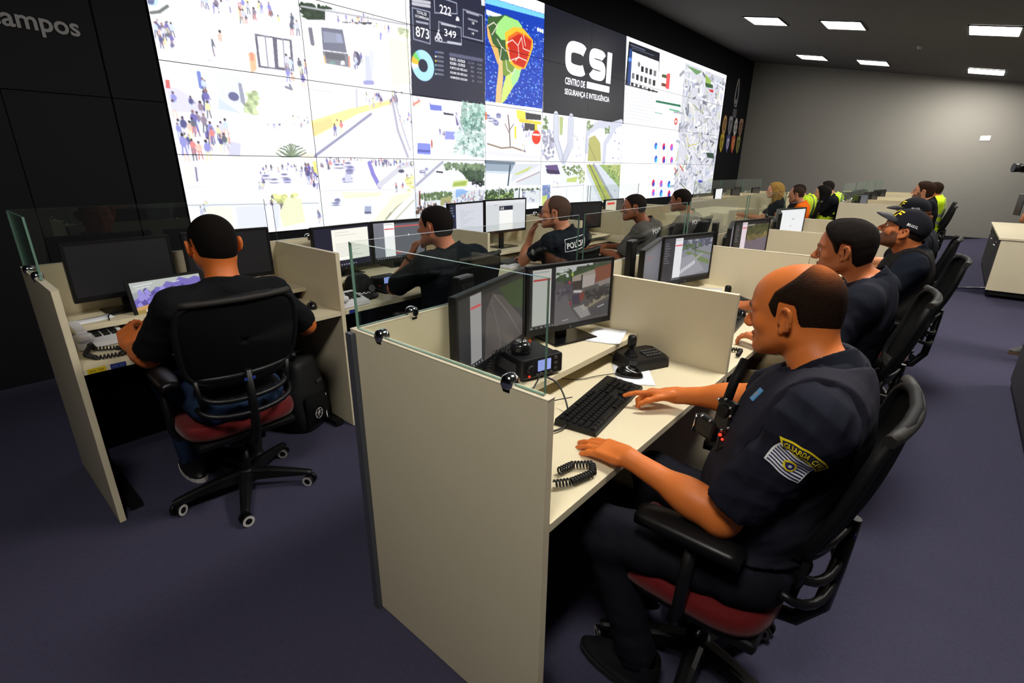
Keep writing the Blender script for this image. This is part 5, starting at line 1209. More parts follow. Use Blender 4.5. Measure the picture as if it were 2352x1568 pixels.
# stickers on the desk fronts
for (x, w, m, lb) in ((.347, .062, 'yellow', 'yellow'), (.421, .055, 'blue', 'blue')):
    o = MB().box((x, BY[0]-.0008, DZ-.0125), (w, .0015, .021)).build('asset_sticker', M[m]); tag(o, 'small %s sticker on the desk edge below the white telephone' % lb, 'sticker')
    lettering('print', '-----'[:4] if False else 'III III', M['letter_dark' if m == 'yellow' else 'letter_grey'], o, (x, BY[0]-.0018, DZ-.0125), (1, 0, 0), (0, 0, 1), w=w*.7, h=.006)
o = MB().box((1.56, BY[0]-.0008, DZ-.0125), (.05, .0015, .02)).build('asset_sticker', M['blue']); tag(o, 'small blue sticker on the desk edge left of the man resting his chin', 'sticker')
# laptop
def laptop():
    t = thing('laptop', 'open dark laptop with a mountain lock screen reading 14:31', 'laptop', (.795, 2.86, DZ+.001), math.radians(5))
    MB().box((0, 0, .009), (.36, .24, .018), bev=.004).build('base', M['steel'], t); MB().box((0, .03, .0185), (.3, .11, .002)).build('keyboard', M['blackmatte'], t)
    a = math.radians(14); R = Matrix.Rotation(-a, 3, 'X')
    lid = MB().box((0, .12+math.sin(a)*.12, .018+math.cos(a)*.12), (.36, .008, .24), R=Matrix.Rotation(-a, 3, 'X'), bev=.003).build('lid', M['blackmatte'], t)
    s = screen_mesh('screen', PIC['mountains'], .325, .205, lid, M['screen'], (0, .12+math.sin(a)*.122-.0048, .018+math.cos(a)*.122+.001), (-a, 0, 0))
    for s_, x, z, w, h in (('14:31', -.1, -.045, .05, .02), ('segunda', -.1, -.068, .045, .012)):
        co = Vector((x, -.001, z)); co.rotate(Matrix.Rotation(-a, 3, 'X')); 
        lettering('clock_text', s_, M['dispwhite'], lid, co+Vector((0, .12+math.sin(a)*.122-.0052, .018+math.cos(a)*.122)), (1, 0, 0), Matrix.Rotation(-a, 3, 'X') @ Vector((0, 0, 1)), w=w, h=h, bold=.01)
laptop()
mouse(1.412, 2.755, math.radians(-20), DZ+.001, 'black mouse on the desk right of the man at the laptop')
sheet('mouse_pad', 1.30, 2.80, .2, DZ+.0005, 'dark mouse pad beside the man at the laptop', .18, .16, 3).data.materials[0] = M['black']
sheet('paper_sheet', .425, 3.03, .05, SZ+.001, 'printed sheet on the raised shelf at the left end of the second row', .2, .09, 2)
cable('monitor_cable', [(.60, 3.15, SZ+.02), (.52, 3.05, SZ+.01), (.50, 2.97, SZ+.004), (.49, 2.955, SZ-.05), (.5, 2.98, DZ+.01)], .003, 'black cable hanging over the raised shelf behind the white telephone')
# seat B2
keyboard(2.12, 2.80, math.radians(4), DZ+.001, 'black keyboard at the desk of '+WHO_B[1], keys=False)
radio(2.03, 2.90, math.radians(-6), DZ+.001, 'black radio with lit display, desk of '+WHO_B[1])
telephone(1.60, 2.68, 0, DZ+.004, 'white desk telephone, desk of '+WHO_B[1])
def loose_cap():
    t = thing('police_cap', 'black cap with a checkered band and round badge lying on the desk', 'cap', (1.79, 2.84, DZ+.001), math.radians(-20))
    m = MB(); n = 24
    m.grid(lambda u, v: (.095*math.cos(2*PI*u)*math.cos(v*PI/2)**.6, .105*math.sin(2*PI*u)*math.cos(v*PI/2)**.6, .02+.115*math.sin(v*PI/2)), n, 8); m.build('crown', M['blackmatte'], t)
    MB().slab(lambda u, v: ((.085+v*.02)*math.cos(PI+PI*u), -.02-(v*.12)*math.sin(PI*u)**.6+.06*math.sin(PI+PI*u), .012-.008*v+.01*math.sin(PI*u)), 16, 5, (0, 0, 1), .003).build('visor', M['black'], t)
    for k in range(24):
        a = 2*PI*k/24
    ch = MB()
    for r in range(2):
        for k in range(22):
            if (k+r) % 2: continue
            a0 = PI+PI*k/22; a1 = PI+PI*(k+1)/22; z0 = .022+.006*r
            ch.add([(.0975*math.cos(a0), .1075*math.sin(a0), z0), (.0975*math.cos(a1), .1075*math.sin(a1), z0), (.097*math.cos(a1), .107*math.sin(a1), z0+.006), (.097*math.cos(a0), .107*math.sin(a0), z0+.006)], [(0, 1, 2, 3)])
    ch.build('checkered_band', M['letter_white'], t)
    MB().cyl((.06, -.093, .052), (.062, -.10, .054), .022, n=20).build('badge', M['steel'], t)
loose_cap()
# seat B3
keyboard(3.40, 2.86, math.radians(6), DZ+.001, 'black keyboard at the desk of '+WHO_B[2], keys=False, keymat='steel')
o = MB().box((3.2, 2.74, DZ+.006), (.2, .14, .01), bev=.003).build('notebook', M['paper']); tag(o, 'white notepad at the desk of '+WHO_B[2], 'notepad')
radio(3.05, 2.98, 0, DZ+.001, 'dark two way radio at the desk of '+WHO_B[2]); radio(4.35, 2.9, .1, DZ+.001, 'dark two way radio at the desk of '+WHO_B[3])
radio(5.95, 2.85, .1, DZ+.12, 'black radio on a black box, desk of '+WHO_B[4])
o = MB().box((5.95, 2.9, DZ+.06), (.2, .16, .118), bev=.004).build('equipment_box', M['black']); tag(o, 'black box under the radio at the desk of '+WHO_B[4], 'box')
keyboard(4.75, 2.75, 0, DZ+.001, 'black keyboard at the desk of '+WHO_B[3], keys=False)
# seats A2..A4
for i in (1, 2, 3):
    d = 1.245*i
    joystick(1.90+d, .905, math.radians(-25), DZ+.001, 'black camera joystick at the desk of '+WHO_A[i]); keyboard(1.44+d, .80, math.radians(6), DZ+.001, 'black keyboard at the desk of '+WHO_A[i], keys=False)
    sheet('paper_sheet', 1.80+d, 1.03, math.radians(-72), SZ+.001, 'papers on the raised shelf of '+WHO_A[i], .16, .23, 5)
    mouse(1.72+d, .80, math.radians(-60), DZ+.001, 'black mouse at the desk of '+WHO_A[i])
o = coil('telephone_cord', [(2.25, .66, DZ+.014), (2.32, .64, DZ+.014), (2.33, .60, DZ+.014), (2.25, .59, DZ+.014)], .008, .003, 18); tag(o, 'black coiled telephone cord at the desk of the young dark haired man', 'cord')
telephone(2.2, .78, 0, DZ+.004, 'white desk telephone at the desk of '+WHO_A[1])
o = MB().box((4.66, .93, DZ+.12), (.09, .02, .12), bev=.004).build('blue_card', mat('blue_cover', (60, 110, 190), .5)); tag(o, 'small blue booklet standing at the desk of the woman in a cap', 'booklet')
def cup(x, y, z, label, r=.03, h=.09, m='white'):
    o = MB().lathe([(0, 0), (r*.8, 0), (r, h), (r*.9, h), (r*.72, .006), (0, .006)], (0, 0, 0), 18).build('cup', M[m], None, (x, y, z)); tag(o, label, 'cup')
cup(4.82, 1.2, SZ+.001, 'small dark cup on the shelf of the woman in a cap', .035, .13, 'black')
for i, (x, lb) in enumerate(((9.0, 'first'), (9.3, 'second'))): cup(x, 3.0, SZ+.001, '%s white cup on the far second row desk' % lb)
o = MB().box((9.55, 1.17, SZ+.1), (.17, .02, .2), bev=.003).build('picture_card', M['paper']); tag(o, 'white framed card standing on the first far pod desk', 'card')
# ------------------------------------------------------------------ backpack
def backpack():
    t = thing('backpack', 'black backpack with a round white emblem standing under the second row desk', 'backpack', (1.31, 2.80, 0), math.radians(25))
    m = MB(); P = []
    def f(u, v):
        a = 2*PI*u; e = 2.8; c, s = math.cos(a), math.sin(a); z = .46*v
        w = .15*(1-.35*max(0, v-.55)/.45)*(.85+.15*min(1, v*6)); d = .1*(1-.45*max(0, v-.5)/.5)*(.9+.1*min(1, v*6)); k = 1 if v < .93 else max(.0, 1-((v-.93)/.07)**2)**.5
        return (w*k*math.copysign(abs(c)**(2/e), c)*(1+.03*math.sin(9*v+3*a)), d*k*math.copysign(abs(s)**(2/e), s)*(1+.05*math.sin(7*v+2*a)), z)
    m.grid(f, 33, 22); m.add([f(i/32, 0) for i in range(32)], [tuple(range(31, -1, -1))]); m.build('bag_body', mat('backpack_fabric', (20, 21, 22), .6, bump=.15, scale=120), t)
    MB().grid(lambda u, v: ((u-.5)*.22, -.095-.035*math.sin(PI*u)**.5*math.sin(PI*min(1, v*1.1))**.5, .03+.21*v), 14, 10).build('front_pocket', M['blackmatte'], t)
    MB().tube([(-.06, .0, .44), (-.03, 0, .49), (.03, 0, .49), (.06, 0, .44)], .009, 8).build('handle', M['black'], t)
    MB().tube([(.055+.0*k, -.118-.008*math.sin(PI*k/8), .05+.018*k) if False else (.03+.035*(k/8)**2, -.131+.02*(k/8), .05+.019*k) for k in range(9)], .0028, 5).build('piping', M['letter_white'], t)
    c = [(-.045+.032*math.cos(q), -.132, .12+.032*math.sin(q)) for q in [2*PI*k/20 for k in range(20)]]
    MB().tube(c, .0018, 5, closed=True).tube([(-.045, -.133, .15), (-.045, -.133, .092)], .0016, 5).tube([(-.07, -.133, .1), (-.045, -.134, .13), (-.02, -.133, .1)], .0016, 5).tube([(-.072, -.133, .13), (-.018, -.133, .13)], .0016, 5).build('emblem', M['letter_white'], t)
    MB().box((.03, -.1, .3), (.05, .006, .02), bev=.002).build('reflective_tab', M['steel'], t)
backpack()
# ------------------------------------------------------------------ cabinets on the right
def cabinet():
    t = thing('side_cabinet', 'cream topped cabinet with three dark cup pull drawers beside the ramp', 'cabinet', (0, 0, 0))
    # long low credenza on the ramp, its front faces the video wall
    x0, x1, y0, y1, zt = 8.75, 11.4, -1.35, -.53, .757
    MB().box(((x0+x1)/2, (y0+y1)/2, zt-.0125), (x1-x0+.03, y1-y0+.05, .025), bev=.002).build('top', M['laminate'], t)
    MB().box((x0+.0125, (y0+y1)/2, .10+(zt-.13)/2), (.025, y1-y0, zt-.13)).build('side_panel', M['laminate'], t); MB().box((x1-.0125, (y0+y1)/2, .10+(zt-.13)/2), (.025, y1-y0, zt-.13)).build('side_panel', M['laminate'], t)
    MB().box(((x0+x1)/2, (y0+y1)/2-.01, .10+(zt-.13)/2), (x1-x0-.05, y1-y0-.04, zt-.14)).build('carcass', M['blackmatte'], t)
    MB().box(((x0+x1)/2, (y0+y1)/2, .07), (x1-x0-.04, y1-y0-.06, .06)).build('plinth', M['blackmatte'], t)
    dm = mat('charcoal_front', (58, 56, 54), .5); n = 3; w = (x1-x0-.06)/n
    for k in range(n):
        d = MB().box((x0+.03+w*(k+.5), y1-.008, .42), (w-.008, .018, .58)).build('door', dm, t)
        c = x0+.03+w*(k+.5)
        MB().tube([(c-.07, y1+.003, .62), (c-.065, y1+.03, .62), (c+.065, y1+.03, .62), (c+.07, y1+.003, .62)], .007, 8).build('handle', M['chrome'], d); MB().cyl((c+.14, y1, .64), (c+.14, y1+.01, .64), .011, n=14).build('lock', M['chrome'], d)
cabinet()
t = thing('dark_counter', 'dark grey counter end with a black base at the right edge', 'counter', (0, 0, 0))
MB().box((4.38, -.93, .56), (1.5, .64, 1.02), bev=.003).build('body', mat('charcoal_panel', (58, 57, 57), .6), t); MB().box((4.38, -.92, .025), (1.46, .60, .05)).build('plinth', M['black'], t); MB().box((4.38, -.93, 1.082), (1.54, .68, .024), bev=.002).build('top', M['laminate'], t)
# ================================================================== implicit-surface modelling for people
def V(*a): return np.array(a, float)
def nrm(v): v = np.array(v, float); return v/np.linalg.norm(v)
class F:
    """a smooth union of primitives; each primitive is (kind, params, k, sign)"""
    def __init__(s): s.p = []; s.post = []
    def cone(s, a, b, ra, rb, k=.02, cut=None): s.p.append(('c', np.array(a, float), np.array(b, float), ra, rb, k, cut)); return s
    def ell(s, c, r, R=None, k=.02, sub=False, cut=None): s.p.append(('e', np.array(c, float), np.array(r, float), np.eye(3) if R is None else np.array(R, float), sub, k, cut)); return s
    def rbox(s, c, h, r, R, k=.012): s.p.append(('b', np.array(c, float), np.array(h, float), r, np.array(R, float), k)); return s
    def bbox(s):
        lo = []; hi = []
        for q in s.p:
            if q[0] == 'c': m = max(q[3], q[4]); lo.append(np.minimum(q[1], q[2])-m); hi.append(np.maximum(q[1], q[2])+m)
            elif q[0] == 'e':
                if q[4]: continue
                m = np.abs(q[3]) @ q[2]; lo.append(q[1]-m); hi.append(q[1]+m)
            else: m = np.abs(q[4]) @ (q[2]+q[3]); lo.append(q[1]-m); hi.append(q[1]+m)
        return np.min(lo, 0)-.02, np.max(hi, 0)+.02
    def ev(s, P, infl=0.0):
        d = np.full(len(P), 9.0)
        for q in s.p:
            if q[0] == 'c':
                _, a, b, ra, rb, k, cut = q; ba = b-a; L = max(ba @ ba, 1e-9); m = max(ra, rb)+k+.06+infl
                lo = np.minimum(a, b)-m; hi = np.maximum(a, b)+m
            elif q[0] == 'e': _, c, r, R, sub, k, cut = q; e = np.abs(R) @ r+k+.06+infl; lo = c-e; hi = c+e
            else: _, c, h, rr, R, k = q; e = np.abs(R) @ (h+rr)+k+.06+infl; lo = c-e; hi = c+e; cut = None
            ix = np.nonzero(((P > lo) & (P < hi)).all(1))[0] if len(P) > 3000 or True else None
            if len(ix) == 0: continue
            p = P[ix]
            if q[0] == 'c':
                t = np.clip(((p-a) @ ba)/L, 0, 1); x = np.linalg.norm(p-a-t[:, None]*ba, axis=1)-(ra+(rb-ra)*t)
            elif q[0] == 'e':
                l = (p-c) @ R; k0 = np.linalg.norm(l/r, axis=1); k1 = np.linalg.norm(l/(r*r), axis=1)+1e-9; x = k0*(k0-1)/k1; x = np.where(k0 < .02, -r.min(), x)
            else:
                l = np.abs((p-c) @ R)-h; x = np.linalg.norm(np.maximum(l, 0), axis=1)+np.minimum(l.max(1), 0)-rr
            if cut is not None: x = np.maximum(x, (p-cut[0]) @ cut[1])
            o = d[ix]
            if q[0] == 'e' and q[4]:
                hh_ = np.maximum(k-np.abs(-x-o), 0)/k; d[ix] = np.maximum(o, -x)+hh_*hh_*k*.25
            else:
                hh_ = np.maximum(k-np.abs(o-x), 0)/k; d[ix] = np.minimum(o, x)-hh_*hh_*k*.25
        return d
def surface(fn, lo, hi, vox, B=8):
    """surface nets over a sparse block grid; fn(P)->signed distance"""
    n = np.ceil((hi-lo)/(vox*B)).astype(int)*B+1; nb = (n-1)//B
    g = [lo[i]+vox*(np.arange(nb[i])*B+B/2) for i in range(3)]
    C = np.stack(np.meshgrid(*g, indexing='ij'), -1).reshape(-1, 3); dc = fn(C); rad = vox*B*.87*1.35+.012
    grid = np.repeat(np.repeat(np.repeat(np.where(dc > 0, 1., -1.).reshape(nb).astype(np.float32), B, 0), B, 1), B, 2); grid = np.pad(grid, ((0, 1),)*3, constant_values=1.)
    act = np.nonzero(np.abs(dc) < rad)[0]; bi = np.stack(np.unravel_index(act, nb), -1)
    loc = np.stack(np.meshgrid(np.arange(B), np.arange(B), np.arange(B), indexing='ij'), -1).reshape(-1, 3)
    for s in range(0, len(bi), 400):
        I = (bi[s:s+400, None, :]*B+loc[None]).reshape(-1, 3); grid[I[:, 0], I[:, 1], I[:, 2]] = fn(lo+I*vox)
    neg = grid < 0
    c = np.zeros(tuple(n-1), np.int8)
    for dx in (0, 1):
        for dy in (0, 1):
            for dz in (0, 1): c += neg[dx:n[0]-1+dx, dy:n[1]-1+dy, dz:n[2]-1+dz]
    cells = np.stack(np.nonzero((c > 0) & (c < 8)), -1)
    idm = np.full(tuple(n-1), -1, np.int32); idm[cells[:, 0], cells[:, 1], cells[:, 2]] = np.arange(len(cells))
    acc = np.zeros((len(cells), 3)); cnt = np.zeros(len(cells)); cor = [(a, b, e) for a in (0, 1) for b in (0, 1) for e in (0, 1)]
    val = {q: grid[cells[:, 0]+q[0], cells[:, 1]+q[1], cells[:, 2]+q[2]] for q in cor}
    for q in cor:
        for ax in range(3):
            if q[ax]: continue
            w = list(q); w[ax] = 1; w = tuple(w); a, b = val[q], val[w]; m = (a < 0) != (b < 0)
            t = np.where(m, a/(a-b+1e-12), 0); p = np.array(q, float)[None].repeat(len(cells), 0); p[:, ax] += t; acc += p*m[:, None]; cnt += m
    verts = lo+(cells+acc/np.maximum(cnt, 1)[:, None])*vox
    faces = []
    for ax in range(3):
        o1, o2 = [(1, 2), (2, 0), (0, 1)][ax]
        sl0 = [slice(None)]*3; sl1 = [slice(None)]*3; sl0[ax] = slice(0, n[ax]-1); sl1[ax] = slice(1, n[ax])
        ed = neg[tuple(sl0)] != neg[tuple(sl1)]; E = np.stack(np.nonzero(ed), -1); E = E[(E[:, o1] > 0) & (E[:, o2] > 0) & (E[:, o1] < n[o1]-1) & (E[:, o2] < n[o2]-1)]
        fl = neg[E[:, 0], E[:, 1], E[:, 2]]
        def cid(d1, d2): Q = E.copy(); Q[:, o1] -= d1; Q[:, o2] -= d2; return idm[Q[:, 0], Q[:, 1], Q[:, 2]]
        f = np.stack([cid(1, 1), cid(0, 1), cid(0, 0), cid(1, 0)], -1); f[~fl] = f[~fl][:, ::-1]; faces.append(f)
    faces = np.concatenate(faces); faces = faces[(faces >= 0).all(1)]
    return verts, faces
def mesh_np(name, v, f, mats, parent=None, col=None, smooth=True):
    me = bpy.data.meshes.new(name); me.vertices.add(len(v)); me.vertices.foreach_set('co', v.ravel().astype(np.float32)); me.loops.add(f.size); me.loops.foreach_set('vertex_index', f.ravel().astype(np.int32))
    me.polygons.add(len(f)); me.polygons.foreach_set('loop_start', np.arange(0, f.size, 4, dtype=np.int32)); me.polygons.foreach_set('use_smooth', np.full(len(f), smooth)); me.update(calc_edges=True)
    if col is not None:
        ca = me.color_attributes.new('Col', 'FLOAT_COLOR', 'POINT'); c4 = np.ones((len(v), 4), np.float32); c4[:, :3] = col; ca.data.foreach_set('color', c4.ravel())
    me.materials.append(mats); o = bpy.data.objects.new(name, me); COL.objects.link(o)
    if parent: o.parent = parent
    return o
def wrinkle(P, amp, seed=0, sc=1.0):
    if amp == 0: return 0
    R = np.random.RandomState(seed); d = 0
    for fq, a in ((32, .9), (60, .6), (110, .3)):
        for _ in range(2):
            w = R.normal(size=3); w /= np.linalg.norm(w); w2 = R.normal(size=3)*9; sn = np.sin(P @ (w*fq*sc)+2.2*np.sin(P @ w2)+R.rand()*6); d = d+a*(.5*sn+.9*(np.abs(sn)-.6))
    return d*amp/2.2
M['skin'] = mat('skin', (200, 120, 75), .5, spec=.35, attr='Col', bump=.03, scale=350, var=.06, vscale=30)
M['cloth'] = mat('uniform_cloth', (30, 32, 44), .85, spec=.08, attr='Col', bump=.12, scale=500)
M['hair'] = mat('hair', (22, 15, 10), .8, spec=.08, attr='Col', bump=.5, scale=300, var=.35, vscale=90)
M['eyewhite'] = mat('eye_white', (225, 220, 212), .2)
M['iris'] = mat('dark_iris', (35, 22, 14), .15)
def L3(c): return np.array(S2L(c))
def rotm(yaw_=0, pitch_=0, roll_=0):
    return np.array(Matrix.Rotation(math.radians(yaw_), 3, 'Z') @ Matrix.Rotation(math.radians(pitch_), 3, 'X') @ Matrix.Rotation(math.radians(roll_), 3, 'Y'))
def head_field(f, c, R, s=1.0, fat=0.0, nose=1.0):
    T = lambda x, y, z: c+R @ (np.array((x, y, z))*s)
    E = lambda p, r, k=.02, sub=False, Rl=None: f.ell(T(*p), np.array(r)*s, R if Rl is None else R @ Rl, k, sub)
    Cn = lambda a, b, ra, rb, k=.015: f.cone(T(*a), T(*b), ra*s, rb*s, k)
    E((0, -.018, .034), (.0755, .094, .083)); E((0, .028, .026), (.065, .062, .068), .03); E((0, .034, -.04), (.056+fat, .05, .068), .03)
    E((0, -.03, -.02), (.064+fat*.5, .07, .07), .03)
    for q in (-1, 1):
        Cn((q*(.05+fat), -.002, -.05), (q*.022, .064, -.088), .022, .019, .03); E((q*.04, .056, -.022), (.026, .024, .022), .02)
        E((q*.031, .094, .004), (.019, .018, .013), .012, True)
        E((q*.031, .072, .003), (.0145, .0145, .0125), .004)
        Cn((q*.012, .091, .0185), (q*.05, .071, .02), .0085, .006, .014)
        Cn((q*.0435, .083, .006) if False else (q*.022, .0865, -.0055), (q*.043, .0755, -.0045), .0035, .0035, .006)
        E((q*.0125, .097, -.0345), (.0085, .0105, .0075), .007)
        # ear: a tilted shell standing off the skull, hollowed, with rim, tragus and lobe
        Re = np.array(Matrix.Rotation(math.radians(q*32), 3, 'Z') @ Matrix.Rotation(math.radians(12), 3, 'X')); RT = lambda x, y_, z_: tuple(np.array((q*.079, -.004, -.002))+Re @ np.array((q*x, y_, z_)))
        E(RT(.006, -.012, .0), (.0055, .019, .031), .006, False, Re)
        rim = [RT(.009+.003*math.sin(a_), -.012+.0165*math.cos(a_)*(-1), .001+.0285*math.sin(a_)) for a_ in [math.radians(v_) for v_ in range(-70, 205, 25)]]
        for r1_, r2_ in zip(rim[:-1], rim[1:]): Cn(r1_, r2_, .0042, .0042, .003)
        E(RT(.0125, -.010, .003), (.0065, .0105, .019), .004, True, Re)
        Cn(RT(.009, -.017, .012), RT(.008, -.014, -.012), .003, .003, .003)
        E(RT(.006, .006, -.008), (.006, .006, .009), .004, False); E(RT(.007, -.004, -.030), (.006, .0085, .010), .005, False, Re)
    E((0, .074, -.094), (.021, .016, .0155), .022)
    Cn((0, .086, .006), (0, .109*nose, -.026), .0075, .0105, .012); E((0, .1085*nose, -.031), (.0115, .0115, .0095), .008)
    E((0, .083, -.058), (.023, .0135, .0065), .009); E((0, .0805, -.0705), (.02, .0135, .0075), .009); E((0, .0975, -.0645), (.022, .006, .0016), .005, True)
    return T
HANDL = [.93, 1.04, .98, .79]
def hand_field(f, W_, D, N, side, curl=(.25, .25, .3, .35), s=1.0, spread=.06, thumb=(.75, .35), finger=None):
    """W_ wrist, D towards the fingers, N out of the back of the hand, side=+1 when the thumb is at D x N"""
    D = nrm(D); N = nrm(N-D*(np.dot(N, D))); T = np.cross(D, N)*side
    R = np.stack([T, D, N], 1)
    f.rbox(W_+D*.052*s+N*.002, np.array((.030, .034, .004))*s, .0095*s, R, .014); f.cone(W_, W_+D*.03*s, .0225*s, .022*s, .02)
    f.ell(W_+D*.032*s+T*.022*s-N*.008*s, np.array((.014, .024, .013))*s, R, .014); f.ell(W_+D*.038*s-T*.024*s-N*.006*s, np.array((.010, .026, .011))*s, R, .012)
    for i in range(4):
        b = W_+D*(.094-.004*abs(i-1.2))*s+T*(.0305-.0205*i)*s+N*(.002-.001*abs(i-1.3)); cu = curl[i]; a = 0; p = b; sp = (1.5-i)*spread
        if finger and i in finger: cu = finger[i]
        d0 = nrm(D+T*sp)
        for j, (l, r1, r2) in enumerate(((.044, .0098, .0090), (.027, .0089, .0081), (.022, .0080, .0068))):
            a += (cu if j == 0 else cu*1.15); d = d0*math.cos(a)-N*math.sin(a); q = p+d*l*HANDL[i]*s; f.cone(p, q, r1*s, r2*s, .0045 if j else .007); p = q
    f.fing = getattr(f, 'fing', [])+[(W_+D*.094*s-T*.0105*s, D, N)]
    p = W_+D*.026*s+T*.028*s-N*.006*s; a1, a2 = thumb
    for j, (l, r1, r2, aa, bb) in enumerate(((.040, .0135, .0120, a1, .25), (.033, .0112, .0102, a1*.7, a2), (.028, .0100, .0080, a1*.45, a2*1.3))):
        d = nrm(D*math.cos(aa)+T*math.sin(aa)-N*math.sin(bb)*.8); q = p+d*l*s; f.cone(p, q, r1*s, r2*s, .007); p = q
def elbow_ik(S, Wr, hint, l1=.30, l2=.265):
    S = np.array(S, float); Wr = np.array(Wr, float); d = Wr-S; L = min(np.linalg.norm(d), l1+l2-.003); u = d/np.linalg.norm(d); a = (l1*l1-l2*l2+L*L)/(2*L); h = math.sqrt(max(l1*l1-a*a, 0)); hv = np.array(hint, float); hv = hv-u*(hv @ u); hv /= np.linalg.norm(hv); return S+u*a+hv*h
HAIR_FRONT = {'full': ([-.06, -.03, 0, .03, .06, .09, .13], [-.02, .018, .034, .046, .066, .085, .09]), 'receding': ([-.06, -.03, 0, .03, .06, .09, .13], [-.02, .018, .034, .042, .028, -.012, -.05]), 'high': ([-.06, -.03, 0, .03, .06, .09, .13], [-.02, .018, .034, .04, .052, .045, .04])}
def zlow(y): return np.interp(y, [-.13, -.08, -.055, -.036, -.026, .010, .018, .05, .1], [-.090, -.094, -.086, -.055, .020, .03, -.018, -.018, .0])
def build_person(name, label, loc, rz, P):
    g = P.get; vox = g('vox', .008); root_loc = V(*loc); s = 1.0
    # joints in the person's own frame (facing +Y, floor z = 0, seat column at the origin)
    sit = not g('stand', False)
    shL = V(*g('shL', (-.185, -.17, 1.045))); shR = V(*g('shR', (.185, -.17, 1.045)))
    hc = V(*g('head', (0, -.09, 1.235))); hR = rotm(*g('hrot', (0, 0, 0))); hs = g('hs', 1.0)
    hip = V(*g('hip', (0, -.10, .56))); bw = g('bw', 1.0); belly = g('belly', 0.0)
    nb = (shL+shR)/2+V(0, .0, .045); chest = (shL+shR)/2*.72+hip*.28+V(0, .03, 0); waist = hip*.62+(shL+shR)/2*.38+V(0, .025, 0)
    wrL = V(*g('wrL', (-.16, .30, .79))); wrR = V(*g('wrR', (.17, .32, .79)))
    elL = V(*g('elL')) if g('elL') else elbow_ik(shL, wrL, g('hintL', (-.5, -.4, -1))); elR = V(*g('elR')) if g('elR') else elbow_ik(shR, wrR, g('hintR', (.5, -.4, -1)))
    knL = V(*g('knL', (-.15, .33, .53))); knR = V(*g('knR', (.15, .33, .53))); anL = V(*g('anL', (-.15, .27, .10))); anR = V(*g('anR', (.15, .27, .10)))
    hpL = hip+V(-.095, .0, -.02); hpR = hip+V(.095, .0, -.02); fem = g('fem', False)
    f = F()
    sx = nrm(shR-shL); spine = nrm((shL+shR)/2-hip); fy = np.cross(spine, sx); fy = nrm(fy); Rt = np.stack([sx, -fy if fy[1] < 0 else fy, spine], 1)
    def torso(f, t=0.0, hipq=True, k=.05):
        f.ell(chest, V(.165*bw+t, .115+t, .175+t), Rt, k); f.ell(waist, V(.15*bw+t+belly*.4, .115+t+belly, .13+t), Rt, k)
        f.cone(shL+V(.02, 0, -.01), shR+V(-.02, 0, -.01), .055+t, .055+t, k)
        for S_ in (shL, shR): f.cone(nb+V(0, -.01, .0), S_+V(0, 0, .005), .05+t*.7, .05+t, .04)
        f.ell(chest+(Rt @ V(0, -.05, .03)), V(.13*bw+t, .07+t, .13+t), Rt, k)
        if fem:
            for q in (-1, 1): f.ell(chest+Rt @ V(q*.075, .1, .0), V(.06+t*.5, .055+t*.5, .06+t*.5), Rt, .03)
        if hipq: f.ell(hip, V(.165*bw+t, .125+t, .105+t), None, k)
    torso(f, 0); f.cone(nb+V(0, -.005, -.03), hc+hR @ (V(0, -.026, -.045)*hs), .060*g('neck', 1), .054*g('neck', 1), .025)
    am = g('arm', 1.0)
    for S_, E_, W_ in ((shL, elL, wrL), (shR, elR, wrR)):
        f.cone(S_, E_, .047*am, .040*am, .03); m_ = E_*.72+W_*.28; f.cone(E_, W_, .041*am, .0255*am, .02); f.ell(m_, V(.043, .043, .065)*am, np.array(Vector(W_-E_).to_track_quat('Z', 'Y').to_matrix()), .03); f.ell(E_, V(.038, .038, .038)*am, None, .02)
    HP_ = g('hands', {})
    for key, W_, E_, sd in (('L', wrL, elL, 1), ('R', wrR, elR, -1)):
        h = HP_.get(key, {}); D = V(*h['D']) if 'D' in h else nrm(W_-E_)*V(1, 1, .2); N = V(*h.get('N', (0, 0, 1)))
        hand_field(f, W_, D, N, sd, h.get('curl', (.3, .3, .35, .4)), h.get('s', 1.0), h.get('spread', .05), h.get('thumb', (.7, .35)), h.get('finger'))
    for H_, K_, A_ in ((hpL, knL, anL), (hpR, knR, anR)):
        f.cone(H_, K_, .080, .055, .04); f.cone(K_, A_, .055, .036, .03); f.ell(K_*.7+A_*.3+V(0, -.006, 0), V(.044, .045, .09), None, .03); f.cone(A_+V(0, 0, -.04), A_+V(0, .12, -.06), .034, .028, .02)
    T = head_field(f, hc, hR, hs, g('fat', 0), g('nose', 1.0))
    lo, hi = f.bbox(); v, fc = surface(lambda q: f.ev(q), lo, hi, vox)
    skin = g('skin', (196, 118, 66)); base = L3(skin); col = np.tile(base, (len(v), 1))
    hl = ((v-hc) @ hR)/hs; ish = (np.abs(hl) < .14).all(1)
    def mixc(w, c): 
        nonlocal col
        w = np.clip(w, 0, 1)[:, None]; col = col*(1-w)+L3(c)*w
    ax = np.abs(hl[:, 0]); y, z = hl[:, 1], hl[:, 2]
    mixc(ish*(y > .06)*np.clip(1.6-np.hypot(ax/.02, (z+.0645)/.0095), 0, 1)*.65, g('lips', (150, 72, 52)))
    brow = ish*(y > .055)*np.clip(1.5-np.abs(z-.0235-.15*(ax-.03)*(ax > .03)*-1)/.0042, 0, 1)*np.clip((ax-.010)/.004, 0, 1)*np.clip((.052-ax)/.006, 0, 1); mixc(brow*.85, g('haircol', (26, 18, 12)))
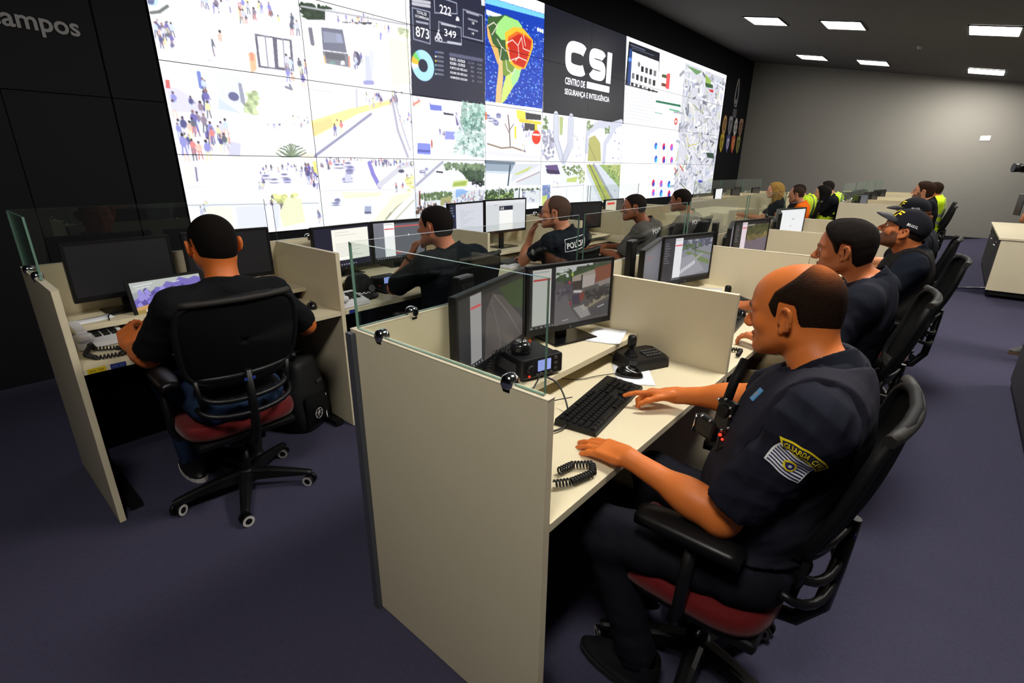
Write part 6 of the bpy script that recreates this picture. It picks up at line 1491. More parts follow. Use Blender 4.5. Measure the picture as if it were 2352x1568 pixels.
    if g('beard', 0):
        yl = np.interp(z, [-.13, -.045, -.03, .0], [-.01, .0, .012, .02]); bd = ish*(z < -.012)*(y > yl)*np.clip((-z-.035+.03*(y < .05)+.3*(np.abs(y-.02) < .015)*.1)/.008, 0, 1); bd = bd*(1-np.clip(1.4-np.hypot(ax/.02, (z+.0645)/.009), 0, 1)); mixc(bd*g('beard'), g('haircol', (26, 18, 12)))
    if g('stubble', 0): mixc(ish*(z > .02)*(y < .03)*g('stubble'), g('haircol', (26, 18, 12)))
    mixc(ish*np.clip(1.2-np.hypot((ax-.031)/.02, (z+.006)/.014), 0, 1)*(y > .05)*.25, (120, 66, 44))
    root = mesh_np(name, v, fc, M['skin'], None, col); tag(root, label, 'person', g('group'))
    root.location = loc; root.rotation_euler = (0, 0, rz)
    # eyes
    for q in (-1, 1):
        e = MB().sphere((0, 0, 0), .0118*hs, 14, 10).build('eye', M['eyewhite'], root); e.location = T(q*.031, .0765, .0035)
        MB().sphere((0, 0, 0), .0055*hs, 10, 6, (1, .35, 1)).build('iris', M['iris'], e, tuple(hR @ V(0, .0105, 0)*hs))
    # ---------------- shirt
    out = {'root': root, 'hc': hc, 'hR': hR, 'T': T}
    sl = g('sleeve', .72); t = g('t', .016); sc_ = g('shirt', (30, 32, 44)); shf = F(); torso(shf, t)
    for S_, E_, W_ in ((shL, elL, wrL), (shR, elR, wrR)):
        if sl <= 1:
            e = S_+(E_-S_)*sl; d = nrm(E_-S_); shf.cone(S_, e+d*.03, .057*am+t*.6, .052*am+t*.9, .035, (e, d))
        else:
            shf.cone(S_, E_, .062*am+t*.6, .05*am+t*.7, .03); e = E_+(W_-E_)*(sl-1); d = nrm(W_-E_); shf.cone(E_, e+d*.03, .05*am+t*.7, .034*am+t*.6, .03, (e, d))
    zb = g('hem', .50); nk0 = nb+V(0, .0, .045+g('collar_up', 0)); nd = nrm(hc-nb+V(0, -.03, 0)); wr = g('wrinkle', .006); sd = hash(name+str(loc)) % 1000 if False else int(abs(loc[0]*97+loc[1]*31)) % 1000
    def shfn(q):
        d = shf.ev(q)+wrinkle(q, wr, sd); d = np.maximum(d, zb-q[:, 2]); w = q-nk0; a_ = w @ nd; return np.maximum(d, np.minimum(a_, .088-np.linalg.norm(w-a_[:, None]*nd, axis=1)))
    lo, hi = shf.bbox(); v, fc = surface(shfn, lo, hi, vox)
    c = np.tile(L3(sc_), (len(v), 1)); o = mesh_np('shirt', v, fc, M['cloth'], root, c); out['shirt'] = o
    # collar
    cf = F(); cc = nb+V(0, -.005, .0)
    cf.cone(cc, cc+nd*.09, .066, .060, .01)
    def cfn(q): d = np.abs(cf.ev(q)-.006)-.0035; d = np.maximum(d, (q-(cc+nd*(g('collar', .055)))) @ nd-.25*(((q-cc) @ V(0, -1, 0)))*.6); return np.maximum(d, -((q-cc) @ nd)-.02)
    v, fc = surface(cfn, cc-.11, cc+.13, min(vox, .005)); mesh_np('collar', v, fc, M['cloth'], root, np.tile(L3(g('collarcol', sc_)), (len(v), 1)))
    # trousers and shoes
    tf = F(); tf.ell(hip+V(0, 0, -.01), V(.165*bw+.018, .13+.018, .1), None, .04)
    for H_, K_, A_ in ((hpL, knL, anL), (hpR, knR, anR)): tf.cone(H_, K_, .098, .074, .04); tf.cone(K_, A_, .070, .056, .03, (A_+V(0, 0, -.0), nrm(A_-K_)))
    def tfn(q): return np.maximum(tf.ev(q)+wrinkle(q, .008, sd+5), np.where(q[:, 1] > .12, -1.0, q[:, 2]-g('waistline', .64)))
    lo, hi = tf.bbox(); v, fc = surface(tfn, lo, hi, max(vox, .009)); mesh_np('trousers', v, fc, M['cloth'], root, np.tile(L3(g('trousers', (28, 29, 36))), (len(v), 1)))
    for A_, yw in ((anL, g('footL', 0)), (anR, g('footR', 0))):
        b = MB(); b.grid(lambda u, w: ((.046+.008*math.sin(PI*w))*math.cos(2*PI*u)*(1-.25*max(0, w-.6)), 0, 0), 2, 2) if False else None
        n_ = 18; rows = []
        for j, (zz, ry, rx, yc) in enumerate(((.0, .14, .048, .06), (.03, .142, .05, .06), (.032, .135, .047, .058), (.055, .12, .044, .048), (.075, .07, .042, .0), (.115, .052, .043, -.02), (.125, .05, .041, -.02))):
            rows.append([(rx*math.cos(2*PI*k/n_)*(1-.1*math.sin(2*PI*k/n_)), yc+ry*math.sin(2*PI*k/n_), zz) for k in range(n_)])
        vs = [p for r_ in rows for p in r_]; b.add(vs, [(j*n_+k, j*n_+(k+1) % n_, (j+1)*n_+(k+1) % n_, (j+1)*n_+k) for j in range(len(rows)-1) for k in range(n_)], True); b.add(rows[0], [tuple(range(n_-1, -1, -1))])
        so = b.build('shoe', mat('shoe_leather_'+name, g('shoes', (18, 18, 20)), .5), root, (A_[0], A_[1]+.0, A_[2]-.095), (0, 0, yw))
        MB().prism([(.051*math.cos(2*PI*k/n_), .06+.146*math.sin(2*PI*k/n_)) for k in range(n_)], 'z', -.004, .018).build('sole', mat('sole_'+name, g('sole', (30, 30, 30)), .6), so)
    # ---------------- hair or cap
    hcol = L3(g('haircol', (26, 18, 12))); style = g('hair', 'full'); th = g('hth', .007); cran = F()
    cran.ell(hc+hR @ (V(0, -.018, .034)*hs), V(.0755, .094, .083)*hs, hR); cran.ell(hc+hR @ (V(0, .028, .026)*hs), V(.065, .062, .068)*hs, hR, .03); cran.ell(hc+hR @ (V(0, -.03, -.02)*hs), V(.064, .07, .07)*hs, hR, .03)
    hv = min(vox, .006)
    if style:
        zz_, yy_ = HAIR_FRONT.get(style, HAIR_FRONT['full'])
        lumps = g('lumps', 0.0)
        def hfn(q):
            l = ((q-hc) @ hR)/hs; th_ = th
            if g('topvol'): th_ = th+g('topvol')*np.clip((l[:, 2]-.03)/.07, 0, 1)*np.clip((l[:, 1]+.06)/.1, 0.3, 1)
            reg = np.minimum((np.interp(l[:, 2], zz_, yy_)-l[:, 1]), (l[:, 2]-zlow(l[:, 1])))
            e = np.clip(reg/.024, 0, 1); th_ = -.004+(th_+.004)*e*(2-e)
            d = cran.ev(q)-th_+wrinkle(q, lumps, 3, 1.5)
            if g('cap'): d = np.maximum(d, l[:, 2]-.03)
            return np.maximum(d, -reg*.8+.0015)
        v, fc = surface(hfn, hc-.16, hc+.16, hv); hcv = np.tile(hcol, (len(v), 1))
        l = ((v-hc) @ hR)/hs; rg = np.minimum((np.interp(l[:, 2], zz_, yy_)-l[:, 1]), (l[:, 2]-zlow(l[:, 1]))); fd = np.clip(1-(rg+.002)/.014, 0, 1)[:, None]*.45; hcv = hcv*(1-fd)+L3(g('skin', (196, 118, 66)))*.6*fd
        if style == 'receding':
            l = ((v-hc) @ hR)/hs; tw = np.exp(-(((l-V(0, -.065, .10))/V(.04, .034, .05))**2).sum(1)*1.2)[:, None]*.85; hcv = hcv*(1-tw)+L3(g('skin'))*.8*tw
        mesh_np('hair', v, fc, M['hair'], root, hcv)
    if g('long'):   # long loose hair over the back and shoulders
        L_ = g('long'); hf = F(); hf.ell(hc+hR @ (V(0, -.02, .03)*hs), (V(.079, .098, .09) if g('cap') else V(.09, .108, .098))*hs, hR, .03); dn = hc+V(0, -.05, -.1)
        hf.cone(hc+hR @ V(0, -.06, .0), hc+V(0, -.085, -L_), .085, .06, .04)
        for q in (-1, 1): hf.cone(hc+hR @ V(q*.055, -.02, .0), hc+V(q*.09, -.03, -L_*.9), .045, .035, .04)
        def lf(q):
            l = ((q-hc) @ hR)/hs; d = hf.ev(q)+wrinkle(q*V(1, 1, .15), .006, 9, 1.6)
            if g('cap'): d = np.maximum(d, l[:, 2]+.002)
            fr = l[:, 1]-np.interp(l[:, 2], [-.4, -.05, 0, .06, .1], [.03, .03, .04, .06, .08]); return np.maximum(d, fr)
        lo, hi = hf.bbox(); v, fc = surface(lf, lo, hi, max(hv, .006)); 
        stripe = (np.sin(v[:, 0]*160+np.sin(v[:, 2]*20)*2)*.5+.5)[:, None]; mesh_np('long_hair', v, fc, M['hair'], root, L3(g('haircol'))*(1-stripe*.45)+L3(g('haircol2', g('haircol')))*stripe*.45)
    if g('cap'):
        dome = F(); cz = g('capz', .03)
        dome.ell(hc+hR @ (V(0, -.012, .036)*hs), V(.088, .108, .094)*hs, hR)
        def dfn(q): l = ((q-hc) @ hR)/hs; return np.maximum(dome.ev(q), (cz-.012+.16*(l[:, 1]+.02)*0.5)-l[:, 2])
        v, fc = surface(dfn, hc-.17, hc+.17, .005); cp = mesh_np('cap', v, fc, M['cloth'], root, np.tile(L3(g('cap')), (len(v), 1))); out['cap'] = cp
        vis = MB().slab(lambda u, w: tuple(hc+hR @ (V((.074+.004*w)*math.cos(PI*u), .045+(.045+w*.078)*math.sin(PI*u)**.75, cz+.018+.012*math.sin(PI*u)-.02*w*w+.0)*hs)), 20, 7, tuple(hR @ V(0, 0, 1)), .004)
        vo = vis.build('visor', mat('cap_visor_'+name, g('cap'), .7), root); MB().sphere(tuple(hc+hR @ (V(0, -.012, .132)*hs)), .007, 10, 6, (1, 1, .6)).build('cap_button', vo.data.materials[0], root)
    if g('glasses'):
        gl = MB()
        for q in (-1, 1):
            c_ = [T(q*.033+.021*math.cos(a), .097, .001+.014*math.sin(a)) for a in [2*PI*k/18 for k in range(18)]]; gl.tube(c_, .0014, 6, closed=True); gl.tube([T(q*.054, .096, .006), T(q*.078, .05, .008), T(q*.08, -.005, .006)], .0015, 6)
        gl.tube([T(-.012, .098, .003), T(0, .101, .006), T(.012, .098, .003)], .0013, 6); gl.build('eyeglasses', M['black'], root)
    if g('vest'):   # sleeveless over-vest
        vf = F(); torso(vf, t+.014, k=.06); vc = L3(g('vest')); vw = g('vestw', .165)
        def vfn(q):
            d = vf.ev(q)+wrinkle(q, .003, sd+2); l = (q-chest) @ Rt; arm = np.abs(l[:, 0])-vw-.05*np.clip(-l[:, 2]/.15, 0, 1); d = np.maximum(d, arm); d = np.maximum(d, g('vesthem', .62)-q[:, 2])
            w = q-(nb+V(0, 0, .005)); a_ = w @ nd; return np.maximum(d, np.minimum(a_, .10-np.linalg.norm(w-a_[:, None]*nd, axis=1)))
        lo, hi = vf.bbox(); v, fc = surface(vfn, lo, hi, max(vox, .006)); c = np.tile(vc, (len(v), 1))
        if g('bands'):
            l = (v-chest) @ Rt; bm_ = (np.abs(l[:, 2]+.06) < .024) | (np.abs(l[:, 2]+.17) < .024) | (np.abs(np.abs(l[:, 0])-.10) < .022)*(l[:, 2] > -.04); c[bm_] = L3(g('bands'))
        out['vest'] = mesh_np('vest', v, fc, M['cloth'], root, c)
    out['fing'] = f.fing; out['world'] = Matrix.Translation(loc) @ Matrix.Rotation(rz, 4, 'Z'); out['j'] = dict(shL=shL, shR=shR, elL=elL, elR=elR, wrL=wrL, wrR=wrR, chest=chest, nb=nb, Rt=Rt)
    return out
def bvh_of(o):
    me = o.data; return BVHTree.FromPolygons([v.co.copy() for v in me.vertices], [tuple(p.vertices) for p in me.polygons])
def patch_on(name, bvh, c, xd, yd, w, h, mat_, parent, nu=10, nv=8, off=.0015, shape=None, back=.1):
    X = Vector(xd).normalized(); Y = Vector(yd).normalized(); Z = X.cross(Y); c = Vector(c)
    def fn(u, v):
        a, b = ((u-.5)*w, (v-.5)*h) if shape is None else shape(u, v); p = c+X*a+Y*b; hit = bvh.ray_cast(p+Z*back, -Z); q = hit[0] if hit[0] is not None else p
        return tuple(q+Z*off)
    m = MB(); m.grid(fn, nu, nv); return m.build(name, mat_, parent)
def text_on(name, s, bvh, c, xd, yd, w, h, mat_, parent, bold=.02, off=.003): return lettering(name, s, mat_, parent, c, xd, yd, w=w, h=h, bold=bold, off=off, bvh=bvh)
# ================================================================== office chairs
def office_chair(label, loc, rz, full=True, spin=0.0):
    t = thing('office_chair', label, 'chair', loc, rz, 'black mesh backed office chairs with red seats')
    def rr(u, v, w, d, h, z, e=4.0):
        a = 2*PI*u; c, s = math.cos(a), math.sin(a); x = w/2*math.copysign(abs(c)**(2/e), c); y = d/2*math.copysign(abs(s)**(2/e), s); return x, y
    m = MB(); prof = [(0, 0), (.9, 0), (.98, .012), (1, .03), (.99, .055), (.94, .07), (.6, .078), (0, .08)]
    m.grid(lambda u, v: (lambda k: (lambda r, z: (rr(u, v, .49*r, .46*r, 0, 0)[0], rr(u, v, .49*r, .46*r, 0, 0)[1]+.02, .405+z+.012*math.cos(4*PI*u)*0))(prof[k][0], prof[k][1]))(int(round(v*7))), 33, 8)
    m.build('seat', M['red'], t)
    MB().box((0, .0, .385), (.42, .38, .035), bev=.012).build('seat_shell', M['black'], t)
    MB().box((0, -.03, .345), (.16, .24, .05), bev=.01).tube([(.08, .05, .345), (.22, .06, .35)], .006, 6).tube([(-.08, -.05, .345), (-.22, -.05, .35)], .006, 6).build('tilt_mechanism', M['black'], t)
    MB().cyl((0, 0, .07), (0, 0, .22), .03, n=16).cyl((0, 0, .2), (0, 0, .34), .016, n=14).build('gas_column', M['black'], t)
    MB().lathe([(0, .05), (.05, .05), (.055, .09), (.035, .12), (0, .12)], (0, 0, 0), 20).build('hub', M['black'], t)
    for k in range(5):
        a = spin+2*PI*k/5; c, s = math.cos(a), math.sin(a)
        P = lambda r, w, z: (r*c-w*s, r*s+w*c, z)
        b = MB(); R_ = [(.03, .032, .062, .115), (.12, .028, .066, .112), (.22, .024, .066, .098), (.30, .02, .064, .084), (.315, .016, .066, .08)]
        vs = []
        for r, w, z0, z1 in R_: vs += [P(r, -w, z0), P(r, w, z0), P(r, w*.85, z1-.006), P(r, w*.4, z1), P(r, -w*.4, z1), P(r, -w*.85, z1-.006)]
        fs = [(i*6+j, i*6+(j+1) % 6, (i+1)*6+(j+1) % 6, (i+1)*6+j) for i in range(4) for j in range(6)]+[tuple(range(5, -1, -1)), tuple(range(24, 30))]
        l = b.add(vs, fs).build('leg', M['black'], t)
        if full:
            cx, cy = .30*c, .30*s; q = a+.9*(k % 3)+.4; ox, oy = math.cos(q), math.sin(q)
            w = MB()
            for sd in (-1, 1): w.cyl((cx+ox*.010*sd, cy+oy*.010*sd, .0275), (cx+ox*.025*sd, cy+oy*.025*sd, .0275), .0275, n=18)
            w.box((cx, cy, .047), (.022, .022, .03)); wo = w.build('caster', M['black'], l)
            h = MB()
            for sd in (-1, 1): h.lathe([(.016, 0), (.026, 0), (.026, .002), (.016, .002), (.016, 0)], (0, 0, 0), 18)
            hh_ = MB()
            for sd in (-1, 1):
                R0 = Matrix.Rotation(q, 3, 'Z') @ Matrix.Rotation(PI/2, 3, 'Y'); vs2 = []
                n_ = 18
                for rad in (.015, .0265):
                    for i in range(n_): vv = R0 @ Vector((rad*math.cos(2*PI*i/n_), rad*math.sin(2*PI*i/n_), .0255*sd)); vs2.append((vv.x+cx, vv.y+cy, vv.z+.0275))
                hh_.add(vs2, [(i, (i+1) % n_, (i+1) % n_+n_, i+n_) for i in range(n_)])
            hh_.build('wheel_ring', M['wheel'], l)
        else:
            cx, cy = .30*c, .30*s; MB().cyl((cx-.02*s, cy+.02*c, .0275), (cx+.02*s, cy-.02*c, .0275), .0275, n=12).box((cx, cy, .05), (.02, .02, .03)).build('caster', M['black'], l)
    # backrest: tapered rounded frame, curved in plan, leaning back
    def bp(u, v, off=0.0):       # u across -1..1, v 0..1 from bottom to top
        hw = .19+.038*math.sin(PI*min(1, v*.62+.12))
        x = u*hw; z = .69+v*.365; y = -.275-.085*v-.015*math.sin(PI*v)+.055*(u*u)*(1-.3*v)+off
        return (x, y, z)
    out = []
    n = 48
    for k in range(n):
        q = 2*PI*k/n; c, s = math.cos(q), math.sin(q); e = 5.0; out.append(bp(math.copysign(abs(c)**(2/e), c), .5+.5*math.copysign(abs(s)**(2/e), s)))
    fr = MB().tube(out, .0135, 8, closed=True).build('back_frame', M['blackmatte'], t)
    def disk(u, v):
        a = 2*PI*u; c, s = math.cos(a), math.sin(a); e = 5.0; return bp(v*math.copysign(abs(c)**(2/e), c), .5+.5*v*math.copysign(abs(s)**(2/e), s))
    MB().slab(lambda u, v: disk(u, max(v, .001)), 40, 9, (0, -1, 0), .006).build('backrest', M['chairmesh'], t)
    top = [bp(-.93+1.86*k/14, .985, -.004) for k in range(15)]; MB().tube(top, [.014]*15, 8).build('top_rail', M['chairpad'], t)
    MB().slab(lambda u, v: (lambda p: (p[0]*.86, p[1]+.004, p[2]-.01))(bp(-1+2*u, -.02+.15*v)), 16, 4, (0, -1, 0), .022).build('lumbar_bar', M['black'], t)
    # spine and loops
    MB().tube([(0, -.14, .35), (0, -.24, .37), (0, -.29, .45), (0, -.30, .58), (0, -.31, .74)], [.022, .022, .021, .019, .014], 8).build('spine', M['black'], t)
    MB().tube([(.19*math.sin(PI*(k/12-.5)), -.30+.09*(abs(k/12-.5)*2)**2, .54+.045*(abs(k/12-.5)*2)**2) for k in range(13)], .012, 6).tube([(.17*math.sin(PI*(k/12-.5)), -.30+.07*(abs(k/12-.5)*2)**2, .61+.03*(abs(k/12-.5)*2)**2) for k in range(13)], .012, 6).tube([(.17, -.235, .57), (.185, -.25, .72)], .010, 6).tube([(-.17, -.235, .57), (-.185, -.25, .72)], .010, 6).build('lower_loop', M['black'], t)
    MB().box((.0, -.318, .70), (.045, .004, .012)).build('maker_label', M['blue'], t)
    for q in (-1, 1):
        a = MB().tube([(q*.13, .02, .355), (q*.235, .02, .37), (q*.255, .0, .43), (q*.255, -.01, .645)], [.014, .014, .017, .017], 8).build('armrest', M['black'], t)
        MB().slab(lambda u, v: ((q*.245)+(u-.5)*.085*(1-.25*abs(2*v-1)**3), -.13+.27*v, .665+.01*math.sin(PI*u)-.008*abs(2*v-1)**3), 8, 12, (0, 0, 1), .026).build('arm_pad', M['black'], a)
    return t
def seat_pos(x0, x1): return (x0+x1)/2
CH = {}
chairs = [('A1', (1.33, .325), 0, 'black office chair with red seat under the bald guard', 2.0), ('A2', (2.66, .33), 4, 'black office chair under the young dark haired man', .3), ('A3', (3.93, .23), 6, 'black office chair under the bearded man in a cap', .7), ('A4', (5.17, .27), 0, 'black office chair under the woman in a cap', .2),
          ('B1', (.775, 2.40), -3, 'black office chair with red seat under the man at the laptop', .58), ('B2', (2.06, 2.37), 8, 'black office chair under the man resting his chin on his hand', .1), ('B3', (3.30, 2.40), 8, 'black office chair under the man with a POLICIA back patch', .3), ('B4', (4.36, 2.25), 10, 'black office chair under the first grey shirted officer', .5), ('B5', (5.45, 2.30), 5, 'black office chair under the second grey shirted officer', .4)]
for key, (x, y), rz, lb, sp in chairs: CH[key] = office_chair(lb, (x, y, 0), math.radians(rz), key in ('A1', 'B1', 'A2', 'A3'), sp)
CH['B3'].scale = (1, 1, .9); far_src = CH['B5']
for k, (x, y, rz, lb) in enumerate(((9.62, .34, 0, 'black office chair under the bearded man without a cap, far pod'), (10.85, .36, 0, 'black office chair behind the bearded man, far pod'), (8.85, 2.22, 0, 'black office chair of the blonde woman'), (9.42, 1.98, 12, 'black office chair under the man in a yellow vest, far pod'), (9.75, 1.7, 5, 'black office chair of the dark haired woman'), (10.55, 1.78, 0, 'black office chair under the farthest man in a yellow vest'))):
    dup(far_src, (x, y, 0), math.radians(rz), lb)
dup(far_src, (4.02, 2.02, 0), math.radians(25), 'empty black office chair behind the officer with the POLICIA patch') if False else None
# ================================================================== the people
NAVY = (28, 29, 40); SK1 = (206, 112, 48); SK2 = (184, 106, 62); SK3 = (150, 88, 58)
g1 = build_person('person', 'person, balding guard in navy uniform typing at the nearest desk', (1.31, .32, 0), 0, dict(vox=.0038, group='seated operators',
    head=(.065, -.07, 1.213), hrot=(-3, -9, 0), hs=1.0, nose=.96, shL=(-.185, -.20, 1.035), shR=(.205, -.165, 1.035), elL=(-.19, -.05, .735), wrL=(-.175, .215, .785), wrR=(.272, .272, .80), elR=(.30, .04, .85),
    hands=dict(L=dict(D=(.10, 1, -.10), N=(-.15, .12, 1), curl=(.16, .12, .14, .22), spread=.02, thumb=(.45, .25)), R=dict(D=(-.35, 1, -.06), N=(.35, .12, 1), curl=(.12, .75, .85, .9), thumb=(.5, .5))),
    skin=SK1, hair='receding', haircol=(34, 22, 14), hth=.004, stubble=0, shirt=NAVY, trousers=(24, 25, 32), sleeve=.80, bw=1.06, belly=.02, arm=1.08, neck=1.12, vest=(42, 41, 50), vestw=.15, collar=.05, t=.017, fat=.006, wrinkle=.011,
    knL=(-.2, .26, .53), anL=(-.17, .12, .10), knR=(.17, .28, .53)))
def young():
    return build_person('person', 'person, young man with thick dark hair and dark shirt in the second near row seat', (2.66, .33, 0), math.radians(2), dict(vox=.007, group='seated operators', head=(-.03, .0, 1.215), hrot=(4, -4, 0), hs=1.03, shL=(-.2, -.12, 1.03), shR=(.18, -.15, 1.03),
        wrL=(-.22, .2, .80), elL=(-.30, -.02, .80), wrR=(.42, .44, .79), hands=dict(L=dict(curl=(.3, .4, .5, .5)), R=dict(D=(.35, 1, -.1), curl=(.5, .6, .6, .6))), skin=SK2, hair='full', haircol=(24, 19, 17), hth=.010, topvol=.012, lumps=.003, shirt=(27, 29, 38), trousers=(96, 84, 62), sleeve=.7, wrinkle=.007))
g2 = young()
g3 = build_person('person', 'person, bearded man in a black cap and vest looking up at the video wall', (3.93, .23, 0), math.radians(4), dict(vox=.007, group='seated operators', head=(-.02, -.02, 1.195), hrot=(0, 20, 0), hs=1.06, shL=(-.2, -.10, 1.01), shR=(.2, -.10, 1.01), bw=1.18, belly=.03, arm=1.15, neck=1.25, fat=.008,
        skin=SK2, hair='high', haircol=(28, 20, 16), hth=.004, beard=.8, cap=(30, 30, 36), shirt=(26, 30, 40), vest=(30, 28, 27), vestw=.17, trousers=(30, 30, 36), sleeve=.75, collar=.065))
g4 = build_person('person', 'person, woman in a black cap with brown hair tied low', (5.17, .27, 0), 0, dict(vox=.008, group='seated operators', head=(-.03, -.02, 1.215), hrot=(2, 0, 0), shL=(-.17, -.12, 1.01), shR=(.17, -.12, 1.01), bw=.95, skin=(214, 140, 92), hair='full', haircol=(96, 52, 24), haircol2=(150, 90, 40), hth=.012, cap=(28, 28, 34), long=.16, shirt=(24, 26, 34), fem=True, vest=(28, 30, 34)))
g5 = build_person('person', 'person, bearded man with brown hair and glasses in black shirt, far pod', (9.62, .34, 0), 0, dict(vox=.011, group='seated operators', head=(.0, .06, 1.245), hrot=(4, 6, 0), hs=1.15, shL=(-.2, -.05, 1.06), shR=(.2, -.05, 1.06), bw=1.15, skin=(205, 140, 105), hair='full', haircol=(52, 34, 24), hth=.012, topvol=.01, beard=.8, glasses=True, shirt=(22, 23, 28)))
g6 = build_person('person', 'person, man in a yellow and grey safety vest behind the far bearded man', (10.85, .36, 0), 0, dict(vox=.012, group='seated operators', head=(.0, -.04, 1.24), hrot=(0, 4, 0), shL=(-.2, -.12, 1.05), shR=(.2, -.12, 1.05), skin=SK2, hair='full', haircol=(40, 26, 20), shirt=(200, 235, 40), vest=(206, 240, 50), vestw=.2, bands=(150, 158, 160), t=.025, sleeve=.9))
# second row
b1 = build_person('person', 'person, man in black T-shirt seen from behind, holding the laptop', (.775, 2.40, 0), 0, dict(vox=.0065, group='seated operators', head=(.015, -.09, 1.225), hrot=(0, -6, 0), hs=1.04, shL=(-.19, -.17, 1.015), shR=(.19, -.17, 1.0), elL=(-.275, .0, .79), wrL=(-.295, .19, .80), wrR=(.42, .13, .775), elR=(.36, -.10, .80),
    hands=dict(L=dict(D=(.15, .75, .55), N=(-.75, -.35, .6), curl=(.55, .6, .65, .7), thumb=(.9, .2)), R=dict(D=(.1, 1, -.1), curl=(.4, .5, .5, .5))), skin=(198, 104, 44), hair='full', haircol=(18, 14, 12), hth=.005, shirt=(20, 21, 24), trousers=(36, 52, 78), sleeve=.86, bw=1.04, arm=1.06, neck=1.12, fat=.004, wrinkle=.007, collar=.03, anL=(-.13, .30, .10), sole=(210, 205, 200), shoes=(24, 24, 26), collar_up=.01))
b2 = build_person('person', 'person, man in dark shirt resting his chin on his left hand', (2.06, 2.37, 0), math.radians(6), dict(vox=.0065, group='seated operators', head=(-.06, -.05, 1.205), hrot=(14, 0, 0), shL=(-.21, -.12, 1.0), shR=(.18, -.17, 1.0), elL=(-.12, .27, .80), wrL=(-.10, .115, 1.02), wrR=(.2, .3, .79),
    hands=dict(L=dict(D=(.12, -.35, 1), N=(-.5, .75, .2), curl=(.9, 1.0, 1.1, 1.1), thumb=(.6, .3), s=.95)), skin=(190, 118, 88), hair='full', haircol=(24, 19, 18), hth=.005, shirt=(20, 24, 29), sleeve=.9, bw=1.05, wrinkle=.008, t=.022))
b3 = build_person('person', 'person, grey haired man with glasses in black shirt with POLICIA on the back', (3.30, 2.40, 0), math.radians(8), dict(vox=.0065, group='seated operators', head=(-.04, -.04, 1.205), hrot=(22, 2, 0), hs=1.06, shL=(-.2, -.10, 1.0), shR=(.2, -.17, 1.0), elL=(.0, .26, .80), wrL=(.02, .20, 1.03), wrR=(.2, .3, .79),
    hands=dict(L=dict(D=(.0, -.5, 1), N=(-.3, .8, .4), curl=(.5, .6, .7, .8), thumb=(.7, .3), s=.95)), skin=(196, 130, 98), hair='high', haircol=(78, 60, 50), hth=.006, topvol=.004, glasses=True, shirt=(26, 30, 37), sleeve=.62, wrinkle=.008, bw=1.05, neck=1.1))
b4 = build_person('person', 'person, officer in grey polo shirt with white FOLICIA lettering on the back', (4.36, 2.25, 0), math.radians(14), dict(vox=.008, group='seated operators', head=(-.09, -.02, 1.2), hrot=(22, -2, 0), shL=(-.2, -.12, 1.0), shR=(.2, -.17, 1.0), wrL=(-.1, .30, .80), wrR=(.22, .3, .79), skin=SK3, hair='full', haircol=(30, 24, 22), hth=.003, shirt=(92, 88, 84), sleeve=.8, bw=1.1, wrinkle=.009))
b5 = build_person('person', 'person, officer in grey polo shirt reaching out to a black radio', (5.45, 2.30, 0), math.radians(10), dict(vox=.009, group='seated operators', head=(-.10, -.05, 1.215), hrot=(0, -4, 0), shL=(-.2, -.12, 1.0), shR=(.2, -.17, 1.0), wrL=(-.05, .30, .86), wrR=(.24, .3, .79), skin=SK3, hair='full', haircol=(26, 20, 18), hth=.003, shirt=(88, 84, 82), sleeve=.8, bw=1.05))
# far pod of the second row
c1 = build_person('person', 'person, woman with long blonde hair, far pod of the second row', (8.85, 2.22, 0), math.radians(10), dict(vox=.011, group='seated operators', head=(-.02, -.03, 1.22), hrot=(14, 0, 0), shL=(-.17, -.12, 1.0), shR=(.17, -.12, 1.0), bw=.95, fem=True, skin=(216, 150, 110), hair='full', haircol=(176, 138, 72), haircol2=(110, 78, 40), hth=.014, long=.30, shirt=(38, 40, 42), wrL=(-.2, .35, .85)))
c2 = build_person('person', 'person, balding man in bright orange shirt, far pod of the second row', (9.05, 1.92, 0), math.radians(0), dict(vox=.011, group='seated operators', head=(.0, .0, 1.16), hrot=(12, -6, 0), shL=(-.18, -.12, .96), shR=(.18, -.12, .96), skin=(186, 128, 98), hair='high', haircol=(58, 44, 36), hth=.004, shirt=(240, 110, 18), sleeve=.85))
c3 = build_person('person', 'person, man in yellow safety vest beside the orange shirt, far pod', (9.42, 1.98, 0), math.radians(0), dict(vox=.011, group='seated operators', head=(.0, .0, 1.19), hrot=(10, -4, 0), skin=(178, 116, 84), hair='full', haircol=(44, 32, 26), hth=.004, shirt=(206, 240, 60), vest=(206, 240, 60), vestw=.2, bands=(70, 78, 84), sleeve=.9, t=.025))
c4 = build_person('person', 'person, woman with dark bobbed hair and yellow vest, far pod', (9.75, 1.70, 0), math.radians(8), dict(vox=.011, group='seated operators', head=(.0, .0, 1.17), hrot=(8, 0, 0), fem=True, bw=.95, skin=(200, 140, 110), hair='full', haircol=(22, 18, 20), hth=.012, long=.13, shirt=(24, 26, 30), vest=(210, 242, 50), vestw=.12, bands=(28, 30, 34)))
c5 = build_person('person', 'person, farthest man in bright yellow and grey safety vest', (10.55, 1.78, 0), math.radians(0), dict(vox=.011, group='seated operators', head=(.0, .0, 1.23), hrot=(6, 0, 0), skin=(178, 116, 84), hair='full', haircol=(34, 26, 24), hth=.006, shirt=(206, 240, 60), vest=(206, 240, 60), vestw=.2, bands=(150, 158, 160), sleeve=1.0, t=.03, trousers=(36, 40, 48)))
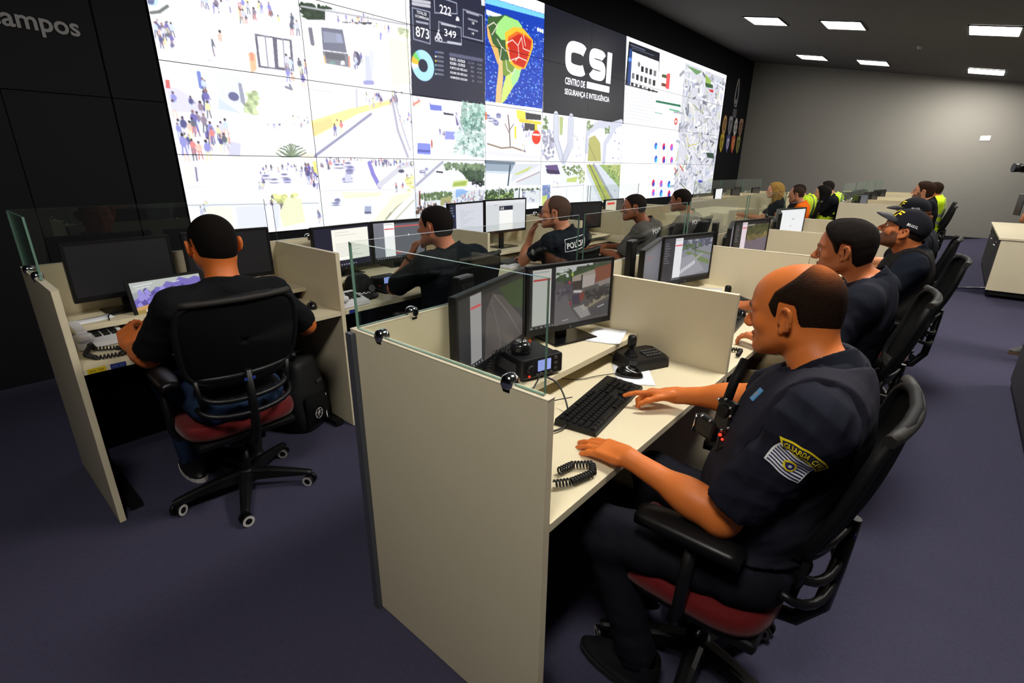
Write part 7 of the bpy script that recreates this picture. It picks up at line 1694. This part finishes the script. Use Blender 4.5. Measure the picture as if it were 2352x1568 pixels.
# ================================================================== insignia, lettering and carried equipment
def arm_frame(j, side):
    S_, E_ = Vector(j['sh'+side]), Vector(j['el'+side]); Y = (S_-E_).normalized(); o = Vector((-1 if side == 'L' else 1, -.55, 0)); Z = (o-Y*o.dot(Y)).normalized(); return S_, E_, Y.cross(Z), Y, Z
def flag_patch(p):
    b = bvh_of(p['shirt']); S_, E_, X, Y, Z = arm_frame(p['j'], 'L'); c = S_.lerp(E_, .20)+X*(-.022); par = p['shirt']; w, h = .074, .054
    fl = patch_on('sleeve_flag', b, c+Z*.02, X, Y, w, h, M['letter_white'], par, 12, 10, .0018)
    stripe = mat('flag_stripe', (34, 36, 84), .7); m = MB()
    for k in range(7):
        def fn(u, v, k=k):
            a, bb = (u-.5)*w*.92, ((k+.5)/7-.5)*h*.9+(v-.5)*h*.055; q = c+Z*.02+X*a+Y*bb; hit = b.ray_cast(q+Z*.1, -Z); q = hit[0] or q; return tuple(q+Z*.0026)
        m.grid(fn, 12, 2)
    m.build('stripes', stripe, fl)
    for r, o, mm in ((.0125, .0032, M['letter_yellow']), (.0088, .0038, mat('flag_crest', (40, 40, 92), .7)), (.0035, .0044, M['letter_white'])):
        patch_on('crest', b, c+Z*.02, X, Y, 1, 1, mm, fl, 20, 2, o, shape=lambda u, v, r=r: (r*v*math.cos(2*PI*u), r*v*math.sin(2*PI*u)))
    R0, R1, ac = .052, .078, S_.lerp(E_, .20)+X*(-.014)+Y*(-.022)
    def arc(r0, r1, a0, a1): return lambda u, v: ((r0+(r1-r0)*v)*math.sin(a0+(a1-a0)*u), (r0+(r1-r0)*v)*math.cos(a0+(a1-a0)*u))
    a0, a1 = math.radians(-42), math.radians(46); base = ac+Z*.02
    sa = patch_on('sleeve_arc', b, base, X, Y, 1, 1, M['letter_yellow'], par, 26, 6, .0018, arc(R0, R1, a0, a1)); patch_on('field', b, base, X, Y, 1, 1, mat('patch_navy', (24, 26, 44), .8), sa, 26, 6, .0024, arc(R0+.004, R1-.004, a0+.05, a1-.05))
    s = 'GUARDA CIVIL'; n = len(s)
    for i, ch in enumerate(s):
        if ch == ' ': continue
        a = a0+.13+(a1-a0-.26)*i/(n-1); rr = (R0+R1)/2; q = base+X*(rr*math.sin(a))+Y*(rr*math.cos(a)); xd = X*math.cos(a)-Y*math.sin(a); yd = X*math.sin(a)+Y*math.cos(a)
        lettering('letter', ch, M['letter_yellow'], sa, q, xd, yd, w=.0072 if ch not in 'I' else .0022, h=.0125, bold=.02, off=.0032, bvh=b)
flag_patch(g1)
vb = bvh_of(g1['vest'])
def on(bv, p, d, off=.0):
    d = Vector(d).normalized(); h = bv.ray_cast(Vector(p), -d); return (h[0] if h[0] is not None else Vector(p)-d*.1)+d*off
# collar insignia and gear on the bald guard's vest (person frame: add his location for world)
W1 = Vector(g1['root'].location)
hb = vb.ray_cast(Vector((-.095, -.06, 1.4)), Vector((0, 0, -1)))
if hb[0] is not None:
    nz = hb[1] if hb[1].z > 0 else -hb[1]; xb = Vector((.8, .6, 0)); xb = (xb-nz*xb.dot(nz)).normalized(); yb_ = nz.cross(xb)
    MB().box(tuple(hb[0]+nz*.002), (.020, .036, .004), R=Matrix((xb, yb_, nz)).transposed(), bev=.001).build('collar_badge', mat('collar_badge_blue', (88, 150, 200), .5), g1['vest'])
    MB().box(tuple(hb[0]+nz*.0045), (.008, .012, .001), R=Matrix((xb, yb_, nz)).transposed()).build('badge_print', M['letter_grey'], g1['vest'])
dc = on(vb, Vector((-.115, .04, .955))+Vector((-.8, .6, .1))*.4, (-.8, .6, .1), .014)
t = thing('body_radio', 'black shoulder radio with chrome fittings and red lights on the bald guard\'s vest', 'radio', tuple(W1+dc), 0)
zr = Vector((-1, .5, .15)).normalized(); xr = Vector((0, 0, 1)).cross(zr).normalized(); yr = zr.cross(xr); RR = Matrix((xr, yr, zr)).transposed()
t.rotation_euler = RR.to_euler()
MB().box((0, 0, 0), (.052, .085, .026), bev=.007).build('body', M['black'], t); MB().box((-.045, -.055, .004), (.07, .055, .03), bev=.008).build('camera_body', M['black'], t)
MB().cyl((0, .012, .012), (0, .012, .021), .018, .016, n=20).build('speaker', M['blackmatte'], t); 
for a, b_ in ((.0, .045), (.02, .03), (-.022, .035), (.026, .01), (.03, -.02), (-.03, -.03), (-.06, -.03), (.012, -.035)): MB().sphere((a, b_, .016), .0048, 10, 6).build('chrome_stud', M['chrome'], t)
MB().tube([(-.075, -.03, .02), (-.075, -.08, .02)], .003, 6).build('clip', M['chrome'], t)
MB().tube([(.0, -.04, .01), (.015, -.09, .02), (.03, -.07, .02), (.06, -.06, .0)], .0035, 6).build('cable', M['cable'], t); MB().sphere((.012, -.048, .018), .0045, 10, 6).sphere((.022, -.056, .018), .0035, 10, 6).build('indicator', M['led_red'], t)
MB().tube([(-.01, .03, .0), (-.02, .09, -.02), (-.03, .14, -.05)], .012, 6).build('strap', M['blackmatte'], t)
# wedding ring on the left hand
fp, D_, N_ = g1['fing'][0]; D_ = Vector(D_); N_ = Vector(N_); c = Vector(fp)+D_*.018-N_*.003; T_ = D_.cross(N_)
MB().tube([tuple(c+(T_*math.cos(q)+N_*math.sin(q))*.0098) for q in [2*PI*k/20 for k in range(20)]], .0014, 6, closed=True).build('ring', mat('gold', (235, 190, 90), .25, metal=1.0), g1['root'])
# back lettering
def back_text(p, s, x, z, w, h, tilt=0.0, m='letter_white', box=False):
    b = bvh_of(p['shirt']); X = Vector((1, 0, math.tan(math.radians(tilt)))).normalized(); Y = Vector((0, 0, 1)); Y = (Y-X*Y.dot(X)).normalized(); c = Vector((x, -.30, z))
    lettering('back_lettering', s, M[m], p['shirt'], c, X, Y, w=w, h=h, bold=.025, off=.004, bvh=b)
    if box:
        n = 16; P = []
        for (a, d, e, f_) in ((-1, -1, 1, -1), (1, -1, 1, 1), (1, 1, -1, 1), (-1, 1, -1, -1)):
            for k in range(n): P.append((a+(e-a)*k/n, d+(f_-d)*k/n))
        pts = []
        for a, d in P:
            q = c+X*a*w*.57+Y*d*h*.85; hit = b.ray_cast(q-Vector((0, .15, 0)), Vector((0, 1, 0))); q = hit[0] or q; pts.append(tuple(q-Vector((0, .003, 0))))
        MB().tube(pts, .003, 5, closed=True).build('lettering_border', M[m], p['shirt'])
back_text(b3, 'POLÍCIA', -.02, .985, .22, .055, 4, box=True)
back_text(b4, 'POLÍCIA', .02, 1.005, .27, .055, 0); back_text(b5, 'POLÍCIA', .0, 1.005, .27, .055, 0)
patch_on('sleeve_emblem', bvh_of(b3['shirt']), Vector(b3['j']['shL']).lerp(Vector(b3['j']['elL']), .45)+Vector((-.03, 0, 0)), (0, -1, 0), (0, 0, 1), 1, 1, M['letter_grey'], b3['shirt'], 18, 3, .002, shape=lambda u, v: (.02*v*math.cos(2*PI*u), .026*v*math.sin(2*PI*u)))
# cap lettering
def cap_text(p, big, small):
    b = bvh_of(p['cap']); hc, hR = Vector(p['hc']), Matrix(p['hR'].tolist())
    for s, az, el, w, h, m in ((big, 6, 30, .125, .048, 'letter_yellow'), (small, 98, 12, .062, .015, 'letter_white')):
        a = math.radians(az); e = math.radians(el); d = hR @ Vector((-math.sin(a)*math.cos(e), math.cos(a)*math.cos(e), math.sin(e))); X = (hR @ Vector((-math.cos(a), -math.sin(a), 0))); Y = d.cross(X); c = hc+hR @ Vector((0, -.01, .03))+d*.1
        n = len(s)
        for i, ch in enumerate(s):   # letter by letter round the crown
            off = (i-(n-1)/2)*w/n; ang = off/.098; Rm = Matrix.Rotation(ang, 3, hR @ Vector((0, 0, 1)))
            d2 = Rm @ d if az == 0 else Rm @ d; 
            X2 = Rm @ X; Y2 = d2.cross(X2); c2 = hc+hR @ Vector((0, -.01, .03))+d2*.1
            X3 = X2
            lettering('cap_lettering', ch, M[m], p['cap'], c2, X3, Y2 if X3 is X2 or True else -Y2, w=w/n*.82 if ch != 'I' else w/n*.3, h=h, bold=.03, off=.002, bvh=b)
cap_text(g3, 'PRF', 'BRASIL'); cap_text(g4, 'PRF', 'BRASIL')
# small patch and buckle on the bearded man's vest
patch_on('shoulder_flag', bvh_of(g3['vest']), Vector((.06, -.2, 1.06)), (1, 0, 0), (0, .5, 1), .05, .035, mat('flag_green', (20, 110, 50), .6), g3['vest'], 6, 5, .003, back=.12)
patch_on('shoulder_flag', bvh_of(g3['vest']), Vector((.06, -.2, 1.06)), (1, 0, 0), (0, .5, 1), .024, .018, M['letter_yellow'], g3['vest'], 5, 4, .0045, back=.12)
# wrist straps of the man resting his chin
for p, sd in ((b2, 'L'),):
    W_ = Vector(p['j']['wr'+sd]); E_ = Vector(p['j']['el'+sd]); d = (E_-W_).normalized(); x = d.orthogonal().normalized(); y = d.cross(x); c = W_+d*.02
    MB().tube([tuple(c+(x*math.cos(q)+y*math.sin(q))*.031) for q in [2*PI*k/24 for k in range(24)]], .006, 6, closed=True).build('wristwatch', M['black'], p['root'])
# reading lens catch-light free eyeglasses are part of the people; now the person at the right edge
r1 = build_person('person', 'person standing at the right edge in dark clothes holding up a camera rig', (6.06, -.86, 0), math.radians(20), dict(vox=.010, stand=True, hip=(0, 0, .95), shL=(-.19, -.02, 1.42), shR=(.19, -.02, 1.42), head=(0, .03, 1.62), knL=(-.10, .03, .52), knR=(.10, .03, .52), anL=(-.11, .0, .10), anR=(.11, -.02, .10),
    wrL=(-.06, .385, 1.16), wrR=(.12, .30, 1.38), waistline=1.04, hem=.92, hands=dict(L=dict(D=(.6, .6, .3), N=(-.8, .2, -.1), curl=(1.0, 1.1, 1.2, 1.2), thumb=(.5, .8))), skin=(190, 120, 76), hair='full', haircol=(22, 18, 16), shirt=(26, 27, 34), sleeve=1.6, trousers=(34, 34, 40), shoes=(34, 30, 28), sole=(120, 90, 70)))
t = thing('camera_rig', 'small black camera on a thin handle held up at the right edge', 'camera', (6.03, -.405, 1.55), math.radians(20))
MB().box((0, 0, .02), (.10, .11, .075), bev=.01).build('camera_body', M['black'], t); MB().cyl((0, .05, .02), (0, .12, .02), .032, .036, n=20).build('lens', M['black'], t)
MB().tube([(0, 0, -.02), (.0, -.01, -.12), (-.01, -.03, -.2), (-.01, -.07, -.40)], .008, 8).build('handle', M['black'], t); MB().sphere((-.01, -.02, -.15), .012, 12, 8).sphere((-.055, .03, .0), .007, 10, 6).build('screws', M['chrome'], t)
MB().box((.0, .0, -.27), (.10, .006, .17), bev=.002).build('phone', M['gloss'], t)
MB().box((.0, -.006, -.27), (.09, .004, .155)).build('screen_guard', M['glass'], t)
